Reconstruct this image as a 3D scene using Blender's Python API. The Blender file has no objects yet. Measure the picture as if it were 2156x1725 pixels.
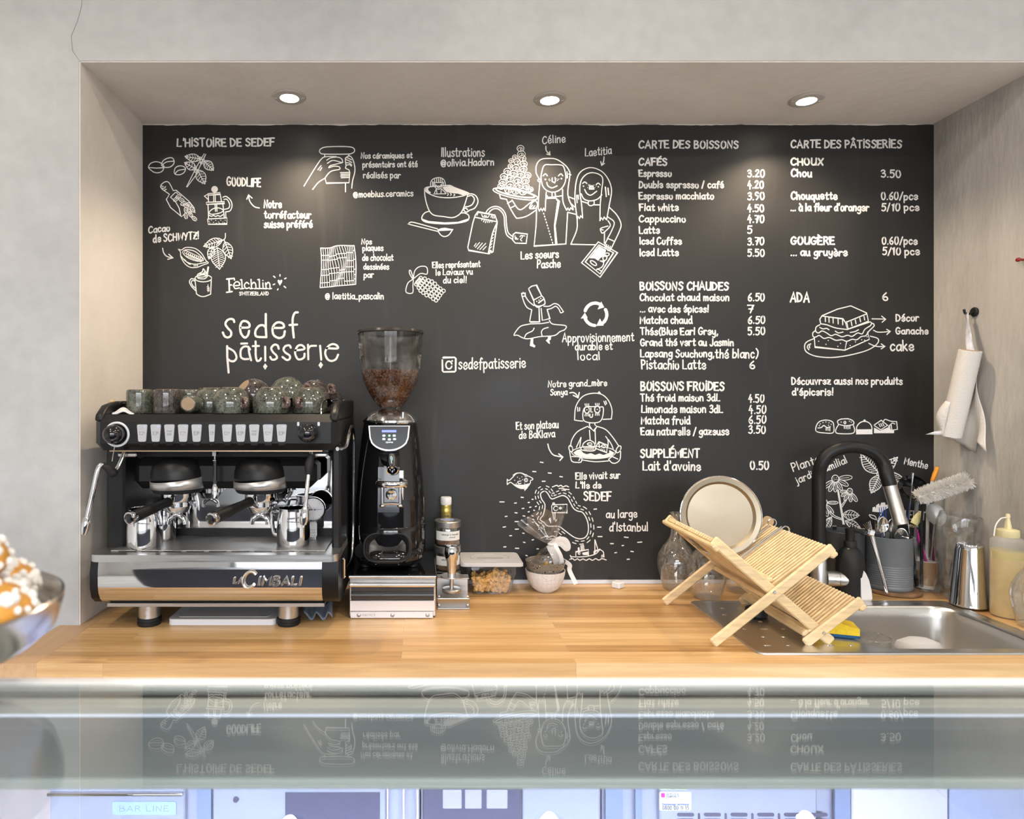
import bpy, math, random
from mathutils import Vector as V, Matrix
random.seed(7)
S = bpy.context.scene
COL = S.collection
# ---------------------------------------------------------------- camera, world, lights, exposure
F_PX, VX, VY, CAMZ, DB = 1391.0, 889.0, 840.0, 1.515, 2.2
CT = 0.90                      # height of the worktop
cd = bpy.data.cameras.new('camera'); cam = bpy.data.objects.new('camera', cd); COL.objects.link(cam)
cam.location = (0, 0, CAMZ); cam.rotation_euler = (math.radians(90), 0, 0)
cd.sensor_width = 36; cd.sensor_fit = 'HORIZONTAL'; cd.lens = 36 * F_PX / 2156
cd.shift_x = (1078 - VX) / 2156; cd.shift_y = -(862.5 - VY) / 2156
cd.clip_start = 0.02
cd.dof.use_dof = True; cd.dof.focus_distance = 1.95; cd.dof.aperture_fstop = 7.5
S.camera = cam
S.view_settings.view_transform = 'Standard'; S.view_settings.look = 'None'
S.view_settings.gamma = 1; S.view_settings.use_curve_mapping = False
S.view_settings.exposure = 0.24
S.cycles.use_denoising = True
S.cycles.max_bounces = 10; S.cycles.transparent_max_bounces = 24; S.cycles.sample_clamp_indirect = 4.0
W = bpy.data.worlds.new('World'); S.world = W; W.use_nodes = True
wn = W.node_tree; bg = wn.nodes['Background']
_tc = wn.nodes.new('ShaderNodeTexCoord'); _sx = wn.nodes.new('ShaderNodeSeparateXYZ'); _rp = wn.nodes.new('ShaderNodeValToRGB')
wn.links.new(_tc.outputs['Generated'], _sx.inputs[0]); wn.links.new(_sx.outputs['Z'], _rp.inputs[0]); wn.links.new(_rp.outputs[0], bg.inputs['Color'])
_e = _rp.color_ramp.elements; _e[0].position = 0.0; _e[0].color = (.16, .16, .16, 1); _e[1].position = .16; _e[1].color = (.92, .96, 1.0, 1); _k = _e.new(.03); _k.color = (.32, .33, .35, 1)
bg.inputs['Strength'].default_value = 11.0          # sky over the street outside the shop window

def light(name, kind, loc, energy, color, rot=(0, 0, 0), **kw):
    l = bpy.data.lights.new(name, kind); l.energy = energy; l.color = color
    for k, v in kw.items(): setattr(l, k, v)
    o = bpy.data.objects.new(name, l); COL.objects.link(o); o.location = loc; o.rotation_euler = rot
    return o
R = math.radians
# daylight through the shop window behind the camera (sky portal), ceiling luminaires of the shop
_pt = light('daylight', 'AREA', (0.3, -3.40, 1.55), 1, (1, 1, 1), (R(90), 0, 0), shape='RECTANGLE', size=4.5, size_y=2.3)
_pt.data.cycles.is_portal = True
for lx, ly in ((-1.3, -0.6), (0.6, -0.6), (2.4, -0.6), (-1.3, 0.75), (0.6, 0.75), (2.4, 0.75)):
    light('shop_lamp', 'AREA', (lx, ly, 3.08), 9.0, (1.0, 0.89, 0.77), (0, 0, 0), shape='DISK', size=0.16)
for lx, ly, tx_, tz_, en in ((1.5, -.25, -.75, 1.25, 26), (-.55, -.25, 1.45, 1.25, 28), (-1.2, -.2, -.5, 1.2, 16)):     # unseen fill spots added to brighten the niche; right-hand one read from cheek shadows
    _l = light('fill_spot', 'SPOT', (lx, ly, 2.98), en, (1.0, .90, .78), spot_size=R(62), spot_blend=.9, shadow_soft_size=.04)
    _l.rotation_euler = (V((tx_, 2.0, tz_)) - V((lx, ly, 2.98))).to_track_quat('-Z', 'Y').to_euler()
SPOTS = ((-0.402, 2.0), (0.389, 2.015), (1.175, 2.02))
for lx, ly in SPOTS:
    light('niche_lamp', 'SPOT', (lx, ly, 2.424), 48, (1.0, 0.80, 0.58), (0, 0, 0), spot_size=R(132), spot_blend=0.85, shadow_soft_size=0.022)

# ---------------------------------------------------------------- helpers
def P(px, py, d):              # point of the place seen at a pixel of the photograph, d metres from the lens
    return V(((px - VX) * d / F_PX, d, CAMZ - (py - VY) * d / F_PX))
def dep(py): return (CAMZ - CT) * F_PX / (py - VY)      # distance of a point of the worktop
ORG = {}
class M:
    def __init__(s): s.v = []; s.f = []
    def add(s, vs, fs):
        n = len(s.v); s.v += [V(p) for p in vs]; s.f += [tuple(i + n for i in f) for f in fs]; return s
    def box(s, c, size, rot=None, bev=0.0):
        c = V(c); hx, hy, hz = [max(1e-5, x / 2) for x in size]; b = min(bev, hx * .98, hy * .98, hz * .98)
        m = rot.to_3x3() if rot is not None else Matrix.Identity(3)
        if b <= 0:
            vs = [(x, y, z) for z in (-hz, hz) for y in (-hy, hy) for x in (-hx, hx)]
            fs = [(0, 2, 3, 1), (4, 5, 7, 6), (0, 1, 5, 4), (2, 6, 7, 3), (0, 4, 6, 2), (1, 3, 7, 5)]
        else:
            vs = []; idx = {}
            for sx in (-1, 1):
                for sy in (-1, 1):
                    for sz in (-1, 1):
                        for ax in range(3):
                            p = [sx * (hx - b), sy * (hy - b), sz * (hz - b)]
                            p[ax] = (sx * hx, sy * hy, sz * hz)[ax]
                            idx[sx, sy, sz, ax] = len(vs); vs.append(p)
            fs = []
            for ax in range(3):
                o = [a for a in range(3) if a != ax]
                for sg in (-1, 1):
                    q = []
                    for a, b2 in ((-1, -1), (1, -1), (1, 1), (-1, 1)):
                        k = [0, 0, 0]; k[ax] = sg; k[o[0]] = a; k[o[1]] = b2; q.append(idx[k[0], k[1], k[2], ax])
                    fs.append(q)
            for ax in range(3):
                o = [a for a in range(3) if a != ax]
                for a in (-1, 1):
                    for b2 in (-1, 1):
                        q = []
                        for sg, face in ((-1, o[0]), (1, o[0]), (1, o[1]), (-1, o[1])):
                            k = [0, 0, 0]; k[ax] = sg; k[o[0]] = a; k[o[1]] = b2; q.append(idx[k[0], k[1], k[2], face])
                        fs.append(q)
            for sx in (-1, 1):
                for sy in (-1, 1):
                    for sz in (-1, 1): fs.append([idx[sx, sy, sz, a] for a in range(3)])
        s.add([c + m @ V(p) for p in vs], fs); return s
    def quad(s, *p): return s.add(p, [tuple(range(len(p)))])
    def lathe(s, prof, c=(0, 0, 0), n=32, ax=(0, 0, 1), a0=0, a1=360, sx=1, sy=1):
        c = V(c); q = V((0, 0, 1)).rotation_difference(V(ax).normalized()).to_matrix()
        full = abs(a1 - a0) >= 360; k = n if full else n + 1; vs = []
        for r, h in prof:
            for i in range(k):
                t = R(a0 + (a1 - a0) * i / n); vs.append(c + q @ V((r * math.cos(t) * sx, r * math.sin(t) * sy, h)))
        fs = []
        for j in range(len(prof) - 1):
            for i in range(n):
                i2 = (i + 1) % k; fs.append((j * k + i, j * k + i2, (j + 1) * k + i2, (j + 1) * k + i))
        if full:
            if prof[0][0] > 1e-6: fs.append(tuple(range(k))[::-1])
            if prof[-1][0] > 1e-6: fs.append(tuple((len(prof) - 1) * k + i for i in range(k)))
        return s.add(vs, fs)
    def cyl(s, p0, p1, r0, r1=None, n=20):
        p0, p1 = V(p0), V(p1); r1 = r0 if r1 is None else r1
        return s.lathe([(r0, 0), (r1, (p1 - p0).length)], p0, n, p1 - p0)
    def tube(s, pts, r, n=10, closed=False, flat=1.0, up=None):
        pts = [V(p) for p in pts]; N = len(pts); vs = []; prev = None
        rr = r if isinstance(r, (list, tuple)) else [r] * N
        for i, p in enumerate(pts):
            a = pts[(i - 1) % N] if (closed or i > 0) else p; b = pts[(i + 1) % N] if (closed or i < N - 1) else p
            t = (b - a).normalized()
            if prev is None:
                u = V(up) if up else (V((0, 0, 1)) if abs(t.z) < .9 else V((1, 0, 0)))
            else: u = prev
            u = (u - t * u.dot(t))
            if u.length < 1e-6: u = t.orthogonal()
            u.normalize(); prev = u; w = t.cross(u)
            for k in range(n):
                g = 2 * math.pi * k / n; vs.append(p + rr[i] * (u * math.cos(g) * flat + w * math.sin(g)))
        fs = []
        for i in range(N if closed else N - 1):
            j = (i + 1) % N
            for k in range(n): fs.append((i * n + k, i * n + (k + 1) % n, j * n + (k + 1) % n, j * n + k))
        if not closed: fs += [tuple(range(n))[::-1], tuple((N - 1) * n + k for k in range(n))]
        return s.add(vs, fs)
    def ball(s, c, r, n=14, m=8, rot=None):
        c = V(c); r = (r, r, r) if not isinstance(r, (tuple, list)) else r
        q = rot.to_3x3() if rot is not None else Matrix.Identity(3)
        vs = [c + q @ V((0, 0, -r[2]))]
        for j in range(1, m):
            f = math.pi * (j / m - .5)
            for i in range(n):
                t = 2 * math.pi * i / n; vs.append(c + q @ V((r[0] * math.cos(f) * math.cos(t), r[1] * math.cos(f) * math.sin(t), r[2] * math.sin(f))))
        vs.append(c + q @ V((0, 0, r[2]))); L = len(vs) - 1; fs = []
        for i in range(n): fs.append((0, 1 + (i + 1) % n, 1 + i)); fs.append((L, 1 + (m - 2) * n + i, 1 + (m - 2) * n + (i + 1) % n))
        for j in range(m - 2):
            for i in range(n): fs.append((1 + j * n + i, 1 + j * n + (i + 1) % n, 1 + (j + 1) * n + (i + 1) % n, 1 + (j + 1) * n + i))
        return s.add(vs, fs)
    def prism(s, poly, h, mat):  # poly in local xy, extruded from 0 to h along local z, mat = 4x4
        n = len(poly); vs = [mat @ V((x, y, z)) for z in (0, h) for x, y in poly]
        fs = [tuple(range(n))[::-1], tuple(range(n, 2 * n))] + [(i, (i + 1) % n, n + (i + 1) % n, n + i) for i in range(n)]
        return s.add(vs, fs)
    def grid(s, fn, nu, nv, thick=0.0):
        vs = [V(fn(i / nu, j / nv)) for j in range(nv + 1) for i in range(nu + 1)]
        fs = [(j * (nu + 1) + i, j * (nu + 1) + i + 1, (j + 1) * (nu + 1) + i + 1, (j + 1) * (nu + 1) + i) for j in range(nv) for i in range(nu)]
        return s.add(vs, fs)
    def build(s, name, mat, parent=None, label=None, origin=None, smooth=True, sharp=35, solid=0):
        me = bpy.data.meshes.new(name)
        o = bpy.data.objects.new(name, me); COL.objects.link(o)
        if parent is not None: org = ORG[parent.name]; o.parent = parent
        else: org = V(origin) if origin is not None else V((0, 0, 0)); o.location = org
        ORG[o.name] = org
        me.from_pydata([tuple(p - org) for p in s.v], [], s.f); me.validate(); me.update()
        if mat: me.materials.append(mat)
        if smooth:
            me.shade_smooth(); me.set_sharp_from_angle(angle=R(sharp))
        if label: o['label'] = label
        if solid:
            md = o.modifiers.new('solid', 'SOLIDIFY'); md.thickness = solid; md.offset = 0
        return o
def tag(o, label=None, cat=None, group=None, kind=None):
    if label: o['label'] = label
    if cat: o['category'] = cat
    if group: o['group'] = group
    if kind: o['kind'] = kind
    return o
def thing(name, label, cat, loc=(0, 0, 0), group=None):
    o = bpy.data.objects.new(name, None); COL.objects.link(o); o.location = loc; o.empty_display_size = .05
    ORG[o.name] = V(loc); return tag(o, label, cat, group)
def struct(name, m, mat, parent=None):
    o = m.build(name, mat, parent, smooth=False)
    if parent is None: o['kind'] = 'structure'
    return o
def dup(root, label, loc, rot=None, group=None, scale=None):
    r = root.copy(); COL.objects.link(r); r.location = loc; ORG[r.name] = V(loc)
    if rot is not None: r.rotation_euler = rot
    if scale is not None: r.scale = (scale,) * 3 if not isinstance(scale, (tuple, list)) else scale
    r['label'] = label
    if group: r['group'] = group
    for ch in list(root.children):
        c = ch.copy(); COL.objects.link(c); c.parent = r
        for g in list(ch.children):
            d = g.copy(); COL.objects.link(d); d.parent = c
    return r
def cr(pts, k=6, closed=False):     # Catmull-Rom through points
    pts = [V(p) for p in pts]; n = len(pts); out = []
    if n < 3: return pts
    for i in range(n if closed else n - 1):
        p1, p2 = pts[i], pts[(i + 1) % n]
        p0 = pts[(i - 1) % n] if (closed or i > 0) else p1 * 2 - p2
        p3 = pts[(i + 2) % n] if (closed or i < n - 2) else p2 * 2 - p1
        for j in range(k):
            t = j / k
            out.append(.5 * ((2 * p1) + (p2 - p0) * t + (2 * p0 - 5 * p1 + 4 * p2 - p3) * t * t + (3 * p1 - p0 - 3 * p2 + p3) * t ** 3))
    if not closed: out.append(pts[-1])
    return out
def rotm(x=0, y=0, z=0): return Matrix.Rotation(R(z), 4, 'Z') @ Matrix.Rotation(R(y), 4, 'Y') @ Matrix.Rotation(R(x), 4, 'X')
def rrect(w, h, r, n=5):
    out = []
    for cx, cy, a in ((w / 2 - r, h / 2 - r, 0), (-w / 2 + r, h / 2 - r, 90), (-w / 2 + r, -h / 2 + r, 180), (w / 2 - r, -h / 2 + r, 270)):
        for i in range(n + 1):
            t = R(a + 90 * i / n); out.append((cx + r * math.cos(t), cy + r * math.sin(t)))
    return out
# ---------------------------------------------------------------- materials
MT = {}
def mat(name, col, rough=.5, metal=0, var=0, vscale=8, bump=0, bscale=60, emit=None, estr=0, trans=0, alpha=1, coat=0, ior=1.45, stretch=(1, 1, 1), spec=None, rvar=0, detail=5):
    m = bpy.data.materials.new(name); m.use_nodes = True; t = m.node_tree; N = t.nodes; b = N['Principled BSDF']
    b.inputs['Base Color'].default_value = (*col, 1); b.inputs['Roughness'].default_value = rough; b.inputs['Metallic'].default_value = metal
    b.inputs['IOR'].default_value = ior; b.inputs['Alpha'].default_value = alpha
    b.inputs['Transmission Weight'].default_value = trans; b.inputs['Coat Weight'].default_value = coat
    if spec is not None: b.inputs['Specular IOR Level'].default_value = spec
    if emit: b.inputs['Emission Color'].default_value = (*emit, 1); b.inputs['Emission Strength'].default_value = estr
    if var or bump or rvar:
        tc = N.new('ShaderNodeTexCoord'); mp = N.new('ShaderNodeMapping'); mp.inputs['Scale'].default_value = stretch
        t.links.new(tc.outputs['Object'], mp.inputs['Vector'])
    if var or rvar:
        nz = N.new('ShaderNodeTexNoise'); nz.inputs['Scale'].default_value = vscale; nz.inputs['Detail'].default_value = detail; nz.inputs['Roughness'].default_value = .6
        t.links.new(mp.outputs[0], nz.inputs['Vector'])
    if var:
        rp = N.new('ShaderNodeValToRGB'); rp.color_ramp.elements[0].position = .3; rp.color_ramp.elements[1].position = .7
        rp.color_ramp.elements[0].color = (*[c * (1 - var) for c in col], 1); rp.color_ramp.elements[1].color = (*[min(1, c * (1 + var)) for c in col], 1)
        t.links.new(nz.outputs['Fac'], rp.inputs['Fac']); t.links.new(rp.outputs[0], b.inputs['Base Color'])
    if rvar:
        mr = N.new('ShaderNodeMapRange'); mr.inputs['From Min'].default_value = .3; mr.inputs['From Max'].default_value = .7
        mr.inputs['To Min'].default_value = max(0, rough - rvar); mr.inputs['To Max'].default_value = rough + rvar
        t.links.new(nz.outputs['Fac'], mr.inputs['Value']); t.links.new(mr.outputs[0], b.inputs['Roughness'])
    if bump:
        n2 = N.new('ShaderNodeTexNoise'); n2.inputs['Scale'].default_value = bscale; n2.inputs['Detail'].default_value = 4
        bp = N.new('ShaderNodeBump'); bp.inputs['Strength'].default_value = bump; bp.inputs['Distance'].default_value = .01
        t.links.new(mp.outputs[0], n2.inputs['Vector']); t.links.new(n2.outputs['Fac'], bp.inputs['Height']); t.links.new(bp.outputs[0], b.inputs['Normal'])
    MT[name] = m; return m
def thin_glass(name, tint=(1, 1, 1), gloss=.0, frost=0.0, frostcol=(.8, .8, .8), scale=30, ior=1.5, power=4.0):
    """clear sheet glass: transparency with a Fresnel mirror on top, and a water-stained film where frost > 0"""
    m = bpy.data.materials.new(name); m.use_nodes = True; t = m.node_tree; N = t.nodes; N.remove(N['Principled BSDF']); out = N['Material Output']
    tr = N.new('ShaderNodeBsdfTransparent'); tr.inputs[0].default_value = (*tint, 1)
    gl = N.new('ShaderNodeBsdfGlossy'); gl.inputs['Roughness'].default_value = gloss
    lw = N.new('ShaderNodeLayerWeight'); pw = N.new('ShaderNodeMath'); pw.operation = 'POWER'; pw.inputs[1].default_value = power; t.links.new(lw.outputs['Facing'], pw.inputs[0])
    fr = N.new('ShaderNodeMapRange'); f0 = ((ior - 1) / (ior + 1)) ** 2; fr.inputs['To Min'].default_value = f0; fr.inputs['To Max'].default_value = .85; t.links.new(pw.outputs[0], fr.inputs[0])
    mx = N.new('ShaderNodeMixShader'); t.links.new(fr.outputs[0], mx.inputs[0]); t.links.new(tr.outputs[0], mx.inputs[1]); t.links.new(gl.outputs[0], mx.inputs[2])
    last = mx
    if frost:
        df = N.new('ShaderNodeBsdfDiffuse'); df.inputs[0].default_value = (*frostcol, 1)
        tc = N.new('ShaderNodeTexCoord'); nz = N.new('ShaderNodeTexNoise'); nz.inputs['Scale'].default_value = scale; nz.inputs['Detail'].default_value = 8; nz.inputs['Roughness'].default_value = .75
        mr = N.new('ShaderNodeMapRange'); mr.inputs['From Min'].default_value = .47; mr.inputs['From Max'].default_value = .72; mr.inputs['To Max'].default_value = frost * 4
        t.links.new(tc.outputs['Object'], nz.inputs[0]); t.links.new(nz.outputs['Fac'], mr.inputs[0])
        m2 = N.new('ShaderNodeMixShader'); t.links.new(mr.outputs[0], m2.inputs[0]); t.links.new(mx.outputs[0], m2.inputs[1]); t.links.new(df.outputs[0], m2.inputs[2]); last = m2
    t.links.new(last.outputs[0], out.inputs['Surface']); MT[name] = m; return m
# ---------------------------------------------------------------- setting materials
def plaster(name, c0, c1, c2, scale=1.2, streak=(1, 1, 1), bump=.15):
    m = bpy.data.materials.new(name); m.use_nodes = True; t = m.node_tree; N = t.nodes; b = N['Principled BSDF']; L = t.links.new
    b.inputs['Roughness'].default_value = .75; b.inputs['Specular IOR Level'].default_value = .25
    tc = N.new('ShaderNodeTexCoord'); mp = N.new('ShaderNodeMapping'); mp.inputs['Scale'].default_value = streak; L(tc.outputs['Object'], mp.inputs[0])
    n1 = N.new('ShaderNodeTexNoise'); n1.inputs['Scale'].default_value = scale; n1.inputs['Detail'].default_value = 9; n1.inputs['Roughness'].default_value = .62; n1.inputs['Distortion'].default_value = .6
    L(mp.outputs[0], n1.inputs[0])
    rp = N.new('ShaderNodeValToRGB'); e = rp.color_ramp.elements; e[0].position = .3; e[1].position = .72; e[0].color = (*c0, 1); e[1].color = (*c2, 1)
    k = e.new(.5); k.color = (*c1, 1); L(n1.outputs['Fac'], rp.inputs[0])
    n2 = N.new('ShaderNodeTexNoise'); n2.inputs['Scale'].default_value = scale * 14; n2.inputs['Detail'].default_value = 6; L(mp.outputs[0], n2.inputs[0])
    mx = N.new('ShaderNodeMixRGB'); mx.blend_type = 'OVERLAY'; mx.inputs[0].default_value = .12; L(rp.outputs[0], mx.inputs[1]); L(n2.outputs['Fac'], mx.inputs[2])
    L(mx.outputs[0], b.inputs['Base Color'])
    bp = N.new('ShaderNodeBump'); bp.inputs['Strength'].default_value = bump; bp.inputs['Distance'].default_value = .01; L(n2.outputs['Fac'], bp.inputs['Height']); L(bp.outputs[0], b.inputs['Normal'])
    MT[name] = m; return m
plaster('plaster_wall', (.418, .418, .416), (.487, .487, .486), (.548, .548, .546), 1.6)
plaster('plaster_reveal_lit', (.73, .67, .60), (.80, .745, .675), (.85, .80, .73), 2.2, (1, 1, .6))  # cheek and soffit plaster lightened to stand in for missing bounce light
plaster('plaster_concrete', (.34, .325, .30), (.45, .43, .40), (.54, .52, .485), 2.6, (1, 1.6, .45), .25)
mat('floor_grey', (.50, .48, .45), .6, var=.15, vscale=3)
mat('room_white', (.70, .69, .67), .8)
def board_mat():
    m = bpy.data.materials.new('chalkboard_paint'); m.use_nodes = True; t = m.node_tree; N = t.nodes; b = N['Principled BSDF']; L = t.links.new
    tc = N.new('ShaderNodeTexCoord')
    n1 = N.new('ShaderNodeTexNoise'); n1.inputs['Scale'].default_value = 2.2; n1.inputs['Detail'].default_value = 7; n1.inputs['Roughness'].default_value = .6; L(tc.outputs['Object'], n1.inputs[0])
    mp = N.new('ShaderNodeMapping'); mp.inputs['Scale'].default_value = (9, 1, 1.3); mp.inputs['Location'].default_value = (.3, 0, .2); L(tc.outputs['Object'], mp.inputs[0])
    n2 = N.new('ShaderNodeTexNoise'); n2.inputs['Scale'].default_value = 2.0; n2.inputs['Detail'].default_value = 5; L(mp.outputs[0], n2.inputs[0])
    rp = N.new('ShaderNodeValToRGB'); e = rp.color_ramp.elements; e[0].position = .3; e[1].position = .75; e[0].color = (.0085, .0085, .009, 1); e[1].color = (.0165, .016, .0155, 1); L(n1.outputs['Fac'], rp.inputs[0])
    r2 = N.new('ShaderNodeValToRGB'); e = r2.color_ramp.elements; e[0].position = .60; e[1].position = .74; e[0].color = (0, 0, 0, 1); e[1].color = (1, 1, 1, 1); L(n2.outputs['Fac'], r2.inputs[0])
    mx = N.new('ShaderNodeMixRGB'); mx.blend_type = 'ADD'; mx.inputs[2].default_value = (.011, .0105, .0095, 1); L(r2.outputs[0], mx.inputs[0]); L(rp.outputs[0], mx.inputs[1]); L(mx.outputs[0], b.inputs['Base Color'])
    mr = N.new('ShaderNodeMapRange'); mr.inputs['From Min'].default_value = .3; mr.inputs['From Max'].default_value = .7; mr.inputs['To Min'].default_value = .42; mr.inputs['To Max'].default_value = .62; L(n1.outputs['Fac'], mr.inputs[0]); L(mr.outputs[0], b.inputs['Roughness'])
    n3 = N.new('ShaderNodeTexNoise'); n3.inputs['Scale'].default_value = 9; n3.inputs['Detail'].default_value = 8; L(tc.outputs['Object'], n3.inputs[0])
    bp = N.new('ShaderNodeBump'); bp.inputs['Strength'].default_value = .12; bp.inputs['Distance'].default_value = .01; L(n3.outputs['Fac'], bp.inputs['Height']); L(bp.outputs[0], b.inputs['Normal'])
    MT['board'] = m
board_mat()
def wood(name, c0, c1, c2, rough=.4, along='X', plank=(1.1, .042), grain=1.0):
    """solid staves: brick pattern for the staves, stretched noise for the grain"""
    m = bpy.data.materials.new(name); m.use_nodes = True; t = m.node_tree; N = t.nodes; b = N['Principled BSDF']; L = t.links.new
    b.inputs['Roughness'].default_value = rough
    tc = N.new('ShaderNodeTexCoord'); mp = N.new('ShaderNodeMapping'); L(tc.outputs['Object'], mp.inputs[0])
    if along == 'Y': mp.inputs['Rotation'].default_value = (0, 0, R(90))
    if along == 'Z': mp.inputs['Rotation'].default_value = (0, R(90), 0)
    br = N.new('ShaderNodeTexBrick'); br.inputs['Scale'].default_value = 1; br.inputs['Brick Width'].default_value = plank[0]; br.inputs['Row Height'].default_value = plank[1]
    br.inputs['Mortar Size'].default_value = .0006; br.inputs['Mortar'].default_value = (.32, .32, .32, 1); br.inputs['Color1'].default_value = (.25, .25, .25, 1); br.inputs['Color2'].default_value = (.8, .8, .8, 1); br.inputs['Bias'].default_value = 0; br.offset = .37; br.squash = 1
    L(mp.outputs[0], br.inputs[0])
    m2 = N.new('ShaderNodeMapping'); m2.inputs['Scale'].default_value = (2.2, 38, 38); L(mp.outputs[0], m2.inputs[0])
    ad = N.new('ShaderNodeVectorMath'); ad.operation = 'ADD'; L(m2.outputs[0], ad.inputs[0])
    sc = N.new('ShaderNodeVectorMath'); sc.operation = 'SCALE'; sc.inputs['Scale'].default_value = 30; L(br.outputs[0], sc.inputs[0]); L(sc.outputs[0], ad.inputs[1])
    nz = N.new('ShaderNodeTexNoise'); nz.inputs['Scale'].default_value = 1.4 * grain; nz.inputs['Detail'].default_value = 6; nz.inputs['Roughness'].default_value = .6; nz.inputs['Distortion'].default_value = .5; L(ad.outputs[0], nz.inputs[0])
    mx = N.new('ShaderNodeMixRGB'); mx.inputs[0].default_value = .52; L(br.outputs[0], mx.inputs[1]); L(nz.outputs['Fac'], mx.inputs[2])
    rp = N.new('ShaderNodeValToRGB'); e = rp.color_ramp.elements; e[0].position = .3; e[1].position = .72; e[0].color = (*c0, 1); e[1].color = (*c2, 1); k = e.new(.5); k.color = (*c1, 1)
    L(mx.outputs[0], rp.inputs[0]); L(rp.outputs[0], b.inputs['Base Color'])
    bp = N.new('ShaderNodeBump'); bp.inputs['Strength'].default_value = .05; bp.inputs['Distance'].default_value = .004; L(nz.outputs['Fac'], bp.inputs['Height']); L(bp.outputs[0], b.inputs['Normal'])
    MT[name] = m; return m
wood('worktop_wood', (.38, .20, .07), (.57, .335, .135), (.76, .51, .25), .33)
wood('worktop_end', (.40, .22, .095), (.52, .31, .15), (.60, .38, .20), .36, 'Y', (2, .07))
mat('steel_frame', (.62, .63, .65), .3, 1)
# ---------------------------------------------------------------- room shell
XL, XR = (299 - VX) * DB / F_PX, (1967 - VX) * DB / F_PX        # niche cheeks
DW = .816 * DB                                                   # face of the front wall
ZS = CAMZ + (VY - 259) * DB / F_PX                               # niche soffit
m = M()      # front wall with the niche opening
x0, x1, zt = -3.2, 3.6, 3.1
xs = [x0, XL, XR, x1]; th = .06
def wallbox(a, b, c, d): m.box(((a + b) / 2, DW + th / 2, (c + d) / 2), (b - a, th, d - c))
m.box(((x0 + XL) / 2, DW + .25, zt / 2), (XL - x0, .5, zt)); m.box(((XR + x1) / 2, DW + .25, zt / 2), (x1 - XR, .5, zt))
m.box(((XL + XR) / 2, DW + .25, (ZS + zt) / 2), (XR - XL, .5, zt - ZS))
WFR = struct('wall_front', m, MT['plaster_wall'])
M().tube([P(173, -20, DW - .0004), P(172, 12, DW - .0004), P(163, 45, DW - .0004), P(150, 76, DW - .0004), P(153, 108, DW - .0004), P(166, 126, DW - .0004)], .0006, 5).build('crack', mat('crack_dark', (.24, .23, .22), .9), WFR)
struct('wall_left', M().box((XL + .001, (DW + DB) / 2 + .001, ZS / 2), (.004, DB - DW - .002, ZS)), MT['plaster_reveal_lit'])
struct('wall_right', M().box((XR - .001, (DW + DB) / 2 + .001, ZS / 2), (.004, DB - DW - .002, ZS)), MT['plaster_concrete'])
so = struct('soffit', M().box(((XL + XR) / 2, (DW + DB) / 2 + .001, ZS - .001), (XR - XL - .004, DB - DW - .002, .004)), MT['plaster_reveal_lit'])
struct('wall_back', M().box(((XL + XR) / 2, DB + .03, ZS / 2), (XR - XL + .2, .056, ZS + .1)), MT['plaster_reveal_lit'])
struct('floor', M().box((.2, -.6, -.05), (7, 5.9, .1)), MT['floor_grey'])
struct('ceiling', M().box((.2, -.6, 3.15), (7, 5.9, .1)), MT['room_white'])
struct('wall_west', M().box((-3.25, -.8, 1.55), (.1, 5.2, 3.1)), MT['room_white'])
struct('wall_east', M().box((3.65, -.8, 1.55), (.1, 5.2, 3.1)), MT['room_white'])
m = M()
m.box((-2.6, -3.45, 1.55), (1.3, .1, 3.1)); m.box((3.1, -3.45, 1.55), (1.1, .1, 3.1)); m.box((.3, -3.45, .2), (4.5, .1, .4)); m.box((.3, -3.45, 2.9), (4.5, .1, .4))
struct('wall_rear', m, MT['room_white'])
wf = M()
for x in (-1.93, -.45, 1.05, 2.53): wf.box((x, -3.45, 1.55), (.06, .06, 2.3))
for z in (.42, 2.1, 2.68): wf.box((.3, -3.45, z), (4.5, .06, .05))
struct('window_1', wf, mat('window_frame_dark', (.05, .05, .055), .4))
# ---------------------------------------------------------------- chalkboard
bx0, bx1 = XL + .002, XR - .002
bz0, bz1 = CT + .012, ZS - .0045
random.seed(3)
top = []; n = 160
for i in range(n + 1):
    x = bx0 + (bx1 - bx0) * i / n
    top.append((x, bz1 - .0025 - .0022 * math.sin(i * .35) * random.random() - random.random() * .0016))
poly = [(bx0, bz0), (bx1, bz0)] + top[::-1]
m = M(); bm_m = Matrix(((1, 0, 0, 0), (0, 0, 1, DB - .002), (0, 1, 0, 0), (0, 0, 0, 1)))
m.prism(poly, .002, bm_m)
BOARD = m.build('chalkboard', MT['board'], origin=((bx0 + bx1) / 2, DB - .002, bz0), smooth=False)
tag(BOARD, 'black chalkboard wall covered in white handwritten menus and drawings', 'chalkboard')
# caulk strip at the foot of the board
struct('trim_1', M().box(((XL + XR) / 2, DB - .004, CT + .007), (XR - XL - .004, .006, .012)), mat('sealant', (.62, .64, .70), .35))
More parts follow.
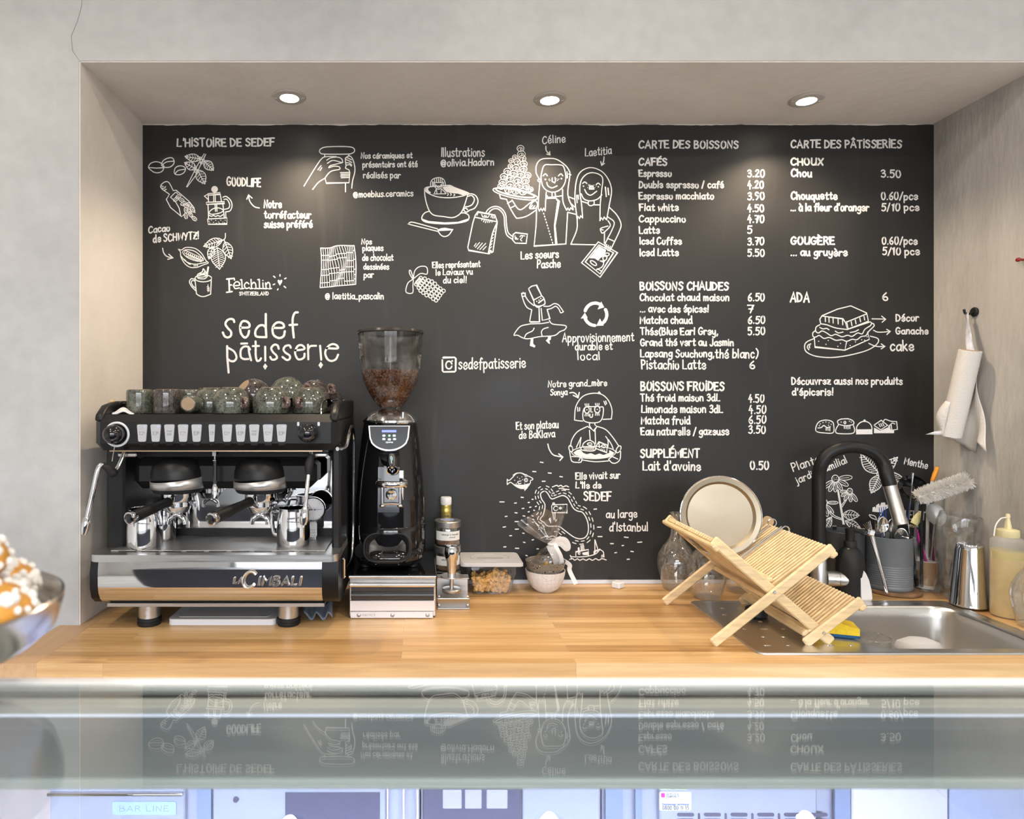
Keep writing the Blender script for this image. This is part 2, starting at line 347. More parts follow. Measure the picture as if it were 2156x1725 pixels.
# ---------------------------------------------------------------- worktop with a hole for the sink
SX0, SX1, SY0, SY1 = .806, 1.585, 1.585, 2.0
yf = .698 * DB; xe = -.985; xr = 1.70
root = thing('worktop', 'long oiled wooden worktop running under the chalkboard', 'worktop', ((xe + xr) / 2, 1.9, CT))
m = M(); T = .04
hx0, hx1, hy0, hy1 = SX0 + .02, SX1 - .02, SY0 + .02, SY1 - .02
def wbx(m, a, b, c, d): m.box(((a + b) / 2, (c + d) / 2, CT - T / 2), (b - a, d - c, T))
xj = xe + .088
for a, b, c, d in ((xj, hx0, yf, DB - .001), (hx0, hx1, yf, hy0), (hx0, hx1, hy1, DB - .001), (hx1, xr, yf, DB - .001)): wbx(m, a, b, c, d)
m.build('board_field', MT['worktop_wood'], root, smooth=False)
e = M(); wbx(e, xe, xj - .0004, yf, DW - .001); wbx(e, XL + .004, xj - .0004, DW - .001, DB - .001); e.build('end_board', MT['worktop_end'], root, 'lighter end board with grain running crosswise', smooth=False)
# right of the niche the worktop runs on in front of the wall

# ---------------------------------------------------------------- recessed downlights in the soffit
LAMP = mat('lamp_face', (1, .95, .85), .4, emit=(1.0, .90, .74), estr=28); TRIM = mat('trim_stone', (.50, .46, .41), .4)
for (lx, ly), lab in zip(SPOTS, ('lit recessed downlight above the coffee machine, leftmost in the niche soffit', 'lit recessed downlight above the bowls, middle of the niche soffit', 'lit recessed downlight above the dish rack, right in the niche soffit')):
    zl_ = ZS - .0035; t = thing('downlight', lab, 'ceiling lamp', (lx, ly, zl_), 'downlights in the niche soffit')
    M().lathe([(.034, -.006), (.046, -.005), (.050, -.001), (.050, .0), (.034, .0)], (lx, ly, zl_), 40).build('trim_ring', TRIM, t)
    M().lathe([(0, -.0075), (.026, -.0068), (.0335, -.004), (.0335, -.0005), (0, -.0005)], (lx, ly, zl_), 32).build('lamp', LAMP, t)
    for sx in (-.042, .042): M().box((lx + sx, ly, zl_ - .0058), (.010, .006, .002), bev=.0008).build('clip', TRIM, t)
# ---------------------------------------------------------------- hand lettering: a stroke font, drawn as flat paint ribbons
G = {
'a':(48,'~44,50 28,63 9,50 4,26 15,3 32,7 44,28|44,62 44,16 49,0'),'b':(48,'4,102 4,0|~4,35 20,61 40,50 44,28 34,4 16,0 4,12'),'c':(42,'~40,50 26,62 9,50 4,26 14,3 29,0 41,13'),
'd':(48,'~42,42 26,60 9,48 4,22 15,1 31,8 42,28|42,102 42,18 46,0'),'e':(46,'~5,29 28,30 42,40 35,57 21,62 8,50 4,26 14,3 30,0 45,15'),'f':(38,'~38,92 29,101 19,90 17,60 16,-8|2,58 35,60'),
'g':(46,'~41,46 26,62 8,50 4,28 16,9 31,14 41,36|~42,62 43,5 38,-26 22,-36 5,-26'),'h':(44,'4,102 4,0|~4,34 18,59 34,56 38,36 38,0'),'i':(12,'6,62 6,0|6,84 6,88'),'ı':(12,'6,62 6,0'),
'j':(22,'~17,62 17,-8 10,-30 -3,-29|17,84 17,88'),'k':(42,'4,102 4,0|36,62 6,26|15,34 40,0'),'l':(14,'6,102 6,0'),'m':(62,'4,62 4,0|~4,36 17,61 28,54 30,32 30,0|~30,36 43,61 54,54 56,32 56,0'),
'n':(46,'4,62 4,0|~4,34 19,61 35,56 39,36 39,0'),'o':(46,'~@24,63 8,52 4,28 14,2 31,1 42,24 38,52'),'p':(48,'4,62 5,-38|~4,34 18,61 38,54 43,28 32,4 16,2 4,14'),'q':(48,'~41,46 26,62 8,50 4,24 15,2 32,10 41,32|42,62 43,-38'),
'r':(36,'4,62 4,0|~4,34 14,56 26,62 36,55'),'s':(40,'~37,52 23,63 8,55 9,41 28,28 37,14 26,1 12,-1 2,10'),'t':(38,'~17,92 17,14 24,1 38,7|2,63 33,63'),'u':(46,'~4,62 5,20 16,1 29,6 39,30|40,62 40,14 44,0'),
'v':(42,'3,62 20,0 39,62'),'w':(60,'3,62 15,0 29,48 43,0 56,62'),'x':(42,'4,62 38,0|38,62 4,0'),'y':(44,'~4,62 6,30 16,12 29,16 38,34|~40,62 39,6 33,-26 20,-36 5,-26'),'z':(44,'4,62 38,62 4,1 41,1|12,32 32,32'),
'A':(58,'2,0 30,100 55,0|12,34 47,34'),'B':(50,'4,0 4,100|~4,99 32,96 38,76 24,55 5,53|~5,53 38,46 46,24 33,3 4,0'),'C':(56,'~52,84 34,100 13,84 4,46 14,10 34,0 54,17'),'D':(54,'4,0 4,100|~4,100 32,90 50,54 36,12 4,0'),
'E':(48,'44,100 4,100 4,0 46,0|4,52 38,52'),'F':(46,'44,100 4,100 4,-2|4,52 38,52'),'G':(58,'~51,84 33,100 13,84 4,46 14,8 34,0 50,16 53,44|34,44 56,44'),'H':(54,'4,100 4,0|50,100 50,0|4,50 50,50'),'I':(12,'6,100 6,0'),
'İ':(12,'6,84 6,-2|6,106 6,110'),'J':(42,'~36,100 36,18 24,0 10,0 2,15'),'K':(50,'4,100 4,0|46,98 6,42|18,56 48,0'),'L':(46,'4,100 4,1 44,2'),'M':(66,'4,0 8,100 33,40 58,100 62,0'),'N':(56,'4,0 6,100 48,0 51,100'),
'O':(56,'~@28,100 10,86 4,46 14,6 34,0 50,28 48,76'),'P':(48,'4,100 5,0|~4,98 32,96 44,74 32,50 5,44'),'Q':(58,'~@28,100 10,86 4,46 14,6 34,0 50,28 48,76|34,22 56,-6'),'R':(52,'4,100 5,0|~4,98 32,96 42,76 30,54 5,48|24,50 48,0'),'S':(48,'~45,84 28,100 10,90 8,70 28,52 43,34 36,8 18,0 3,14'),
'T':(52,'2,100 50,100|26,100 26,0'),'U':(54,'~4,100 5,24 18,1 36,4 49,34|50,100 50,0'),'V':(54,'3,100 27,0 51,100'),'W':(76,'3,100 19,0 37,80 55,0 72,100'),'X':(54,'4,100 50,0|50,100 4,0'),'Y':(52,'4,100 26,48|50,100 20,0'),'Z':(50,'4,100 46,100 4,1 48,1|12,50 40,50'),
'0':(50,'~@27,100 9,84 4,44 13,6 30,1 45,32 42,82'),'1':(26,'2,78 17,100 17,0'),'2':(46,'~6,78 18,98 36,92 36,66 20,34 4,2|4,1 44,3'),'3':(46,'~4,86 22,100 38,86 30,62 16,54|~16,54 38,48 42,22 26,0 4,10'),'4':(48,'24,100 4,34 44,36|32,60 30,-8'),
'5':(46,'44,99 10,98 7,58|~7,58 28,64 42,42 36,10 18,0 4,8'),'6':(46,'~34,98 12,66 4,32 14,4 32,1 42,24 30,48 8,34'),'7':(42,'2,98 40,98 20,0|10,50 36,50'),'8':(46,'~@23,100 8,80 23,54 42,26 23,0 4,26 23,54 38,80'),'9':(46,'~38,70 24,52 6,66 10,92 28,100 38,80 34,30 16,0'),
'.':(14,'6,1 8,3'),',':(16,'10,6 4,-18'),'!':(14,'7,100 7,28|7,2 7,5'),"'":(12,'7,104 5,78'),'/':(36,'2,-8 32,104'),'(':(26,'~24,104 8,70 6,30 22,-10'),')':(28,'~4,104 24,74 24,30 8,-10'),'-':(34,'4,30 28,30'),'_':(40,'2,0 36,0'),' ':(30,''),
'@':(72,'~46,52 34,62 22,48 22,28 32,18 44,30 47,56|~47,56 50,20 62,22 66,50 54,82 30,86 8,64 6,26 22,-4 46,-8 58,2'),'*':(40,'20,80 20,20|4,65 36,35|36,65 4,35'),'©':(10,''),
}
ACC = {'é':('e','18,76 36,98'),'è':('e','10,98 28,76'),'à':('a','10,98 28,76'),'â':('a','8,76 24,96 40,76'),'É':('E','18,112 38,136'),'È':('E','6,136 24,114'),'Â':('A','16,112 30,130 44,112'),'î':('ı','-6,76 6,96 18,76')}
for k, (b, s) in ACC.items(): G[k] = (G[b][0], G[b][1] + '|' + s)
def strokes_of(ch):
    w, s = G[ch]; out = []
    for q in s.split('|'):
        if not q: continue
        sm = q[0] == '~'; q = q.lstrip('~'); cl = q[0] == '@'; q = q.lstrip('@')
        p = [tuple(float(a) for a in z.split(',')) for z in q.split()]
        if sm: p = [(a.x, a.y) for a in cr([(x, y, 0) for x, y in p], 4, cl)]
        if cl: p.append(p[0])
        out.append(p)
    return w, out
PW = .84
class Paint:
    """flat paint ribbons on the plane of the board, given in pixels of the photograph"""
    cnt = 0
    def __init__(s): s.m = M()
    def pt(s, x, y, k): return V(((x - VX) * DB / F_PX, DB - .0023 - k * 4e-6, CAMZ - (y - VY) * DB / F_PX))
    def line(s, pts, w):
        w *= PW
        pts = [p for i, p in enumerate(pts) if i == 0 or (abs(p[0] - pts[i - 1][0]) + abs(p[1] - pts[i - 1][1])) > .05]
        Paint.cnt += 1; k = Paint.cnt % 60
        if len(pts) == 1: pts = [pts[0], (pts[0][0] + .3, pts[0][1])]
        h = w / 2; Lf = []; Rt = []; n = len(pts)
        for i, (x, y) in enumerate(pts):
            a = pts[max(0, i - 1)]; b = pts[min(n - 1, i + 1)]
            dx, dy = b[0] - a[0], b[1] - a[1]; l = math.hypot(dx, dy) or 1; nx, ny = -dy / l, dx / l
            if 0 < i < n - 1:
                d1 = ((x - a[0]), (y - a[1])); l1 = math.hypot(*d1) or 1
                c = max(.55, (-d1[1] / l1) * nx + (d1[0] / l1) * ny); f = h / c
            else: f = h
            hh = f * (1 + random.uniform(-.06, .06)); Lf.append((x + nx * hh, y + ny * hh)); Rt.append((x - nx * hh, y - ny * hh))
        def cap(p, q, rev):
            dx, dy = p[0] - q[0], p[1] - q[1]; a = math.atan2(dy, dx); return [(p[0] + h * math.cos(a + t), p[1] + h * math.sin(a + t)) for t in (-1.05, -.52, 0, .52, 1.05)]
        c0 = cap(pts[0], pts[1], 0); c1 = cap(pts[-1], pts[-2], 1)
        vs = [s.pt(*p, k) for p in Lf + Rt]; fs = [(i, i + 1, n + i + 1, n + i) for i in range(n - 1)]
        s.m.add(vs, fs)
        s.m.add([s.pt(*p, k) for p in [Rt[0]] + c0[::-1] + [Lf[0]]][::-1], [tuple(range(7))]); s.m.add([s.pt(*p, k) for p in [Lf[-1]] + c1[::-1] + [Rt[-1]]][::-1], [tuple(range(7))])
    def fill(s, pts):
        from mathutils.geometry import tessellate_polygon
        Paint.cnt += 1; k = Paint.cnt % 60
        tri = tessellate_polygon([[V((x, y, 0)) for x, y in pts]]); s.m.add([s.pt(x, y, k) for x, y in pts], [tuple(t) for t in tri])
    def text(s, tx, x0, x1, y, h, w=4.0, dy=0.0, jit=.035):
        L = []; cx = 0; w *= .87
        for ch in tx:
            wd, st = strokes_of(ch); L.append((cx, st)); cx += wd + (13 if ch != ' ' else 0)
        sx = (x1 - x0) / max(1, cx - 13); sy = h / 100
        for cx0, st in L:
            ry = random.uniform(-jit, jit) * h; rs = 1 + random.uniform(-jit, jit) * 1.4; sh = random.uniform(-.05, .05)
            for q in st:
                p = []
                for a, b in q:
                    X = x0 + (cx0 + a + b * sh) * sx; t = (X - x0) / max(1, x1 - x0); p.append((X, y + dy * t - b * sy * rs + ry))
                s.line(p, w)
    def build(s, name, label=None):
        o = s.m.build(name, MT['chalk'], BOARD, label, smooth=False); return o
mat('chalk', (.80, .785, .765), .7, var=.05, vscale=60, spec=.2)
def T(tx, x0, x1, y, h, w=4.0, dy=0, name='lettering'):
    p = Paint(); p.text(tx, x0, x1, y, h, w, dy); return p.build(name)
random.seed(11)
mn = (('CARTE DES BOİSSONS',1344,1554,312.5,15,4.4,'h'),('CAFÉS',1344,1404,348.5,14,4.6,'h'),('Espresso',1345,1413,372,13.5),('Double espresso / café',1345,1523,396,13.5),('Espresso macchiato',1345,1502,419.6,13.5),('Flat white',1346,1428,444,14),
('Cappuccino',1345,1443,468,13.5),('Latte',1345.5,1388,492,14),('Iced Coffee',1346.5,1434.5,514.7,14),('Iced Latte',1346.5,1428,539,14.5),('3.20',1573,1609,373,15),('4.20',1573,1607,397,15),('3.90',1573,1609,421,15),('4.50',1573,1608,446,15),('4.70',1573,1608,469,15),
('5',1573,1583,492,15),('3.70',1573,1608,516,15),('5.50',1573.5,1609,540,15),
('BOİSSONS CHAUDES',1347,1533,610.7,16,4.8,'h'),('Chocolat chaud maison',1346.5,1534.5,633.4,14.5),('... avec des épices!',1347,1491,657.5,14.5),('Matcha chaud',1347,1457,681.5,15),('Thés(Blue Earl Grey,',1348,1511,705,14.5),('Grand thé vert au Jasmin',1348,1544,728,14.5),('Lapsang Souchong,',1348,1503,752,15),('thé blanc)',1505,1595,754,18),('Pistachio Latte',1350,1485.5,777,18.5),
('6.50',1574,1609,634,15.5),('7',1573,1586,659,15.5),('6.50',1574,1610,681.5,15.5),('5.50',1574,1610,705,15.5),('6',1577.5,1589,776,16),
('BOİSSONS FROİDES',1348.5,1524,822,17,5,'h'),('Thé froid maison 3dL',1348.5,1515,844.7,14.5),('Limonade maison 3dL',1350,1521,869,15.5),('Matcha froid',1349.5,1452.5,893,16),('Eau naturelle / gazeuse',1349,1534,916,15.5),('SUPPLÉMENT',1348,1472,963,17,5,'h'),("Lait d'avoine",1353,1474.5,990.5,19,4.4),
('4.50',1575,1608,847,16),('4.50',1576,1612,870.5,16),('6.50',1576,1612,891.5,15.5),('3.50',1575,1611,912.5,15.5),('0.50',1579,1618,988.5,17,4.4),
('CARTE DES PÂTİSSERİES',1664,1897,311.5,15.5,4.6,'h'),('CHOUX',1664,1732,348,14,5,'h'),('Chou',1664.5,1708,372.6,15,4.6),('Chouquette',1664.5,1762,420,15,4.4),("... à la fleur d'oranger",1664,1828,444.5,15,4.4),('GOUGÈRE',1664,1756,514.7,15,5,'h'),('... au gruyère',1664,1783,539,15,4.4),
('3.50',1854,1896,374,15),('0.60/pce',1854.5,1931,421,15),('5/10 pce',1855,1934,444,15),('0.60/pce',1856,1930,515,15),('5/10 pce',1857,1935,537,15),
('ADA',1663,1703,636,19,5,'h'),('6',1857,1869,632.5,15.5),('Décor',1885,1933,676.5,14,4),('Ganache',1885,1953,703.5,13.5,4),('cake',1873,1923,738.7,20,4.4),('Découvrez aussi nos produits',1666,1899,809.5,14.5,4),("d'épicerie!",1667,1753,832.5,14.5,4.2))
for r in mn:
    hd = len(r) > 6; T(r[0], r[1], r[2], r[3], r[4], r[5] if len(r) > 5 else 4.1, 0, 'heading' if hd else ('price' if r[0][0].isdigit() else 'menu_line'))
nt = (("L'HİSTOİRE DE SEDEF",373,578,309,16,4.6,-1,'heading'),('GOODLIFE',478,549,391,17,4.4,2.5),('Notre',556,593,438,15,3.9,0),('torréfacteur',557,655,460,15,3.9,0),('suisse préféré',556.5,658,480,14.5,3.9,-1),('Cacao',313,358,491,14,3.8,-4),('de SCHWYTZ!',323,419,511,15,3.9,-8),
('SWİTZERLAND',504.5,566,622,7,2.3,0),('Nos céramiques et',760,868,334.5,11.5,3,-1.5),('présentoirs ont été',763.5,879,353,12,3,-1),('réalisés par',765,843,375.5,12.5,3,0),('@moebius.ceramics',744,870,416,12.5,3,-3),('Illustrations',929,1020,330.5,18.5,3.2,-1),('@olivia.Hadorn',928,1040,351,14.5,3.2,-3),
('Nos',761,783,514.6,11,3,0),('plaques',763.5,807,528.5,12,3,-.5),('de chocolat',763,828,549,13,3,0),('dessinées',765.5,819,567.5,12,3,0),('par',766,787,585,12,3,0),('@ laetitia_pascalin',685,808,630,13,3.2,0),('Elles représentent',910.5,1011,565,12.5,3,-3),('le Lavaux vu',917.5,995,580,12,3.1,-2),('du ciel!',933,982,596.5,13,3.2,-1),
('Céline',1141.5,1190,304,16,3,-4.5),('Laetitia',1231.5,1287,330,16,3,-5.5),('Les soeurs',1096.5,1176,546,15.5,3.7,-4),('Pasche',1130.5,1179.5,564.5,16.5,3.6,-1),('Approvisionnement',1183.5,1334.5,720.5,18.5,3.4,-2),('durable et',1210.5,1289,737.5,15.5,3.3,-1),('local',1215.5,1263,758,17,3.3,0),
('Notre grand_mère',1153.5,1277.5,815.5,13,3.1,-3.5),('Sonya',1158.5,1194,832.5,12.5,3.2,-1),('Et son plateau',1086.5,1175.5,905,16,3.3,-4),('de BaKlava',1092.5,1168,924,15.5,3.3,-3.5),('Elle vivait sur',1211.5,1305,1010,14,3.5,-3),("L'île de",1211.5,1265.5,1028,13,3.6,0),('SEDEF',1229,1286.5,1054,18.5,4.4,.5,'heading'),
('au large',1275.5,1341,1090.5,16,3.3,-1),("d'Istanbul",1282.5,1364,1118,17.5,3.4,0),('sedefpatisserie',965.5,1106.5,777.5,22,3.8,-3.5),('C*',1164.5,1183,1075,9,2.6,-.5))
for r in nt: T(*r)
# rotated lettering by the plants
def TR(tx, x0, y0, ang, ln, h, w):
    q = Paint(); L = q.line
    def rl(p, ww):
        a = R(ang); L([(x0 + (x - x0) * math.cos(a) + (y - y0) * math.sin(a), y0 - (x - x0) * math.sin(a) + (y - y0) * math.cos(a)) for x, y in p], ww)
    q.line = rl; q.text(tx, x0, x0 + ln, y0, h, w); q.build('lettering')
TR('Plante du', 1669, 993, 19, 90, 17, 3.3); TR('jardin familial', 1677, 1019, 23, 116, 15, 3.2); TR('Menthe', 1902, 977, -12, 50, 14, 2.9); TR('BLEUET', 1895, 1091, -4, 52, 17, 2.9)
# the large shop name in the middle of the left half, and the serif word under the mug
def curve(q, sm=None):
    sm = q[0] == '~'; q = q.lstrip('~'); cl = q[0] == '@'; q = q.lstrip('@')
    p = [tuple(float(a) for a in z.split(',')) for z in q.split()]
    if sm: p = [(a.x, a.y) for a in cr([(x, y, 0) for x, y in p], 5, cl)]
    if cl: p.append(p[0])
    return p
def ell(cx, cy, rx, ry=None, rot=0, n=16, a0=0, a1=360):
    ry = rx if ry is None else ry; c, s = math.cos(R(rot)), math.sin(R(rot)); out = []
    for i in range(n + 1):
        t = R(a0 + (a1 - a0) * i / n); x, y = rx * math.cos(t), ry * math.sin(t); out.append((cx + x * c - y * s, cy + x * s + y * c))
    return out
class D:
    """a drawing: strokes in its own coordinates, scaled and placed on the board"""
    def __init__(s, ox, oy, sc, w): s.p = Paint(); s.ox, s.oy, s.sc, s.w = ox, oy, sc, w
    def q(s, pts): return [(s.ox + x / s.sc, s.oy + y / s.sc) for x, y in pts]
    def __call__(s, txt, w=None):
        for t in txt.split('|'):
            t = t.strip()
            if t[0] == '#': s.p.fill(s.q(curve(t[1:])))
            else: s.p.line(s.q(curve(t)), w or s.w)
        return s
    def e(s, *a, w=None, fill=False, **k):
        pts = s.q(ell(*a, **k))
        if fill: s.p.fill(pts[:-1])
        else: s.p.line(pts, w or s.w)
        return s
    def dots(s, txt, r=None):
        for t in txt.split():
            x, y = [float(a) for a in t.split(',')]; s.p.line(s.q([(x, y), (x + .5, y)]), r or s.w)
        return s
    def leaf(s, b, t, wd, n=5, w=None):
        bx, by = b; tx, ty = t; dx, dy = tx - bx, ty - by; l = math.hypot(dx, dy); ux, uy = dx / l, dy / l; nx, ny = -uy, ux
        f = lambda u, v: (bx + ux * l * u + nx * wd * v, by + uy * l * u + ny * wd * v); ww = w or s.w
        for sg in (1, -1):
            s.p.line(s.q([(a.x, a.y) for a in cr([(*f(u, sg * v), 0) for u, v in ((0, 0), (.15, .3), (.4, .5), (.65, .42), (.85, .18), (1, 0))], 3)]), ww)
        s.p.line(s.q([f(0, 0), f(.9, 0)]), ww * .9)
        for i in range(n):
            u = .12 + .66 * i / max(1, n - 1); v = .42 - abs(u - .4) * .45
            for sg in (1, -1): s.p.line(s.q([f(u, 0), f(min(.95, u + .12), sg * v)]), ww * .7)
        return s
    def build(s, label, name='drawing'): return s.p.build(name, label)
d = D(440, 640, 7.187, 5.6)
d('~385,275 372,240 325,230 275,255 253,310 290,370 335,420 335,480 290,510 240,490 213,435|~490,362 605,355 610,300 565,265 505,270 475,340 485,440 540,510 590,480 610,410|~862,360 820,325 760,335 710,400 705,470 740,500 870,505|862,155 862,360 870,505')
d('~985,365 1125,360 1125,305 1065,280 1005,300 965,370 980,470 1060,518 1130,490 1150,415|~1345,130 1300,140 1270,220 1270,350 1285,510|1222,322 1335,315')
d.build('white hand-painted lower case word', 'shop_name')
d = D(440, 640, 7.187, 5.2)
d('278,640 280,800 300,1040|~280,660 380,720 420,810 385,865 330,865 295,840|~625,690 590,650 530,650 485,700 485,800 530,835 600,835|600,650 610,740 640,855|490,603 580,600|~708,570 710,650 710,780 730,860 770,855 790,825|665,640 758,638|853,650 855,860|~1058,680 1040,630 990,620 945,670 970,730 1020,780 1030,820 990,845 950,840 930,805|~1240,665 1220,630 1160,640 1130,690 1160,740 1220,780 1225,830 1180,850 1115,805')
d('~1310,705 1430,690 1445,660 1400,625 1340,645 1305,740 1340,830 1390,840 1440,810 1448,755|1500,620 1505,840|~1505,680 1540,640 1622,635|1683,635 1700,845|~1780,672 1945,675 1935,630 1870,610 1800,650 1760,740 1790,830 1850,865 1920,840 1955,770|#852,900 888,945 852,1000 820,950|#1693,875 1728,925 1693,980 1658,930')
d.build('white hand-painted lower case word with diamond dots', 'shop_name')
d = D(290, 260, 4.3125, 4.0)
d('830,1412 835,1530|810,1415 880,1408 880,1422|810,1535 858,1528|835,1470 868,1465 868,1458 868,1474'); d.w = 3.2
d('~880,1475 925,1470 920,1445 895,1440 875,1465 885,1500 925,1495|945,1420 950,1502|935,1422 945,1420|935,1504 965,1500|~1010,1458 990,1445 970,1470 985,1500 1015,1492|1030,1418 1035,1500|~1035,1465 1055,1445 1072,1460 1075,1500|1022,1502 1048,1500|1062,1502 1088,1500|1105,1418 1108,1500|1092,1420 1105,1418|1095,1502 1122,1500|1138,1450 1140,1500|1128,1502 1152,1500|1162,1450 1168,1500|~1168,1465 1185,1445 1200,1460 1203,1500|1155,1503 1180,1501|1192,1503 1215,1501').dots('1138,1428')
d.build('white serif word above small capitals')
# ---------------------------------------------------------------- chalk drawings (traced strokes, each drawing one mesh)
d = D(290, 260, 4.3125, 2.3)
d('~@100,398 120,365 165,350 205,358 232,378 241,400 225,435 190,450 150,445 115,420|104,402 170,408 240,404|~@218,375 235,340 275,318 315,316 333,345 325,375 295,398 255,402 228,392|~225,378 265,352 330,345|~@334,440 345,405 380,388 415,392 436,412 425,445 395,465 360,468 340,460|~342,458 370,430 430,418').build('drawing of three coffee beans')
d = D(290, 260, 4.3125, 2.2)
d('605,278 540,390 445,578|620,282 570,385 528,475 452,578').leaf((572, 325), (430, 302), 68, 5).leaf((605, 345), (690, 428), 78, 5).leaf((530, 415), (428, 358), 70, 4).leaf((545, 425), (612, 552), 88, 5)
for c in ((572, 318), (598, 335), (580, 360), (528, 412), (545, 430), (525, 436)): d.e(*c, 10)
d.build('drawing of a leafy coffee branch')
d = D(290, 260, 4.3125, 2.3)
d('~210,580 215,560 240,538 265,530 290,545 325,612|325,612 350,608 400,650 470,712 512,765 522,812|210,580 225,600 290,645 262,692 300,765 400,848 422,830|~300,672 345,630 365,640|300,672 345,712 378,770 392,835|~215,570 235,575|~225,590 245,590 255,575|240,610 262,600')
for x, y, r in ((350, 690, -40), (372, 665, -30), (400, 698, 30), (418, 730, -20), (442, 748, 20), (470, 742, 40), (440, 790, 80), (470, 800, 60), (500, 785, 50), (440, 842, 80), (482, 828, 60), (516, 866, 40)):
    d.e(x, y, 27, 15, rot=r, w=2); d.e(x, y, 20, 2, rot=r, n=4, w=1.2)
d.build('drawing of a scoop of coffee beans')
d = D(290, 260, 4.3125, 2.4)
d.e(700, 600, 30, fill=True)
d('695,625 695,640|640,640 750,630 755,645 638,655 640,640|642,655 645,712|752,650 762,710|645,642 608,662 638,690|625,718 790,712 790,728 625,738 625,718|640,740 645,865|775,735 788,862|692,655 692,710|706,655 706,710|704,740 708,800|718,740 722,800|~@650,808 690,775 740,770 778,790 755,812 700,825 665,825|~650,835 670,845 690,838 710,846 730,838 750,846 775,830|636,870 812,860 812,915 642,918 636,870|~775,672 805,665 845,700 858,750 840,795 800,805|~785,692 812,692 836,735 828,770 790,782|800,808 802,858')
d.dots('650,890 670,880 690,900 710,882 735,898 755,880 775,900 795,880 655,905 745,908 715,908 790,905', 2).build('drawing of a french press coffee maker')
d = D(290, 260, 4.3125, 2.6)
d('~1105,770 1060,757 1020,710 1008,655|992,690 1008,652 1040,680').build('drawn arrow')
d = D(290, 260, 4.3125, 2.6)
d('~228,1135 240,1180 270,1210 320,1222|285,1190 322,1222 275,1236').build('drawn arrow')
d = D(290, 260, 4.3125, 2.2)
d('~@370,1143 400,1150 440,1128 520,1136 580,1180 620,1245 642,1268 600,1285 540,1308 480,1308 430,1275 395,1215 390,1168|~@412,1165 450,1148 520,1163 580,1212 598,1245 545,1252 470,1228 425,1195|~395,1205 440,1255 520,1280 625,1262')
for i in range(9): d.e(440 + i * 17, 1170 + i * 8, 11, 15, rot=20, w=1.6); d.e(455 + i * 15, 1200 + i * 6, 9, 11, rot=20, w=1.4)
d('425,1235 440,1250|440,1255 458,1268|460,1272 480,1282|515,1288 515,1298|530,1288 530,1298|545,1286 545,1296').build('drawing of an open cacao pod')
d = D(290, 260, 4.3125, 2.2)
d('~798,1000 796,1040 780,1060 740,1080 720,1100|~785,1055 795,1085').leaf((770, 1060), (600, 1118), 80, 6).leaf((795, 1078), (850, 1230), 85, 5).leaf((725, 1130), (745, 1326), 130, 8).leaf((685, 1120), (648, 1233), 62, 4).build('drawing of a cacao branch with hanging leaves')
d = D(290, 260, 4.3125, 2.5)
d.e(598, 1408, 76, 32)
d('522,1420 536,1550|~536,1550 570,1570 610,1572 664,1552|664,1552 670,1425|~522,1416 488,1412 472,1440 490,1480 528,1520|~522,1432 500,1428 488,1445 502,1475 524,1495|~@545,1402 548,1372 588,1348 597,1322 620,1352 636,1382 612,1410 572,1412|~550,1385 590,1375 625,1360|~552,1398 600,1395 632,1380|~565,1370 600,1362 612,1345')
d('632,1370 642,1308', 4.5)
d('640,1465 640,1530|650,1490 650,1525|630,1485 645,1485|632,1500 650,1500|632,1515 652,1515', 1.6).build('drawing of a mug with whipped cream')
d = D(290, 260, 4.3125, 2.2)
d('#1292,1475 1272,1440 1272,1425 1285,1420 1293,1432 1302,1420 1314,1425 1312,1442|1235,1388 1248,1400|1293,1375 1293,1387|1335,1412 1348,1406|1232,1465 1245,1460|1330,1480 1345,1493|1270,1512 1276,1504', 3).build('drawing of a small shining heart')
d = D(620, 280, 4.539, 2.5)
d('~@240,172 260,150 310,136 450,132 550,140 576,170 555,195 500,205 290,205 250,195|290,208 290,232|520,205 522,225|~92,510 190,350 255,255 300,230 400,228|~310,262 350,240 420,235 455,255 460,275|~315,292 370,265 455,285 460,275|~455,288 400,300 345,315 328,332|~330,335 380,320 425,325 436,340 425,352 360,365 325,390 292,435|~175,542 230,475 292,435|293,435 305,482 522,478 530,380|440,382 522,380|445,398 524,396|443,414 524,412|448,430 526,428|~490,240 520,222 550,240 572,300 578,370 556,460 548,530|~545,258 500,238 487,252 520,268 548,285|~487,262 492,285 525,290 548,310|~490,290 495,310 525,305 545,320|~495,312 490,340 520,355 528,380|488,485 488,565|225,355 255,315|245,362 262,335').build('drawing of two hands holding a ceramic vase')
d = D(840, 350, 7.7, 2.6)
d('~@415,375 440,350 520,335 700,325 820,315 900,350 1125,437 1110,455 1040,485 900,510 750,515 600,495 480,445 425,400|~415,385 420,480 450,620 500,740 575,800 720,820 860,838 960,800 1030,720 1080,580 1118,455|~1122,460 1180,452 1250,490 1280,580 1230,680 1140,720 1100,748 1060,730 1052,690 1090,688 1110,710|~1122,492 1180,480 1222,540 1190,620 1130,655 1078,662|~485,735 420,760 375,820 382,880 480,920 740,940 960,925 1100,890 1135,840 1120,790 1060,762 1010,762')
d('#700,345 820,322 900,352 1122,437 1040,478 960,450 860,440 770,425 735,390|#420,385 450,352 500,350 470,370 480,400 520,430 500,450 440,415|#380,855 480,892 740,915 960,905 1132,850 1100,888 960,922 740,938 480,918 384,880')
d('~512,335 515,262 560,208 650,188 720,215 750,282 745,330|575,215 580,262|610,200 610,262|640,195 642,262|670,195 672,262|700,205 700,262|540,250 545,335|560,262 562,330|720,262 722,320|570,270 720,268|~580,285 590,350 640,378 680,355 700,285|~605,320 640,355 675,320|575,440 605,370|690,370 760,440|560,455 760,450|610,390 615,445|685,385 680,445|~785,440 800,460 785,480|~830,440 850,462 835,478|~890,455 905,470 885,485', 2).dots('600,310 680,305 635,325', 2.6)
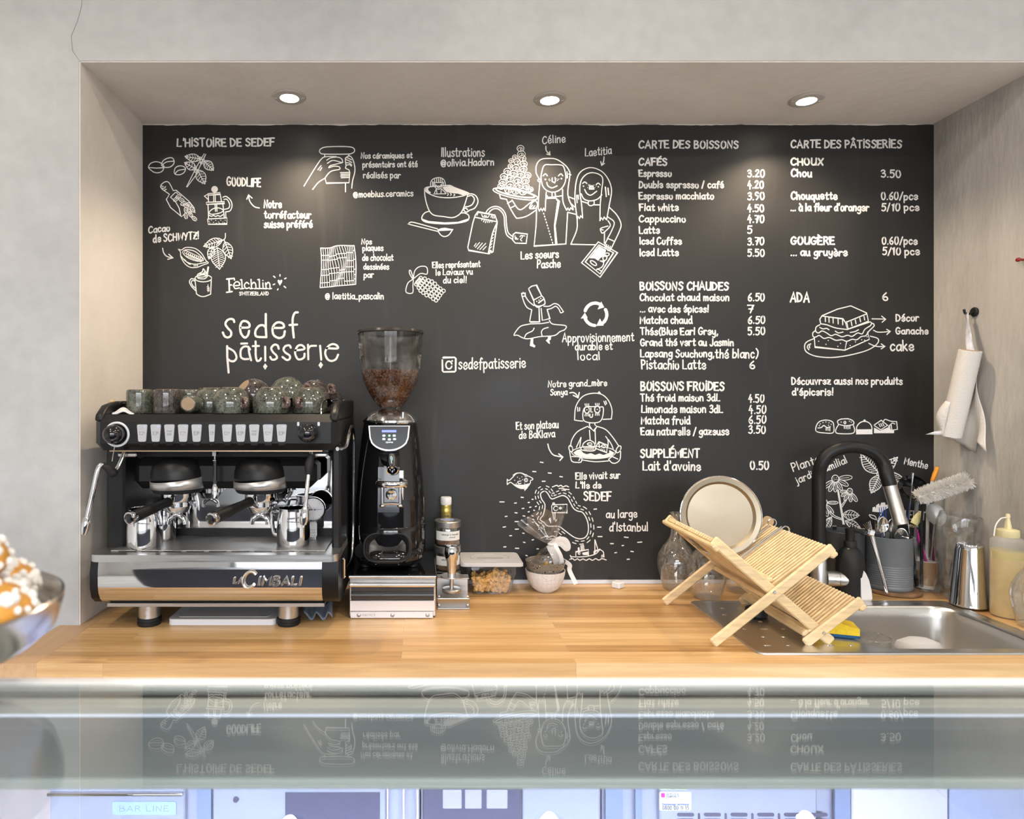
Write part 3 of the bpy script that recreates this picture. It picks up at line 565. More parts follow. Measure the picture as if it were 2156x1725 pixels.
d.build('drawing of a girl bathing in a coffee cup on a saucer')
d = D(840, 350, 7.7, 2.6)
d('~625,1020 260,920 180,915 165,935 185,950 635,1062|~635,1060 680,1120 740,1145 810,1115 872,1028|#620,1035 680,1008 750,1002 875,1025 840,1045 720,1052 640,1055').build('drawing of a spoon')
d = D(840, 350, 7.7, 2.6)
d('1235,800 1275,745 1555,797 1592,905 1522,1395 1502,1405 1490,1370|1235,800 1195,930 1115,1320 1130,1367 1460,1425|1235,832 1590,905|~1590,915 1520,1080 1480,1250 1445,1420|#1445,1425 1455,1360 1485,1360 1478,1425|~1400,775 1440,710 1510,665 1600,660 1680,710 1730,800 1742,950 1770,1080 1848,1150|~1440,778 1500,712 1570,690 1640,720 1700,810 1712,960 1745,1115 1840,1190|1850,1110 1890,1080 2080,1105 2060,1255 1885,1250 1842,1200 1850,1110')
d('1220,1300 1250,1255|1240,1320 1305,1240|1270,1345 1350,1250|1310,1355 1405,1255|1360,1360 1412,1305|1350,865 1340,880|1390,860 1370,905|1420,870 1400,920|1450,880 1435,915|1480,890 1465,915|1510,895 1505,912|1500,805 1490,835|1525,810 1515,845|1550,820 1540,850|1275,770 1265,800|1340,785 1355,825 1440,835 1460,805|1380,805 1420,812|1545,1060 1530,1070|1535,1110 1510,1130|1525,1160 1500,1185|1515,1210 1490,1240|1505,1260 1480,1290|1500,1310 1470,1340|~1880,1130 1885,1190 1900,1160 1910,1190 1930,1180|~1960,1150 1980,1125 2000,1150 1970,1190 1990,1215|2000,1130 2040,1135', 2).build('drawing of a tea bag with a string and tag')
d = D(620, 280, 4.539, 1.5)
def gx(i, t): u = i / 17; return (252 + 8 * math.sin(t * 4) + u * (318 + 22 * t) + 16 * math.sin(t * 6 + u * 9) * math.sin(math.pi * u), (1102 - 30 * u) + t * (378 - 2 * u) + 6 * math.sin(u * 8) * (1 - t))
for i in range(18): d.p.line(d.q([gx(i, j / 14) for j in range(15)]), 2.4 if i in (0, 17) else 1.45)
for t0 in (0, 1): d.p.line(d.q([gx(i, t0) for i in range(18)]), 2.4)
random.seed(5)
for a in range(0, 17, 4):
    for t0 in (.17, .36, .55, .72, .87):
        tt = t0 + random.uniform(-.06, .06); d.p.line(d.q([gx(i, tt) for i in range(a, min(18, a + 5))]), 1.9)
d.build('drawing of a ribbed chocolate bar')
d = D(620, 280, 4.539, 2.2)
d('~1135,1395 1150,1320 1195,1280 1262,1284 1266,1350 1205,1345 1140,1392|~1130,1398 1102,1350 1098,1318 1112,1320 1135,1388|~1128,1402 1082,1440 1066,1522 1128,1530 1132,1460 1136,1405')
n = 0
for r in range(5):
    for c in range(8):
        u, v = c / 7, (r - 2) / 2; wd = (.35 + .65 * math.sin(min(1, u * 1.5 + .18) * math.pi / 2)) * (1 if u < .7 else .85)
        x, y = 1185 + u * 205 - v * 42 * wd, 1418 + u * 138 + v * 56 * wd
        if (r + c) % 1 == 0: d.e(x + random.uniform(-3, 3), y + random.uniform(-3, 3), 16, 17, n=10, w=2)
d.build('drawing of a bunch of grapes tied with a bow')
d = D(1020, 290, 5.39, 2.5)
d('~620,470 585,400 590,310 640,250 730,238 820,250 920,320 965,390 968,430|~@680,315 650,390 640,470 665,560 720,610 790,620 860,590 905,530 922,450 900,340 860,312 760,310|~628,500 615,650 608,800|~700,620 692,740 688,830|608,800 622,835 640,805 655,832 670,805 688,832|~885,590 890,730 930,825|~968,430 945,650 1005,810|930,825 945,802 960,825 978,800 1005,822|~665,435 690,413 712,435|~838,435 865,413 888,435|768,460 765,498 795,515 806,490 800,455|~705,510 720,550 765,572 822,550|765,630 765,682|800,630 806,680|~708,660 730,680 880,662|~708,692 805,690 820,712|590,810 585,1000 562,1232 922,1208 942,850|820,700 845,720 800,1000 820,1200|~590,820 480,892 380,916 350,900 290,800 250,705|~312,712 400,820 520,740 605,690|260,748 312,718|290,802 346,775|172,655 182,690 250,702|~575,712 600,752 582,800 512,806 532,752 575,712|520,800 545,770|545,805 570,775|~600,690 575,712|~945,850 1035,872|~950,672 1020,700|~985,755 1022,790|935,390 940,460|955,415 980,425')
d('835,715 795,1000 808,1200', 4)
d.e(620, 487, 16, 14, n=10).e(350, 640, 258, 50, rot=11, n=36).e(348, 628, 225, 36, rot=11, n=36, w=3.6).dots('690,476 872,468', 4)
d.dots('735,470 745,485 728,480 738,492 820,470 832,482 842,472 826,490', 1.6)
for i in range(11): d('%g,%g %g,%g' % (670 + i * 10, 860 + i * 33, 673 + i * 10, 870 + i * 33), 2.4)
for x, y, r in ((408,125,40),(418,190,45),(345,225,30),(428,240,42),(300,265,28),(370,275,38),(445,300,40),(293,325,28),(355,345,42),(440,360,42),(260,385,42),(330,410,45),(410,420,45),(490,430,38),(220,445,42),(290,465,45),(375,485,45),(465,490,42),(205,510,42),(190,555,40),(290,540,45),(390,550,45),(470,555,38),(270,595,42),(350,608,42),(435,615,42),(520,590,32)):
    d.e(x, y, r, r * .86, n=12, w=1.9); d.e(x, y + r * .5, r * .7, r * .8, n=6, a0=200, a1=330, w=1.5); d('%g,%g %g,%g|%g,%g %g,%g|%g,%g %g,%g' % (x, y - 2, x, y + r * .5, x, y, x + r * .4, y - 2, x, y + r * .4, x + r * .4, y + r * .35), 1.5)
d.build('drawing of a long haired woman carrying a tower of cream puffs')
d = D(1020, 290, 5.39, 2.5)
d('~1050,930 1025,700 1040,500 1090,390 1200,342 1320,380 1400,470 1440,600 1412,780 1385,930|~1112,910 1100,760 1080,600 1095,490 1150,422 1220,400 1300,420 1340,470 1328,600 1312,760 1308,945|1050,930 1062,895 1075,920 1090,890 1112,912|1308,945 1325,910 1340,935 1355,905 1385,935|~1112,522 1135,505 1160,522|~1265,535 1290,518 1312,538|~1135,590 1160,635 1205,655 1272,610|~1095,640 1130,700 1200,720 1280,700 1330,650|~1180,722 1175,758 1205,775 1240,758 1242,722|1100,725 1175,748|1242,765 1308,765|~1050,930 1045,1050 978,1212|978,1212 1260,1218|~1412,790 1500,880 1547,980 1530,1060 1472,1185 1430,1272|~1395,900 1470,962 1440,1060 1392,1150|~1400,945 1425,990 1410,1025 1340,1085 1318,1060 1320,1030 1400,1005|1320,1045 1345,1050|1360,1070 1358,1200|1395,1145 1475,1180|~1395,1150 1370,1200 1365,1260|1385,1215 1380,1265|1405,1225 1398,1285|1425,1235 1418,1290|1290,1185 1506,1307 1310,1586 1100,1422 1290,1185|1296,1218 1462,1308 1310,1548 1142,1412 1296,1218|1045,655 1050,740|1062,655 1066,700|~1310,1400 1350,1420 1330,1470 1270,1500|1280,1490 1330,1520|~1330,1400 1360,1410')
d('1370,565 1380,670|1400,575 1408,650|1195,550 1190,580|1210,550 1212,585|1228,552 1235,580|1190,585 1240,585', 3.2)
d('#1300,1232 1378,1278 1360,1340 1310,1370 1290,1400 1250,1372 1190,1370')
d.e(1285, 1310, 38, 18, rot=35, w=3.5).e(1365, 1365, 22, 32, rot=15).e(1380, 1330, 35, 18, rot=-15).e(1235, 1425, 42, 18, rot=35).dots('1122,553 1290,560', 3.4).dots('1170,570 1180,545 1195,538 1220,545 1240,540 1250,570 1265,552 1180,535', 1.8).build('drawing of a long haired woman holding a chocolate bar')
for t in ('~695,100 700,150 740,195|705,190 742,198 738,160', '~1355,220 1350,270 1330,315|1318,275 1328,318 1360,295'):
    d = D(1020, 290, 5.39, 2.6); d(t).build('drawn arrow')
d = D(1030, 580, 6.7375, 2.5)
d('555,190 600,155 668,140 742,290 628,352 555,190|~632,355 640,410 690,438 770,420 790,395 775,330 742,290|~640,420 690,455 790,405|602,490 572,655 712,660 705,460|735,470 752,640 858,615 820,485|~632,430 560,370 512,300|~465,300 500,400 540,460 602,490|458,262 464,300 512,296 508,245 495,262 480,245 470,262 458,255|~775,440 850,438 920,402 980,420 1020,470 1050,515|~820,485 880,470 940,440 985,478 1012,532 1050,518|~580,690 450,720 382,790 350,850 400,850 480,890 560,900 720,870 920,855 1000,800 1070,770 1080,715 900,692 850,640|585,690 740,685 842,668|585,668 712,662|~500,880 530,830 610,790 635,750|~747,860 740,800 770,760 835,740')
d('#588,900 624,898 622,970 656,1002 642,1025 574,1000|#832,870 878,868 870,915 850,925 862,975 838,965 800,925 830,898')
d('700,390 770,340', 3.5).dots('672,370 730,328 705,352', 3).build('drawing of a dancing man in a tall hat and wide skirt')
d = D(1030, 580, 6.7375, 2.5)
d.p.line(d.q(ell(1500, 560, 150, 165, a0=200, a1=305)), 8); d.p.line(d.q(ell(1500, 560, 165, 155, a0=-28, a1=48)), 8); d.p.line(d.q(ell(1500, 560, 150, 152, a0=92, a1=160)), 8)
d('#1535,485 1585,372 1630,455|#1515,718 1568,612 1622,714|#1295,615 1355,530 1395,605').build('drawing of three recycling arrows')
d = D(1030, 780, 6.7375, 2.5)
d('~1325,720 1265,715 1208,705|~1208,705 1220,540 1270,430 1350,355 1480,325 1600,345 1690,430 1738,560 1730,690|1730,690 1612,696|~1420,510 1345,540 1325,650 1350,720 1450,745 1560,730 1605,660 1615,530 1565,520|1410,515 1500,515|~1425,620 1430,662 1458,662 1465,620|1420,748 1420,790|1495,748 1495,772|1390,795 1450,832 1480,860 1525,797 1497,772|1450,830 1420,788|~1390,795 1250,870 1172,980 1150,1080|~1530,795 1650,840 1750,950 1832,1070|1420,850 1430,985|1500,850 1506,1040|1300,950 1235,1090|1300,950 1282,1085|~1650,938 1682,990 1682,1080|~1690,985 1730,1050 1755,1110|~1318,1085 1340,1030 1410,992 1480,1022 1500,1090 1500,1130 1440,1145 1315,1130 1318,1085 1500,1090|1510,1080 1552,1015 1672,1060 1665,1165 1515,1110 1510,1080|1552,1020 1560,1095|~1140,1150 1150,1220 1172,1290 1240,1305 1302,1298 1300,1232 1170,1222|~1862,1150 1852,1260 1800,1312 1740,1312 1690,1262|1690,1262 1740,1222 1820,1258|~1310,1270 1500,1296 1690,1284|1540,325 1555,305 1575,325|1440,535 1440,592 1462,592|1290,1240 1270,1280')
d.e(1480, 1165, 310, 88, n=40, w=2).e(1383, 562, 36, 48, w=2.8).e(1530, 555, 38, 48, w=2.8).e(1425, 1045, 34, 17, w=2.6).e(1620, 1078, 30, 18, rot=20, w=2.4).e(1155, 1110, 26, 46, rot=-15).e(1832, 1120, 28, 54, rot=28).dots('1383,560 1530,555', 3)
d('#1190,1170 1240,1130 1290,1120 1330,1170 1380,1190 1440,1175 1500,1200 1560,1180 1620,1200 1700,1170 1700,1130 1775,1170 1740,1205 1640,1240 1500,1252 1340,1235 1230,1205')
for i in range(8): d('%d,1095 %d,1128' % (1345 + i * 19, 1345 + i * 19), 1.8)
for i in range(3): d('%d,%d %d,%d' % (1585 + i * 25, 1110 + i * 8, 1583 + i * 25, 1140 + i * 8), 1.8)
for cx, cy, s in ((1383, 500, -1), (1530, 495, -1), (1383, 622, 1), (1530, 612, 1)):
    for i in (-1, 0, 1): d('%d,%d %d,%d' % (cx + i * 22, cy, cx + i * 26, cy + s * 26), 2.2)
d('1250,525 1255,580|1280,530 1280,575|1625,440 1645,490|1650,435 1662,475', 2.6).build('drawing of a woman with a bob holding a tray of pastries')
for t in ('~1140,320 1190,315 1230,340 1255,385|1190,355 1258,388 1275,315', '~830,1045 850,1120 910,1200 1040,1230|985,1185 1042,1230 1000,1278'):
    d = D(1030, 780, 6.7375, 3.0); d(t).build('drawn arrow')
d = D(1030, 970, 5.989, 2.2)
d('~225,235 250,250 300,205 340,165 400,156 470,185 540,220 546,240 520,252 515,285 470,340 400,352 330,320 270,275 225,302|225,235 225,302|~300,185 340,160 400,157 440,178|440,350 440,375 480,340|#280,285 330,300 420,305 515,285 470,340 400,350 330,318|~400,255 360,265 370,290 400,285').e(463, 245, 20).e(463, 190, 14, w=1.6).dots('463,245 320,248 355,210 382,228 410,205 420,240 340,288 445,285', 2.4).build('drawing of a round spotted fish')
d = D(1030, 970, 5.989, 2.6)
for x, y, l in ((660,22,34),(567,138,40),(762,157,36),(905,203,32),(685,260,36),(415,463,28),(160,520,52),(330,535,22),(425,603,22),(337,658,26),(212,703,22),(345,768,38),(190,836,30),(347,864,38),(270,946,24),(440,1030,20),(196,1087,26),(350,1105,40),(610,1112,20),(470,1197,18),(545,488,12),(497,527,16),(517,587,16),(587,577,12),(565,627,12),(497,645,14),(437,698,22),(545,697,14),(490,718,16),(550,778,14),(480,803,16),(430,915,18),(548,998,18),(1335,611,32),(1385,838,42),(1395,957,50),(1725,966,46),(1545,1046,34),(1682,1070,20),(1895,1028,52),(1592,1160,22),(1798,1145,30),(1750,1243,28)):
    s = random.uniform(-6, 6); d('%g,%g %g,%g' % (x - l / 2, y + s / 2, x + l / 2, y - s / 2), 2.8)
d.build('scattered sea dashes around the island')
d = D(1030, 970, 5.989, 2.6)
isl = curve('~@700,385 735,412 770,470 800,482 870,455 930,440 985,470 1020,530 1060,600 1110,635 1170,650 1215,710 1245,800 1245,900 1210,965 1140,985 1060,960 950,880 870,828 740,825 690,780 640,740 680,680 702,560 662,490 645,430 660,400')
d.p.line(d.q(isl), 2.6)
for off, st in ((32, 2), (68, 2)):
    n = len(isl); o = []
    for i in range(n):
        a, b = isl[(i - 2) % n], isl[(i + 2) % n]; dx, dy = b[0] - a[0], b[1] - a[1]; l = math.hypot(dx, dy) or 1; o.append((isl[i][0] + dy / l * off, isl[i][1] - dx / l * off))
    acc = 0; seg = []; on = True; per = 26
    for i in range(n - 1):
        l = math.hypot(o[i + 1][0] - o[i][0], o[i + 1][1] - o[i][1])
        if on: seg.append(o[i])
        acc += l
        if acc > per:
            if on and len(seg) > 1: d.p.line(d.q(seg + [o[i + 1]]), 2.2)
            on = not on; seg = []; acc = 0
d('785,558 980,550 980,655 790,655 785,558|800,660 815,745|826,660 830,742 845,745 835,765|800,550 802,535 820,535 822,550|~795,332 850,312 870,325 900,312 930,330 965,318 998,330|~880,352 920,348 950,360 1005,365|~655,975 730,950 750,965 800,950 850,970 895,955|~760,990 820,985 880,995').build('drawing of an island with a signpost')
d = D(1030, 970, 5.989, 2.4)
d('~1020,1195 1050,1212 1200,1210 1330,1180 1395,1120|~1395,1120 1435,1150 1445,1215|1020,1195 1040,1240|1090,1200 1090,1150 1250,1120 1250,1198|1330,1000 1330,1180|1332,1000 1365,1110|~1320,1180 1325,1140 1395,1115|~1012,1245 1050,1235 1075,1255 1110,1238 1140,1256 1180,1240 1220,1256 1260,1238 1300,1256 1340,1236 1380,1254 1420,1236 1472,1252|1340,1150 1350,1130|1360,1140 1370,1125|1415,1195 1440,1190|1412,1215 1438,1210')
d('#1170,1160 1245,1145 1245,1192 1180,1190|#1115,1145 1115,1095 1135,1092 1140,1140')
d('1155,1070 1158,1135|1170,1068 1174,1132|1186,1065 1194,1130', 2.4).e(1133, 1168, 12).build('drawing of a steamboat')
d = D(1640, 600, 5.226, 2.6)
d('445,380 470,340 640,268 785,232 960,310 980,405 745,492 730,420 700,375 475,345|740,410 960,320|740,405 755,485|445,380 455,430|~455,430 520,440 620,475 745,492|745,492 1000,408 1015,420|~445,440 405,465 400,510 430,530 470,508 520,530 570,560 620,545 690,572 750,555 800,568 860,530 910,540 940,490 1000,450 1015,420|~395,505 368,530 372,570 400,575 440,558 490,590 550,580 620,610 690,605 740,622 800,600 850,605 900,570 950,560 985,510 1040,455 1035,430 1015,425|385,580 392,685 720,720 740,625|720,720 990,600 970,520|~385,590 300,630 277,680 300,740 400,785 560,800 740,780 940,730 1040,680 1087,630 1080,590 1000,565|~445,470 480,485 520,480 545,495|~615,510 650,530 700,520|~780,525 830,515 870,495')
for x in (505, 545, 590, 645, 695): d('%d,%d %d,%d' % (x, 355 + (x - 500) * .1, x + 2, 405 + (x - 500) * .18))
for x in (790, 835, 885, 930): d('%d,%d %d,%d' % (x, 405 - (x - 790) * .42, x + 8, 450 - (x - 790) * .45))
d('~345,650 315,665 308,690 325,715|~335,670 328,685 335,695').dots('432,622 538,612 512,655 642,678 672,645 778,668 836,628 905,605 937,610 965,572', 2.8).build('drawing of a layered cake on a plate')
for t in ('1018,375 1165,378|1125,345 1168,380 1130,412', '~1035,500 1080,520 1150,520 1215,512|1180,490 1218,512 1182,548', '~985,645 1040,670 1090,680 1155,678|1120,650 1160,678 1120,706'):
    d = D(1640, 600, 5.226, 2.6); d(t).build('drawn arrow')
d = D(1640, 600, 5.226, 2.4); d('~@405,1610 412,1540 450,1500 520,1488 580,1505 598,1545 592,1625 500,1630|~425,1575 460,1570 490,1548 525,1570 560,1560|515,1575 515,1600|535,1570 535,1600|555,1568 555,1605').dots('450,1530 480,1515 512,1508 545,1518 570,1535 440,1550 540,1545', 2.6).build('drawing of a glazed bun')
d = D(1640, 600, 5.226, 2.4); d('~650,1535 640,1500 680,1478 760,1475 812,1500 812,1535 730,1550 650,1535|~650,1540 622,1590 625,1628 680,1638 800,1635 828,1600 812,1540|~718,1495 710,1515 722,1530 732,1512 718,1495|715,1550 715,1580|735,1552 735,1582|755,1552 755,1585|775,1550 775,1582').dots('680,1510 790,1510 685,1475 752,1472 770,1500', 2.8).build('drawing of a topped choux bun')
d = D(1640, 600, 5.226, 2.6); d('~848,1625 852,1560 890,1515 938,1502 985,1518 1015,1560 1018,1635|848,1640 1020,1638|#848,1590 1018,1588 1020,1640 848,1642').e(937, 1495, 14, fill=True).build('drawing of a domed cake cover')
d = D(1640, 600, 5.226, 2.4); d('1038,1545 1120,1490 1190,1545 1115,1595 1038,1545|~1145,1500 1165,1480 1225,1500 1290,1505|1290,1505 1298,1590 1230,1600|1200,1560 1240,1520 1270,1530|#1040,1570 1110,1605 1200,1565 1240,1605 1262,1600 1260,1632 1040,1632|1095,1530 1110,1560|1115,1525 1130,1555|1135,1520 1150,1550|1210,1545 1215,1590|1230,1545 1235,1590').build('drawing of chocolate pieces')
d = D(1640, 930, 5.226, 2.0)
def daisy(cx, cy, r, pet):
    d.e(cx, cy, r, r * 1.05, w=2.2)
    for dx, dy in ((-.4, -.2), (.3, -.3), (0, .2), (-.4, .4), (.45, .25)): d.dots('%g,%g' % (cx + dx * r, cy + dy * r), 2.2)
    for a, l, wd in pet:
        c, s = math.cos(R(a)), math.sin(R(a)); d.e(cx + c * (r + l / 2), cy + s * (r + l / 2), l / 2, wd, rot=a, n=12, w=2); d('%g,%g %g,%g' % (cx + c * r, cy + s * r, cx + c * (r + l * .75), cy + s * (r + l * .75)), 1.3)
daisy(615, 408, 38, ((-5, 150, 26), (28, 125, 24), (60, 110, 20), (90, 110, 20), (115, 120, 22), (142, 140, 24)))
daisy(490, 672, 38, ((0, 120, 16), (48, 120, 20), (75, 120, 20), (105, 120, 20), (130, 120, 22)))
daisy(775, 545, 30, ((55, 110, 20), (85, 90, 18), (120, 90, 18), (150, 80, 16), (175, 75, 16)))
d('650,530 690,760 715,910|638,530 676,760 700,910|~545,780 600,830 690,862|~560,765 610,815 690,848|690,720 740,640|680,705 725,640|~580,825 500,880 478,940|#640,540 655,540 712,905 702,910').leaf((700, 800), (880, 812), 100, 5).leaf((725, 870), (895, 955), 78, 5).leaf((570, 830), (485, 990), 80, 6).build('drawing of daisy-like coneflowers')
d = D(1640, 930, 5.226, 2.6)
d.leaf((1095, 345), (895, 125), 170, 8).leaf((1105, 360), (1300, 172), 110, 6).leaf((1100, 370), (1010, 565), 130, 7).leaf((1180, 330), (1440, 560), 130, 9)
for c in ((1085, 340), (1105, 335), (1080, 358)): d.e(*c, 10, w=2)
d.build('drawing of mint leaves')
d = D(1640, 930, 5.226, 2.4)
d('#1022,770 1025,725 1050,715 1060,735 1065,700 1095,680 1105,712 1120,672 1160,668 1170,700 1190,690 1195,730 1140,760 1130,780|~1130,780 1090,850 1070,920|~1070,860 1050,820 990,805 1010,835 1065,860|#1120,825 1150,820 1165,900 1140,870').leaf((1080, 925), (1190, 880), 40, 3).build('drawing of a cornflower')
d = D(900, 730, 8.983, 3.8)
d('280,230 300,208 515,205 535,225 532,460 515,475 300,480 285,460 280,230').e(405, 350, 58, 72).dots('467,272', 4.5).build('drawn camera icon in a rounded square')
# ---------------------------------------------------------------- object materials
CH = mat('chrome', (.80, .80, .81), .06, 1, rvar=.03, vscale=14)
CHM = mat('mirror_steel', (.78, .78, .79), .045, 1)
ST = mat('brushed_steel', (.60, .59, .575), .34, 1, rvar=.08, vscale=6, stretch=(1, 30, 30))
STD = mat('dull_steel', (.46, .45, .44), .45, 1, rvar=.1, vscale=20)
BK = mat('black_plastic', (.008, .008, .0085), .40, spec=.38, bump=.04, bscale=600)
BKM = mat('black_matt', (.011, .011, .0115), .55, spec=.4)
BKG = mat('black_gloss', (.006, .006, .007), .08, coat=.5)
SIL = mat('silver_paint', (.56, .55, .54), .32, .75)
WH = mat('white_plastic', (.66, .66, .68), .35)
WHS = mat('white_soft', (.74, .73, .72), .5)
GREYICON = mat('icon_grey', (.16, .18, .24), .5)
BLUE = mat('blue_led', (.1, .2, 1), .4, emit=(.15, .3, 1), estr=3)
GLASS = thin_glass('clear_glass', (.985, .985, .98), 0, .04, (.8, .8, .77), 40, 1.9, 2.6)
PG = thin_glass('clear_plastic', (.97, .97, .97), .05, .085, (.85, .85, .85), 9)
HOP = thin_glass('hopper_plastic', (.90, .885, .87), .02, .03, (.7, .7, .7), 20, 1.45)
def z(h): return CT + h
# ---------------------------------------------------------------- espresso machine
mx0, mx1 = -.867, -.219; mc = (mx0 + mx1) / 2
EM = thing('espresso_machine', 'black and chrome two group espresso machine with cups on top', 'coffee machine', (mc, 1.9, CT))
def ypr(m, prof, xa, xb):        # profile in (y, z above worktop), extruded along x
    m.prism([(a, b) for a, b in prof], xb - xa, Matrix(((0, 0, 1, xa), (1, 0, 0, 0), (0, 1, 0, CT), (0, 0, 0, 1))))
low = [(1.726, .19), (1.7225, .165), (1.7225, .128), (1.726, .108), (1.734, .091), (1.746, .08), (1.764, .074), (1.80, .072), (1.80, .19)]
m = M(); ypr(m, low, -.846, -.262); m.build('front_panel', CHM, EM, 'mirror polished chrome front panel')
lo2 = [(1.729, .19), (1.722, .16), (1.723, .12), (1.731, .094), (1.75, .078), (1.80, .07), (2.13, .07), (2.13, .19)]
for a, b in ((mx0, -.8465), (-.2615, mx1)): m = M(); ypr(m, lo2, a, b); m.build('side_panel', BK, EM)
M().box((mc, 1.97, z(.13)), (.58, .33, .115)).build('chassis', BKM, EM)
M().box((mc - .004, 1.775, z(.0685)), (.575, .05, .009)).build('bottom_strip', ST, EM)
for x in (-.745, -.365):
    for y in (1.805, 2.07):
        f = M().lathe([(.0, .02), (.028, .02), (.028, .072), (0, .072)], (x, y, CT), 24).build('foot', ST, EM)
        M().lathe([(0, .0005), (.030, .0005), (.0315, .004), (.0315, .009), (.030, .011), (.0315, .013), (.0315, .018), (.029, .0215), (0, .0215)], (x, y, CT), 24).build('rubber_ring', BKM, f)
# drip tray with its rim
t = M()
t.prism(rrect(mx1 - mx0, .244, .022, 6), .0185, Matrix.Translation((mc, 1.838, CT + .1905)))
dt = t.build('drip_tray', ST, EM, 'brushed steel drip tray')
g = M(); g.box((mc + .0, 1.852, z(.2105)), (.572, .19, .003), bev=.001)
gr = g.build('cup_grid', STD, dt, 'dull perforated steel grid')
s = M()
for i in range(9): s.box((mc - .24 + i * .06, 1.757, z(.2095)), (.046, .008, .002))
s.build('slot', BKG, dt)
M().tube([P(658, 1163, 1.765), P(676, 1140, 1.9)], .002, 6).build('grid_handle', CH, dt)
# rear wall of the work zone
M().box((mc, 1.957, z(.357)), (.62, .012, .25)).build('backsplash', CHM, EM, 'mirror polished backsplash')
M().box((mc, 1.949, z(.2215)), (.62, .006, .024)).build('splash_strip', BK, EM)
for a, b in ((-.862, -.811), (-.247, -.222)): M().box(((a + b) / 2, 1.965, z(.345)), (b - a, .33, .30), bev=.006).build('column', BK, EM)
# upper body with the control panel
M().box((mc, 1.935, z(.526)), (.646, .40, .096), bev=.02).build('upper_body', BK, EM)
M().box((mc, 1.742, z(.4775)), (.56, .006, .003)).build('trim_strip', mat('bronze_trim', (.5, .36, .24), .3, 1), EM)
fin = [(1.738, .555), (1.744, .575), (1.775, .598), (1.83, .608), (2.13, .612), (2.13, .555)]
for a, b in ((mx0 + .002, mx0 + .026), (mx1 - .026, mx1 - .002)):
    m = M(); ypr(m, fin, a, b); o = m.build('cup_rail', BK, EM); md = o.modifiers.new('b', 'BEVEL'); md.width = .008; md.segments = 3
M().box((mc, 2.12, z(.59)), (.6, .012, .045), bev=.004).build('rear_rail', BK, EM)
# keypads
KEYM = mat('keypad_white', (.46, .46, .48), .35)
cxs = [300.5, 329, 357.8, 386.5, 415, 447, 479, 507.6, 536, 565, 593.5]
BM = lambda x, zz, y=1.7352: Matrix(((1, 0, 0, x), (0, 0, 1, y), (0, 1, 0, zz), (0, 0, 0, 1)))
def plate(m, poly, c, th):       # flat plate facing the room, c = its centre, poly in (x, z)
    m.prism(poly, th, Matrix(((1, 0, 0, c[0]), (0, 0, -1, c[1]), (0, 1, 0, c[2]), (0, 0, 0, 1))))
for i, cx in enumerate(cxs):
    c = P(cx, 912, 1.7355); k = .62 if i == 5 else 1
    tr = [(x * k * (1 + .16 * yy / .022), yy) for x, yy in rrect(.0235, .0455, .004, 3)]
    m = M(); plate(m, tr, c, .0045); b = m.build('button', KEYM, EM)
    q = M(); plate(q, rrect(.018 * k, .012, .003, 2), P(cx, 933.5, 1.7352), .0015)
    q.build('button_slot', BKG, b)
    ic = M(); yy = c.y - .0047
    def ln(pts, r=.00032): ic.tube([(c.x + a, yy, c.z + e) for a, e in pts], r, 5)
    if i in (2, 8):
        for w, zz in (('START', .003), ('STOP', -.006)):
            pc = 0
            for ch in w:
                wd, st = strokes_of(ch)
                for sk in st: ln([(-.0068 + (pc + a) * .000048 * (1 if w == 'START' else 1.1), zz + e * .000036) for a, e in sk], .00028)
                pc += wd + 12
        ln([(-.007, -.0008), (.007, -.0008)])
    else:
        for dz in ((0,) if i in (0, 3, 5, 6, 9) else (-.0016, .0012)):
            u = .7 if i == 5 else 1
            ln([(-.007 * u, .003 + dz), (.003 * u, .003 + dz), (.0022 * u, -.004 + dz), (-.006 * u, -.004 + dz), (-.007 * u, .003 + dz)]); ln([(.003 * u, .002 + dz), (.0075 * u, .003 + dz), (.0072 * u, .0008 + dz), (.003 * u, 0 + dz)])
    ic.build('button_icon', GREYICON, b)
    if i not in (2, 5, 8): M().ball((c.x + .0068, yy + .0002, c.z + .0165), .0011, 8, 5).build('status_light', BLUE, b)
for (kx, ky), ringc in (((237, 915), (246, 915)), ((647, 912), None)):
    c = P(kx, ky, 1.708)
    kn = M().ball(c, (.0245, .022, .0245), 24, 14).cyl((c.x, c.y, c.z), (c.x, 1.736, c.z), .021, .024, 24).build('steam_knob', BKG, EM)
    if ringc:
        r = M(); cc = P(ringc[0], ringc[1], 1.733); r.tube([(cc.x + .0305 * math.cos(a), 1.7335, cc.z + .0305 * math.sin(a)) for a in [k * math.pi / 20 for k in range(40)]], .0032, 8, True); r.build('knob_ring', WH, kn)
ic = M()
for px in (628, 671): plate(ic, rrect(.006, .0105, .002, 2), P(px, 893, 1.7352), .0006)
ic.build('tap_icon', WH, EM)
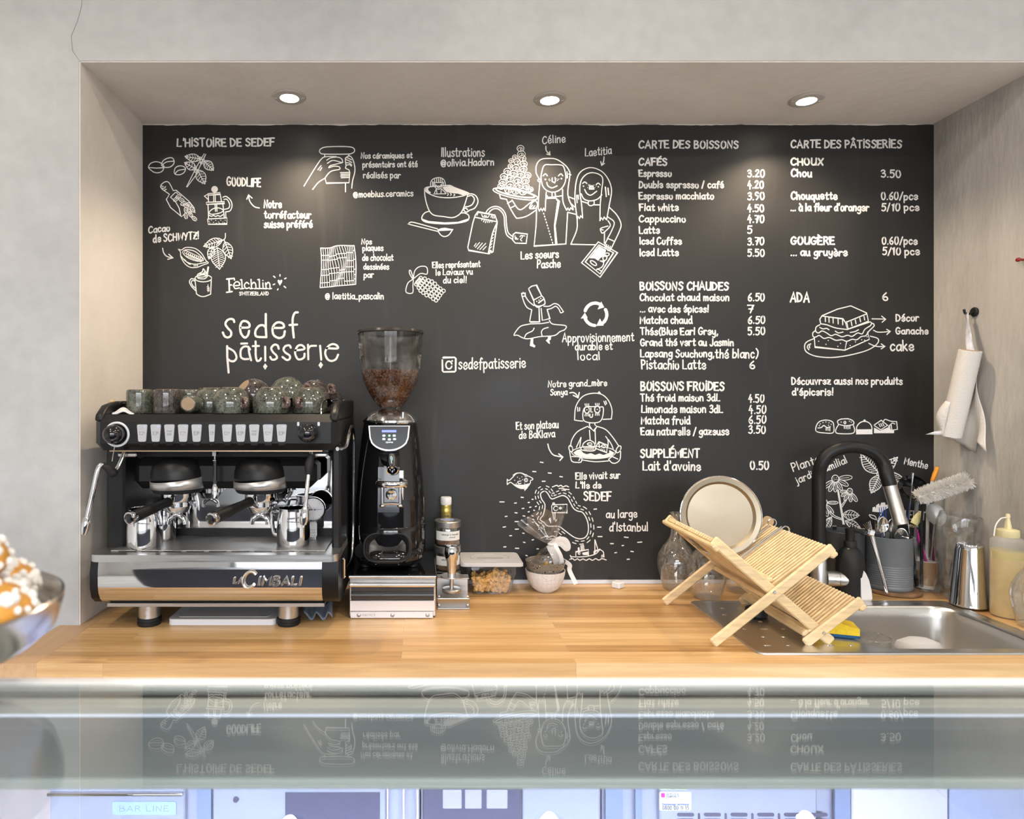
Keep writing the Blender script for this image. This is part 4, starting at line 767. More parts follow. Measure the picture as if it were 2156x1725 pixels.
# group housing, groups, portafilters
M().box((-.5415, 1.855, z(.411)), (.503, .11, .086), bev=.022).build('group_housing', BK, EM)
M().box((mc, 1.9, z(.465)), (.5, .12, .03)).build('boiler_cover', BKM, EM)
for gx, (hb, he) in ((-.671, (P(356, 1057, 1.755), P(272, 1092, 1.615))), (-.444, (P(528, 1056, 1.755), P(444, 1094, 1.615)))):
    gy = 1.815
    gp = M().lathe([(.0, .3995), (.0705, .3995), (.070, .415), (.066, .432), (.055, .446), (.035, .4535), (0, .455)], (gx, gy, CT), 40).build('group_head', BK, EM)
    bnd = M()
    n = 48; vs = []
    for i in range(n + 1):
        a = 2 * math.pi * i / n; top = .396 + .008 * (1 - math.sin(a)) * -.5 + .006 * math.cos(a) + .006
        for r, h in ((.0712, .3715), (.0716, top)): vs.append((gx + r * math.cos(a), gy + r * math.sin(a), CT + h))
    bnd.add(vs, [(2 * i, 2 * i + 2, 2 * i + 3, 2 * i + 1) for i in range(n)]); bnd.build('silver_band', SIL, gp, 'satin silver band', solid=.0015)
    M().lathe([(0, .36), (.062, .36), (.066, .364), (.068, .3725), (0, .3725)], (gx, gy, CT), 40).build('group_collar', BKM, gp)
    M().lathe([(0, .335), (.041, .335), (.043, .338), (.043, .36), (0, .36)], (gx, gy, CT), 36).build('group_flange', CH, gp)
    pf = M().lathe([(0, .300), (.014, .300), (.028, .305), (.034, .315), (.036, .322), (.038, .322), (.038, .336), (0, .336)], (gx, gy, CT), 36)
    for a in (-1, 1): pf.box((gx + a * .041, gy, z(.331)), (.012, .018, .006), bev=.001)
    pf.cyl((gx, gy - .03, z(.325)), hb, .0075, .0085, 14)
    pf = pf.build('portafilter', CH, EM, 'chrome portafilter with a black handle')
    ax = (he - hb); L = ax.length; u = ax / L
    M().lathe([(.0, 0), (.012, 0), (.0135, .004), (.0125, .014), (.0115, .03), (.0135, L * .5), (.0155, L * .85), (.0158, L - .014), (0, L - .014)], hb, 24, u).build('handle', BK, pf)
    M().lathe([(.0, L - .014), (.0164, L - .014), (.0168, L - .006), (.0158, L), (.0125, L + .0015), (.012, L), (0, L)], hb, 24, u).build('end_cap', CH, pf)
    M().lathe([(.0, L + .0004), (.0118, L + .0004), (.008, L + .0028), (0, L + .0035)], hb, 20, u).build('end_plug', BKG, pf)
    sp = M()
    for sg in (-1, 1): sp.tube(cr([(gx, gy - .004, z(.300)), (gx + sg * .009, gy - .006, z(.294)), (gx + sg * .019, gy - .008, z(.286)), (gx + sg * .022, gy - .008, z(.272))], 5), [.008] * 5 + [.007] * 6 + [.0062] * 5, 12)
    sp.build('spout', CH, pf)
# hot water outlet
hw = M().lathe([(0, .36), (.0065, .36), (.0085, .362), (.0085, .378), (.0075, .39), (.004, .402), (0, .402)], (P(453, 900, 1.765).x, 1.765, z(-.012)), 20).build('water_nozzle', CH, EM)
hx = P(453, 900, 1.765).x
M().cyl((hx, 1.765, z(.388)), (hx, 1.765, z(.452)), .0055).build('water_tube', BKG, hw)
M().lathe([(0, .4495), (.008, .4495), (.008, .452), (.004, .454), (.004, .463), (.010, .463), (.010, .474), (0, .474)], (hx, 1.765, CT), 6).build('hex_nut', CH, hw)
# steam wands
w = M().tube(cr([P(262, 952, 1.75), P(255, 972, 1.735), P(243, 992, 1.715), P(230, 988, 1.70), P(215, 979, 1.69), P(206, 990, 1.683), P(198, 1025, 1.678), P(184, 1090, 1.67)], 6), .0062, 12)
c0, c1 = P(184, 1088, 1.67), P(177, 1124, 1.668)
w.lathe([(.005, 0), (.008, .006), (.0105, .018), (.010, .032), (.007, .045), (.004, .046), (0, .044)], c0, 18, c1 - c0)
w = w.build('steam_wand', CH, EM)
M().tube(cr([P(244, 990, 1.7155), P(236, 996, 1.707), P(226, 986, 1.697), P(216, 979, 1.691)], 5), [.0075, .009, .0115, .012, .0125, .0125, .012, .011, .010, .0095, .009, .0085, .008, .0078, .0075, .007], 14).build('rubber_grip', BKM, w)
M().tube([P(242, 938, 1.733), P(236, 972, 1.72)], .0016, 6).build('guide_pin', CH, w)
w = M().tube(cr([P(655, 952, 1.758), P(651, 985, 1.745), P(647, 1025, 1.738), P(642, 1075, 1.732)], 6), .0058, 12)
c0, c1 = P(643, 1066, 1.733), P(639, 1108, 1.73)
w.lathe([(.0058, 0), (.0095, .008), (.0125, .024), (.0122, .036), (.0085, .048), (.004, .05), (.004, .056), (.002, .057), (0, .062)], c0, 18, c1 - c0)
w = w.build('steam_wand', CH, EM)
M().tube(cr([P(656, 958, 1.757), P(651, 978, 1.747), P(649, 1000, 1.742)], 6), [.008, .0085, .0095, .0105, .0115, .012, .012, .0118, .0112, .0105, .0098, .009, .008], 14).build('rubber_grip', BKM, w)
M().box(P(272, 957, 1.77), (.05, .03, .011), bev=.003).build('wand_bracket', ST, EM); M().box(P(677, 957, 1.80), (.035, .03, .011), bev=.003).build('wand_bracket', ST, EM)
# bent chrome rail on the right flank
m = M().tube(cr([V((-.225, 1.752, z(.482))), V((-.208, 1.79, z(.485))), V((-.204, 1.84, z(.52))), V((-.204, 1.90, z(.535))), V((-.204, 1.955, z(.51))), V((-.205, 1.97, z(.43))), V((-.206, 1.975, z(.30))), V((-.207, 1.97, z(.20))), V((-.208, 1.93, z(.145))), V((-.2205, 1.86, z(.13)))], 7), .0055, 12)
m.build('side_rail', CH, EM)
M().box((-.214, 1.80, z(.155)), (.010, .022, .055), bev=.003).build('tray_latch', CH, EM)
# pressure gauge in front of the backsplash
c = P(661, 1071, 1.885)
ga = M().lathe([(0, 0), (.0335, 0), (.0345, .004), (.0345, .012), (.0315, .0145), (.030, .012), (0, .012)], c, 36, (0, -1, 0)).build('pressure_gauge', CH, EM)
M().lathe([(0, .0122), (.0298, .0122), (0, .0124)], c, 32, (0, -1, 0)).build('dial', WH, ga)
d1 = M()
for k in range(24):
    a = R(k * 15); r1 = .026 if k % 3 else .023
    d1.tube([(c.x + r1 * math.cos(a), c.y - .0128, c.z + r1 * math.sin(a)), (c.x + .028 * math.cos(a), c.y - .0128, c.z + .028 * math.sin(a))], .0004, 4)
for sx in (-.004, .004): d1.ball((c.x + sx, c.y - .0135, c.z - .001), (.0028, .001, .0028), 10, 6)
d1.tube([(c.x + .004, c.y - .0135, c.z - .001), (c.x + .024, c.y - .0135, c.z)], .0006, 5); d1.tube([(c.x - .004, c.y - .0135, c.z - .001), (c.x - .014, c.y - .0135, c.z + .016)], .0006, 5)
d1.build('scale_marking', GREYICON, ga)
M().box((c.x - .002, 1.889, (c.z + z(.21)) / 2 - .014), (.02, .006, c.z - z(.21) - .03), bev=.002).build('gauge_stem', ST, ga)
st = M(); plate(st, rrect(.034, .042, .006, 4), P(655, 1115, 1.884), .001); sk = st.build('sticker', WHS, EM, 'small white sticker with three lines of print')
tx = M()
def tubetext(m, txt, x0, x1, zb, h, y, r, slant=0.0, n=4):
    cx = 0; it = []
    for ch in txt:
        wd, s_ = strokes_of(ch); it.append((cx, s_)); cx += wd + 14
    kx = (x1 - x0) / (cx - 14); kz = h / 100
    for c_, s_ in it:
        for q in s_: m.tube([(x0 + (c_ + a) * kx + slant * e * kz, y, zb + e * kz) for a, e in q], r, n)
sc = P(655, 1115, 1.884)
for i, wd in enumerate(('İSTİTUTO', 'ESPRESSO', 'İTALİANO')): tubetext(tx, wd, sc.x - .013, sc.x + .013, sc.z - .004 - i * .0075, .0045, 1.8826, .0003)
tx.build('print', GREYICON, sk)
# raised chrome maker's letters on the front panel
lg = M(); yl = 1.7195
def Lp(px, py): return P(px, py, 1.72)
a, b = Lp(491, 1229), Lp(510, 1229); tubetext(lg, 'LA', a.x, b.x, a.z, .0155, yl - .001, .0023, .18, 6)
c = Lp(526, 1221)
lg.tube([(c.x + .0165 * math.cos(t) + .18 * .022 * math.sin(t), yl - .001, c.z + .0215 * math.sin(t)) for t in [R(38 + i * 284 / 20) for i in range(21)]], .004, 8)
a, b = Lp(543, 1233), Lp(633, 1233); tubetext(lg, 'IMBALI', a.x, b.x, a.z, .0225, yl - .001, .0028, .18, 6)
lg.build('logo', mat('logo_silver', (.86, .84, .80), .22, 1), EM, 'raised chrome lettering')
# ---------------------------------------------------------------- steel milk jugs on the drip tray
def jug(name, label, x, y, r, h, hang, group='steel milk jugs'):
    t = thing(name, label, 'milk jug', (x, y, z(.212)), group)
    b = [(0, .0), (r * .93, .0), (r * .985, .003), (r, .008), (r, h * .5), (r * .96, h * .72), (r * .87, h * .90), (r * .89, h), (r * .85, h), (r * .83, h * .9), (r * .92, h * .71), (r * .96, h * .5), (r * .96, .01), (0, .008)]
    M().lathe(b, (x, y, z(.212)), 36).build('jug_body', CH, t)
    a = R(hang); ux, uy = math.cos(a), math.sin(a)
    M().tube(cr([(x + ux * r * .84, y + uy * r * .84, z(.212) + h * .88), (x + ux * r * 1.35, y + uy * r * 1.35, z(.212) + h * .86), (x + ux * r * 1.42, y + uy * r * 1.42, z(.212) + h * .6), (x + ux * r * 1.3, y + uy * r * 1.3, z(.212) + h * .28), (x + ux * r * .97, y + uy * r * .97, z(.212) + h * .24)], 6), .004, 8, flat=1.6).build('handle', CH, t)
    s = M(); a2 = a + math.pi; vx, vy = math.cos(a2), math.sin(a2)
    s.lathe([(.004, 0), (.010, h * .16)], (x + vx * r * .74, y + vy * r * .74, z(.212) + h * .86), 10, (vx * .5, vy * .5, .8)); s.build('spout', CH, t)
    return t
jug('milk_jug', 'steel milk jug under the left group handle', P(304, 900, 1.80).x, 1.80, .0465, .105, 150)
t = jug('milk_jug', 'small steel milk jug with a white sticker at the back of the drip tray', P(345, 900, 1.895).x, 1.895, .033, .10, 110)
st = M(); plate(st, rrect(.008, .028, .002, 2), (P(337, 900, 1.86).x, 1.8605, z(.255)), .0006); st.build('sticker', WHS, t)
jug('milk_jug', 'steel milk jug under the right steam wand', P(618, 900, 1.825).x, 1.825, .0455, .103, 165)
# ---------------------------------------------------------------- glazed stoneware cups stacked on the machine
def glaze(name, c0, c1, c2, sc=55):
    m = bpy.data.materials.new(name); m.use_nodes = True; t = m.node_tree; N = t.nodes; b = N['Principled BSDF']; L = t.links.new
    b.inputs['Roughness'].default_value = .12; b.inputs['Coat Weight'].default_value = .6; b.inputs['Coat Roughness'].default_value = .05
    tc = N.new('ShaderNodeTexCoord'); oi = N.new('ShaderNodeObjectInfo'); ad = N.new('ShaderNodeVectorMath'); L(tc.outputs['Object'], ad.inputs[0]); L(oi.outputs['Random'], ad.inputs[1])
    n1 = N.new('ShaderNodeTexNoise'); n1.inputs['Scale'].default_value = sc; n1.inputs['Detail'].default_value = 6; n1.inputs['Roughness'].default_value = .7; L(ad.outputs[0], n1.inputs[0])
    n2 = N.new('ShaderNodeTexNoise'); n2.inputs['Scale'].default_value = 260; n2.inputs['Detail'].default_value = 3; L(ad.outputs[0], n2.inputs[0])
    rp = N.new('ShaderNodeValToRGB'); e = rp.color_ramp.elements; e[0].position = .34; e[1].position = .68; e[0].color = (*c0, 1); e[1].color = (*c2, 1); k = e.new(.5); k.color = (*c1, 1); L(n1.outputs['Fac'], rp.inputs[0])
    r2 = N.new('ShaderNodeValToRGB'); e = r2.color_ramp.elements; e[0].position = .36; e[1].position = .46; e[0].color = (.25, .25, .25, 1); e[1].color = (1, 1, 1, 1); L(n2.outputs['Fac'], r2.inputs[0])
    mx = N.new('ShaderNodeMixRGB'); mx.blend_type = 'MULTIPLY'; mx.inputs[0].default_value = 1; L(rp.outputs[0], mx.inputs[1]); L(r2.outputs[0], mx.inputs[2]); L(mx.outputs[0], b.inputs['Base Color'])
    return m
GG = glaze('green_glaze', (.040, .038, .028), (.095, .10, .078), (.16, .165, .13)); GD = glaze('brown_glaze', (.028, .021, .019), (.065, .052, .046), (.12, .105, .095)); GR = glaze('bronze_glaze', (.06, .035, .03), (.14, .09, .075), (.22, .17, .15), 90)
CLAY = mat('bare_clay', (.36, .25, .16), .8, var=.1, vscale=60)
BOWL = [(.023, 0), (.026, .001), (.036, .010), (.044, .026), (.046, .040), (.0445, .056), (.043, .0635), (.041, .0645), (.0395, .063), (.041, .055), (.0425, .04), (.0405, .027), (.032, .012), (0, .008)]
MUG = [(.031, 0), (.034, .001), (.0355, .004), (.036, .012), (.036, .060), (.035, .065), (.0335, .0655), (.032, .064), (.0325, .058), (.0325, .012), (.030, .008), (0, .007)]
ESP = [(.0185, 0), (.0205, .001), (.0235, .005), (.0255, .016), (.0262, .032), (.0262, .046), (.025, .0505), (.0235, .0505), (.0235, .045), (.0235, .016), (0, .006)]
BS = 1.1
def cup(label, prof, gl, ring, loc, rot):
    t = thing('cup', label, 'cup', (0, 0, 0), 'stoneware cups on the coffee machine')
    M().lathe(prof, (0, 0, 0), 40).build('cup_body', gl, t)
    M().lathe([(0, -.0006), (prof[0][0] - .001, -.0006), (prof[0][0] - .0005, .0008), (0, .0012)], (0, 0, 0), 32).build('foot_disc', CLAY, t, 'unglazed clay base')
    if ring:
        rr = max(p[0] for p in prof) - .003; h = M()
        h.tube([(rr + .0085 + .0095 * math.cos(a), .0, .038 + .0115 * math.sin(a)) for a in [k * math.pi / 10 for k in range(20)]], .0068, 10, True, flat=.8); h.build('ring_handle', GR, t)
    t.location = loc; t.rotation_euler = [R(a) for a in rot]
    if prof is BOWL: t.scale = (BS,) * 3
    return t
ct = z(.5745)
def CU(lab, prof, gl, ring, px, d, rot, zz=None, h=None):
    x = P(px, 900, d).x
    hh = max(p[1] for p in prof) * (BS if prof is BOWL else 1)
    cup(lab, prof, gl, ring, (x, d, (ct + hh + .0005) if zz is None else zz), rot)
CU('green glazed straight mug upside down, leftmost on the coffee machine', MUG, GG, False, 295, 1.835, (180, 0, 20))
CU('dark glazed straight mug upside down, second from the left end', MUG, GD, False, 352, 1.815, (180, 0, 70))
CU('green brown straight mug behind the cup lying on its side', MUG, GG, False, 399, 1.905, (180, 0, 130))
cup('small glazed cup lying on its side showing its bare clay foot', ESP, GG, False, (P(395.5, 900, 1.778).x, 1.778, ct + .0268), (-90, 0, 0))
CU('dark round cup half hidden behind the green round cups', BOWL, GD, False, 437, 1.985, (180, 0, 200))
CU('greyish green round cup just left of the ring handled one', BOWL, GG, False, 446, 1.885, (180, 0, 100))
CU('olive green round cup with a bronze ring handle in front', BOWL, GG, True, 487, 1.815, (180, 0, -38))
CU('grey green round cup under the tilted one, ring handle to its right', BOWL, GG, True, 571, 1.815, (180, 0, -35))
CU('green round cup whose ring handle faces the room', BOWL, GG, True, 652, 1.86, (180, 0, -110))
def CT_(lab, gl, ring, px, d, h, foot, hand):
    f = V(foot).normalized(); zx = -f; xx = V(hand); xx = (xx - zx * xx.dot(zx)).normalized(); yy = zx.cross(xx)
    e = Matrix((xx, yy, zx)).transposed().to_euler(); c = V((P(px, 900, d).x, d, ct + h)) + f * .032 * BS
    cup(lab, BOWL, gl, ring, c, [math.degrees(a) for a in e])
CT_('brown glazed round cup tipped over, showing its clay foot up left', GD, False, 530, 1.935, .054, (-.60, -.50, .62), (1, 0, 0))
CT_('speckled green round cup perched askew, the highest of the cup stack', GG, True, 604, 1.900, .061, (-.30, .22, .93), (.85, .3, .45))
CT_('brown glazed round cup leaning on the right of the heap', GD, True, 662, 1.955, .054, (-.25, .35, .9), (.9, -.3, .4))
CU('brown round cup at the right end behind the wire loop', BOWL, GD, False, 688, 2.045, (180, 0, 0))
# small things on the top tray
t = thing('dish_brush', 'small wooden brush head at the left end of the coffee machine top', 'brush', P(236, 858, 1.83)); c = P(236, 857, 1.83)
M().ball(c, (.012, .011, .021), 14, 10).build('bristle_head', mat('bristle_tan', (.55, .40, .20), .9, bump=.6, bscale=300), t)
M().tube(cr([P(242, 866, 1.83), P(252, 852, 1.84), P(262, 850, 1.86)], 5), .006, 10).build('handle', BKG, t)
tag(M().grid(lambda u, v: P(236 + 46 * u, 871 - 10 * math.sin(math.pi * u) * (1 if v > .5 else .3) + 2 * math.sin(u * 9), 1.755 + .05 * v), 14, 4).build('cleaning_cloth', WHS, None, origin=P(257, 872, 1.78), solid=.004), 'folded white cloth at the front left corner of the coffee machine top', 'cloth')
tag(M().tube(cr([P(676, 872, 1.79), P(677, 852, 1.80), P(684, 843, 1.83), P(700, 838, 1.88), P(709, 838, 1.92), P(709, 843, 1.92), P(698, 844, 1.87)], 6), .0016, 8).build('wire_loop', CH, None, origin=P(676, 872, 1.79)), 'bent wire loop standing at the right end of the cups', 'wire')
# ---------------------------------------------------------------- under and beside the machine
t = thing('cutting_board', 'white plastic cutting board lying under the coffee machine', 'cutting board', (-.553, 1.87, CT))
c = ((360 + 585) / 2 - VX) * 1.82 / F_PX
M().prism(rrect(.292, .20, .014, 5), .016, Matrix.Translation((c, 1.893, CT + .0004))).build('slab', WH, t)
m = M(); pl = rrect(.25, .16, .01, 4); m.tube([(c + x, 1.893 + y, z(.0162)) for x, y in pl], .0016, 6, True); m.build('juice_groove', mat('groove_grey', (.55, .55, .56), .5), t)
BC = mat('bluegrey_cloth', (.16, .19, .23), .9, var=.15, vscale=40)
m = M()
def leafy(u, v):
    x0 = 640 + 60 * u; zig = 1290 + 14 * abs(math.sin(u * 7.5)) * v - 14 * (1 - v)
    q = P(x0, zig, 1.845 + .06 * (1 - v) - .02 * v); q.z = max(CT + .0025, q.z + .012 * (1 - v) + .006 * math.sin(u * 15)); return q
tag(m.grid(leafy, 24, 6).build('cleaning_rag', BC, None, origin=P(670, 1300, 1.85), solid=.002), 'crumpled blue grey rag behind the right foot of the coffee machine', 'cloth')
# ---------------------------------------------------------------- knock box drawer under the grinder
WOODL = mat('light_bamboo', (.80, .60, .36), .45, var=.12, vscale=9, stretch=(1, 14, 14))
INKB = mat('label_ink', (.10, .10, .11), .6); PAPER = mat('label_paper', (.74, .73, .70), .6)
kx0, kx1, ky = -.205, .0385, 1.848; kc = (kx0 + kx1) / 2; kw = kx1 - kx0
KB = thing('knock_box', 'stainless steel coffee knock box drawer under the grinder', 'knock box', (kc, 1.98, CT))
M().box((kc, 1.99, z(.062)), (kw, .27, .116), bev=.002).build('box_shell', ST, KB)
M().box((kc, 1.99, z(.1205)), (kw + .002, .285, .0035), bev=.001).build('top_plate', BKG, KB, 'dark rubber top plate')
M().cyl((kx0, 1.853, z(.1165)), (kx1, 1.853, z(.1165)), .006, n=16).build('front_lip', CH, KB)
dr = M().box((kc, 1.851, z(.036)), (kw - .004, .01, .03), bev=.0015).build('drawer', mat('satin_steel', (.72, .68, .66), .4, .85, rvar=.06, vscale=30), KB)
M().box((kc, 1.858, z(.072)), (kw - .012, .02, .05)).build('finger_slot', BKG, dr)
M().tube([(kx0 + .003, 1.851, z(.094)), (kx1 - .003, 1.851, z(.094))], .0085, 18).build('drawer_handle', CH, dr)
M().tube([(kx0 + .006, 1.8505, z(.0655)), (kx1 - .006, 1.8505, z(.0655))], .0105, 18, flat=1.1).build('knock_bar', mat('rubber_bar', (.03, .03, .032), .25, coat=.4), dr)
b = M().box((kc - .002, 1.8505, z(.0105)), (kw - .012, .008, .018), bev=.001).build('base_rail', MT['satin_steel'], KB)
for fx in (-.094, .0, .098):
    s = M().lathe([(0, 0), (.0055, 0), (.0058, .001), (.0045, .0018), (0, .0018)], (kc + fx, 1.8466, z(.0105)), 16, (0, -1, 0)); s.build('screw', STD, b)
tx = M(); tubetext(tx, 'IOEFREX', kc - .084, kc - .048, z(.0075), .0065, 1.8464, .00045); tx.build('embossed_lettering', STD, b)
for x in (kx0 + .02, kx1 - .02):
    for y in (1.875, 2.1): M().box((x, y, z(.0022)), (.02, .02, .0044)).build('foot', BKM, KB)
# ---------------------------------------------------------------- coffee grinder
gx, gy = P(822, 900, 2.015).x, 2.015; zb = .1235
GRD = thing('coffee_grinder', 'glossy black coffee grinder with a clear hopper of beans', 'coffee grinder', (gx, gy, z(zb)))
M().lathe([(0, .147), (.100, .147), (.106, .16), (.107, .18), (.1065, .22), (.106, .238), (.1045, .24), (.1045, .30), (.1005, .37), (.095, .43), (.089, .485), (.083, .53), (.080, .545), (0, .547)], (gx, gy, CT), 48, sy=.98).build('grinder_body', BKG, GRD)
bs = M()
bs.prism([(x, y) for x, y in rrect(.196, .235, .085, 10)], .045, Matrix.Translation((gx, gy - .022, z(.132)))); o = bs.build('grinder_base', BKG, GRD)
md = o.modifiers.new('b', 'BEVEL'); md.width = .018; md.segments = 4
for dx in (-.07, .07):
    for dy in (-.075, .06): M().cyl((gx + dx, gy + dy, z(zb + .0004)), (gx + dx, gy + dy, z(.136)), .013).build('foot', BKM, GRD)
q = Matrix.Translation((gx - .003, gy - .120, z(.186))) @ rotm(52)
tr = M(); pts = rrect(.132, .085, .034, 8)
for i, (k, h) in enumerate(((1.0, 0), (1.02, .006), (.94, .010), (.88, .004), (.8, -.006), (.5, -.012))):
    tr.v += [q @ V((x * k, y * k, h)) for x, y in pts]
n = len(pts)
tr.f = [(j * n + i, j * n + (i + 1) % n, (j + 1) * n + (i + 1) % n, (j + 1) * n + i) for j in range(5) for i in range(n)] + [tuple(range(5 * n, 6 * n))]
tr.build('grounds_tray', mat('tray_black', (.014, .014, .015), .28), GRD)
tk = M(); tk.tube([q @ V((x * 1.02, y * 1.02, .006)) for x, y in pts], .003, 8, True); tk.build('tray_rim', BK, GRD)
M().lathe([(.018, 0), (.022, .003), (.019, .008), (0, .006)], (gx - .078, gy - .105, z(.175)), 20, (-.5, -.8, .25)).build('side_button', BK, GRD)
M().box((gx, gy - .1015, z(.352)), (.062, .012, .13), rotm(-7)).build('back_plate', mat('blue_black', (.012, .016, .03), .12, coat=.4), GRD)
M().lathe([(.080, .541), (.0835, .545), (.0835, .551), (.079, .555), (.074, .561), (.062, .572), (.045, .580), (.034, .583), (0, .583)], (gx, gy, CT), 48).build('collar', CH, GRD, 'polished chrome collar')
pr = M().cyl(P(848, 893, 1.955), P(848, 885, 1.955), .004); pr.cyl(P(848, 881, 1.955), P(848, 868, 1.955), .0055); pr.build('collar_pin', CH, GRD)
# control panel
fr = M(); pp = []
for i in range(25):
    t = R(180 + 180 * i / 24); pp.append((.057 * math.cos(t) * (1 if abs(math.cos(t)) < .9 else .97), .044 * math.sin(t)))
pp = [(.058, .022)] + [(-.058, .022)] + [(a, b - .004) for a, b in pp]
pm = Matrix.Translation((gx + .001, gy - .094, z(.513))) @ rotm(-10) @ Matrix(((1, 0, 0, 0), (0, 0, -1, 0), (0, 1, 0, 0), (0, 0, 0, 1)))
fr.prism([(a * 1.04, b * 1.05) for a, b in pp], .006, pm); pn = fr.build('control_panel', SIL, GRD, 'silver edged display panel')
m = M(); m.prism([(a * .97, b * .96) for a, b in pp], .0068, pm); m.build('panel_face', mat('panel_black', (.03, .032, .036), .25), pn)
m = M(); m.prism([(x, y + .007) for x, y in rrect(.042, .0065, .001, 2)], .0075, pm); m.build('display', mat('lcd_blue', (.1, .12, .9), .4, emit=(.16, .20, 1.0), estr=1.6), pn)
for nm, pos, em in (('button_light', ((-.015, -.006), (.015, -.006), (-.015, -.016), (.001, -.017), (.016, -.016)), (.55, .75, .85)), ('green_light', ((.001, -.006),), (.02, .9, .15))):
    mm = mat(nm, (.5, .6, .6), .4, emit=em, estr=1.3)
    for a, b in pos:
        m = M(); m.prism([(x + a, y + b) for x, y in rrect(.0085 if nm == 'button_light' else .0062, .0055, .002, 3)], .0077, pm); m.build(nm, mm, pn)
m = M(); cx = 0
for ch in 'COMPAK':
    wd, st = strokes_of(ch)
    for sk in st: m.tube([pm @ V((-.009 + (cx + a) * .000052, -.0275 + b * .00004, .0076)) for a, b in sk], .0005, 5)
    cx += wd + 12
m.build('panel_lettering', mat('panel_white', (.8, .85, .9), .4, emit=(.6, .7, .8), estr=.5), pn)
# outlet and fork holder
bz = M().lathe([(0, .0), (.02, .0), (.024, .012), (.028, .04), (0, .04)], (gx - .0, gy - .070, z(.425)), 24, (0, -.55, .6)); bz.build('outlet_boss', BKG, GRD)
p0, p1 = P(824, 962, 1.915), P(826, 990, 1.868)
M().lathe([(0, 0), (.0135, 0), (.0145, .02), (.0165, (p1 - p0).length), (.0175, (p1 - p0).length + .002), (.0145, (p1 - p0).length + .001), (.011, .02), (0, .018)], p0, 28, p1 - p0).build('outlet', CH, GRD)
fk = M(); fc = P(825, 1018, 1.905)
fk.box(P(825, 1022, 1.925), (.07, .006, .09), bev=.002)
fk.tube([(fc.x + .042 * math.cos(a), fc.y - .0 + .03 * math.sin(a), fc.z) for a in [R(180 + 180 * i / 16) for i in range(17)]], .0065, 10, flat=1.4)
for sx in (-.037, .037):
    fk.box((fc.x + sx, fc.y - .002, fc.z), (.014, .02, .026), bev=.004)
for sx in (-.027, .024): fk.cyl((fc.x + sx, fc.y - .012, fc.z - .006), (fc.x + sx, fc.y - .012, fc.z - .06), .0042); fk.ball((fc.x + sx, fc.y - .014, fc.z - .062), (.0085, .0085, .006))
fk.tube([(fc.x - .027, fc.y - .014, fc.z - .058), (fc.x, fc.y - .022, fc.z - .055), (fc.x + .024, fc.y - .014, fc.z - .058)], .0035, 8)
fk.lathe([(0, 0), (.016, 0), (.016, .004), (.011, .007), (.004, .004), (0, .003)], (fc.x - .001, fc.y - .014, fc.z - .03), 20, (0, -1, 0))
fk.build('portafilter_fork', CH, GRD)
# hopper
HC = [(.030, .583), (.034, .590), (.050, .607), (.070, .640), (.084, .672), (.091, .705), (.0955, .75), (.098, .80), (.0985, .816)]
M().lathe(HC + [(r - .0022, h) for r, h in HC[::-1]], (gx, gy, CT), 56).build('hopper', HOP, GRD)
M().lathe([(.0, .818), (.094, .816), (.1005, .812), (.102, .815), (.100, .822), (.07, .828), (0, .830)], (gx, gy, CT), 56).build('hopper_lid', mat('smoked_lid', (.06, .055, .05), .2, .5), GRD)
M().cyl((gx, gy, z(.60)), (gx, gy, z(.815)), .010, n=16).build('hopper_tube', PG, GRD)
bn = M(); random.seed(21)
def hr(h):
    for (r0, h0), (r1, h1) in zip(HC, HC[1:]):
        if h0 <= h <= h1: return r0 + (r1 - r0) * (h - h0) / (h1 - h0)
    return .03
core = [(0, .588)] + [(hr(h) - .009, h) for h in (.59, .60, .62, .64, .66, .68)] + [(.05, .695), (0, .688)]
bn.lathe(core, (gx, gy, CT), 32)
for k in range(900):
    if k < 620: h = .59 + .108 * random.random() ** .62; r = hr(h) - .0068; 
    else: r = (hr(.69) - .008) * math.sqrt(random.random()); h = .688 + .012 * (r / .08) + random.uniform(-.002, .002)
    a = random.uniform(0, 2 * math.pi) if k >= 620 else random.uniform(R(165), R(375))
    bn.ball((gx + r * math.cos(a), gy + r * math.sin(a), z(h)), (.0052, .0038, .0034), 7, 5, rotm(random.uniform(0, 180), random.uniform(0, 180), random.uniform(0, 180)))
o = bn.build('coffee_beans', mat('roasted_bean', (.15, .06, .024), .38, var=.5, vscale=120), GRD); o['kind'] = 'stuff'
# ---------------------------------------------------------------- tamper on its stand
tcx, ty = P(951, 900, 1.965).x, 1.965
t = thing('tamper_stand', 'bent stainless steel stand holding the tamper', 'stand', (tcx + .003, ty, CT)); w = .094
m = M(); m.box((tcx + .004, ty + .005, z(.002)), (w, .085, .003), bev=.0008); m.box((tcx + .004, ty + .046, z(.042)), (w, .003, .083), bev=.0008)
for sx in (-1, 1): m.box((tcx + .004 + sx * .033, ty + .015, z(.084)), (.028, .062, .003), bev=.0008)
m.box((tcx + .004, ty + .038, z(.084)), (w, .018, .003), bev=.0008)
m.build('bracket', ST, t)
M().box((tcx + .004, ty - .032, z(.018)), (w, .003, .035), rotm(28), bev=.0008).build('front_plate', ST, t)
for sx in (-.038, .046):
    for h in (.012, .034): M().lathe([(0, 0), (.004, 0), (.003, .002), (0, .002)], (tcx + sx, ty - .038 + h * .45, z(h)), 10, (0, -1, .5)).build('screw', STD, t)
t = thing('tamper', 'chrome coffee tamper hanging in its steel stand', 'tamper', (tcx, ty, z(.04)))
M().lathe([(0, .0405), (.027, .0405), (.0285, .043), (.0285, .0495), (.026, .052), (.006, .054), (.006, .0845), (.0, .0845)], (tcx, ty, CT), 36).build('base', ST, t)
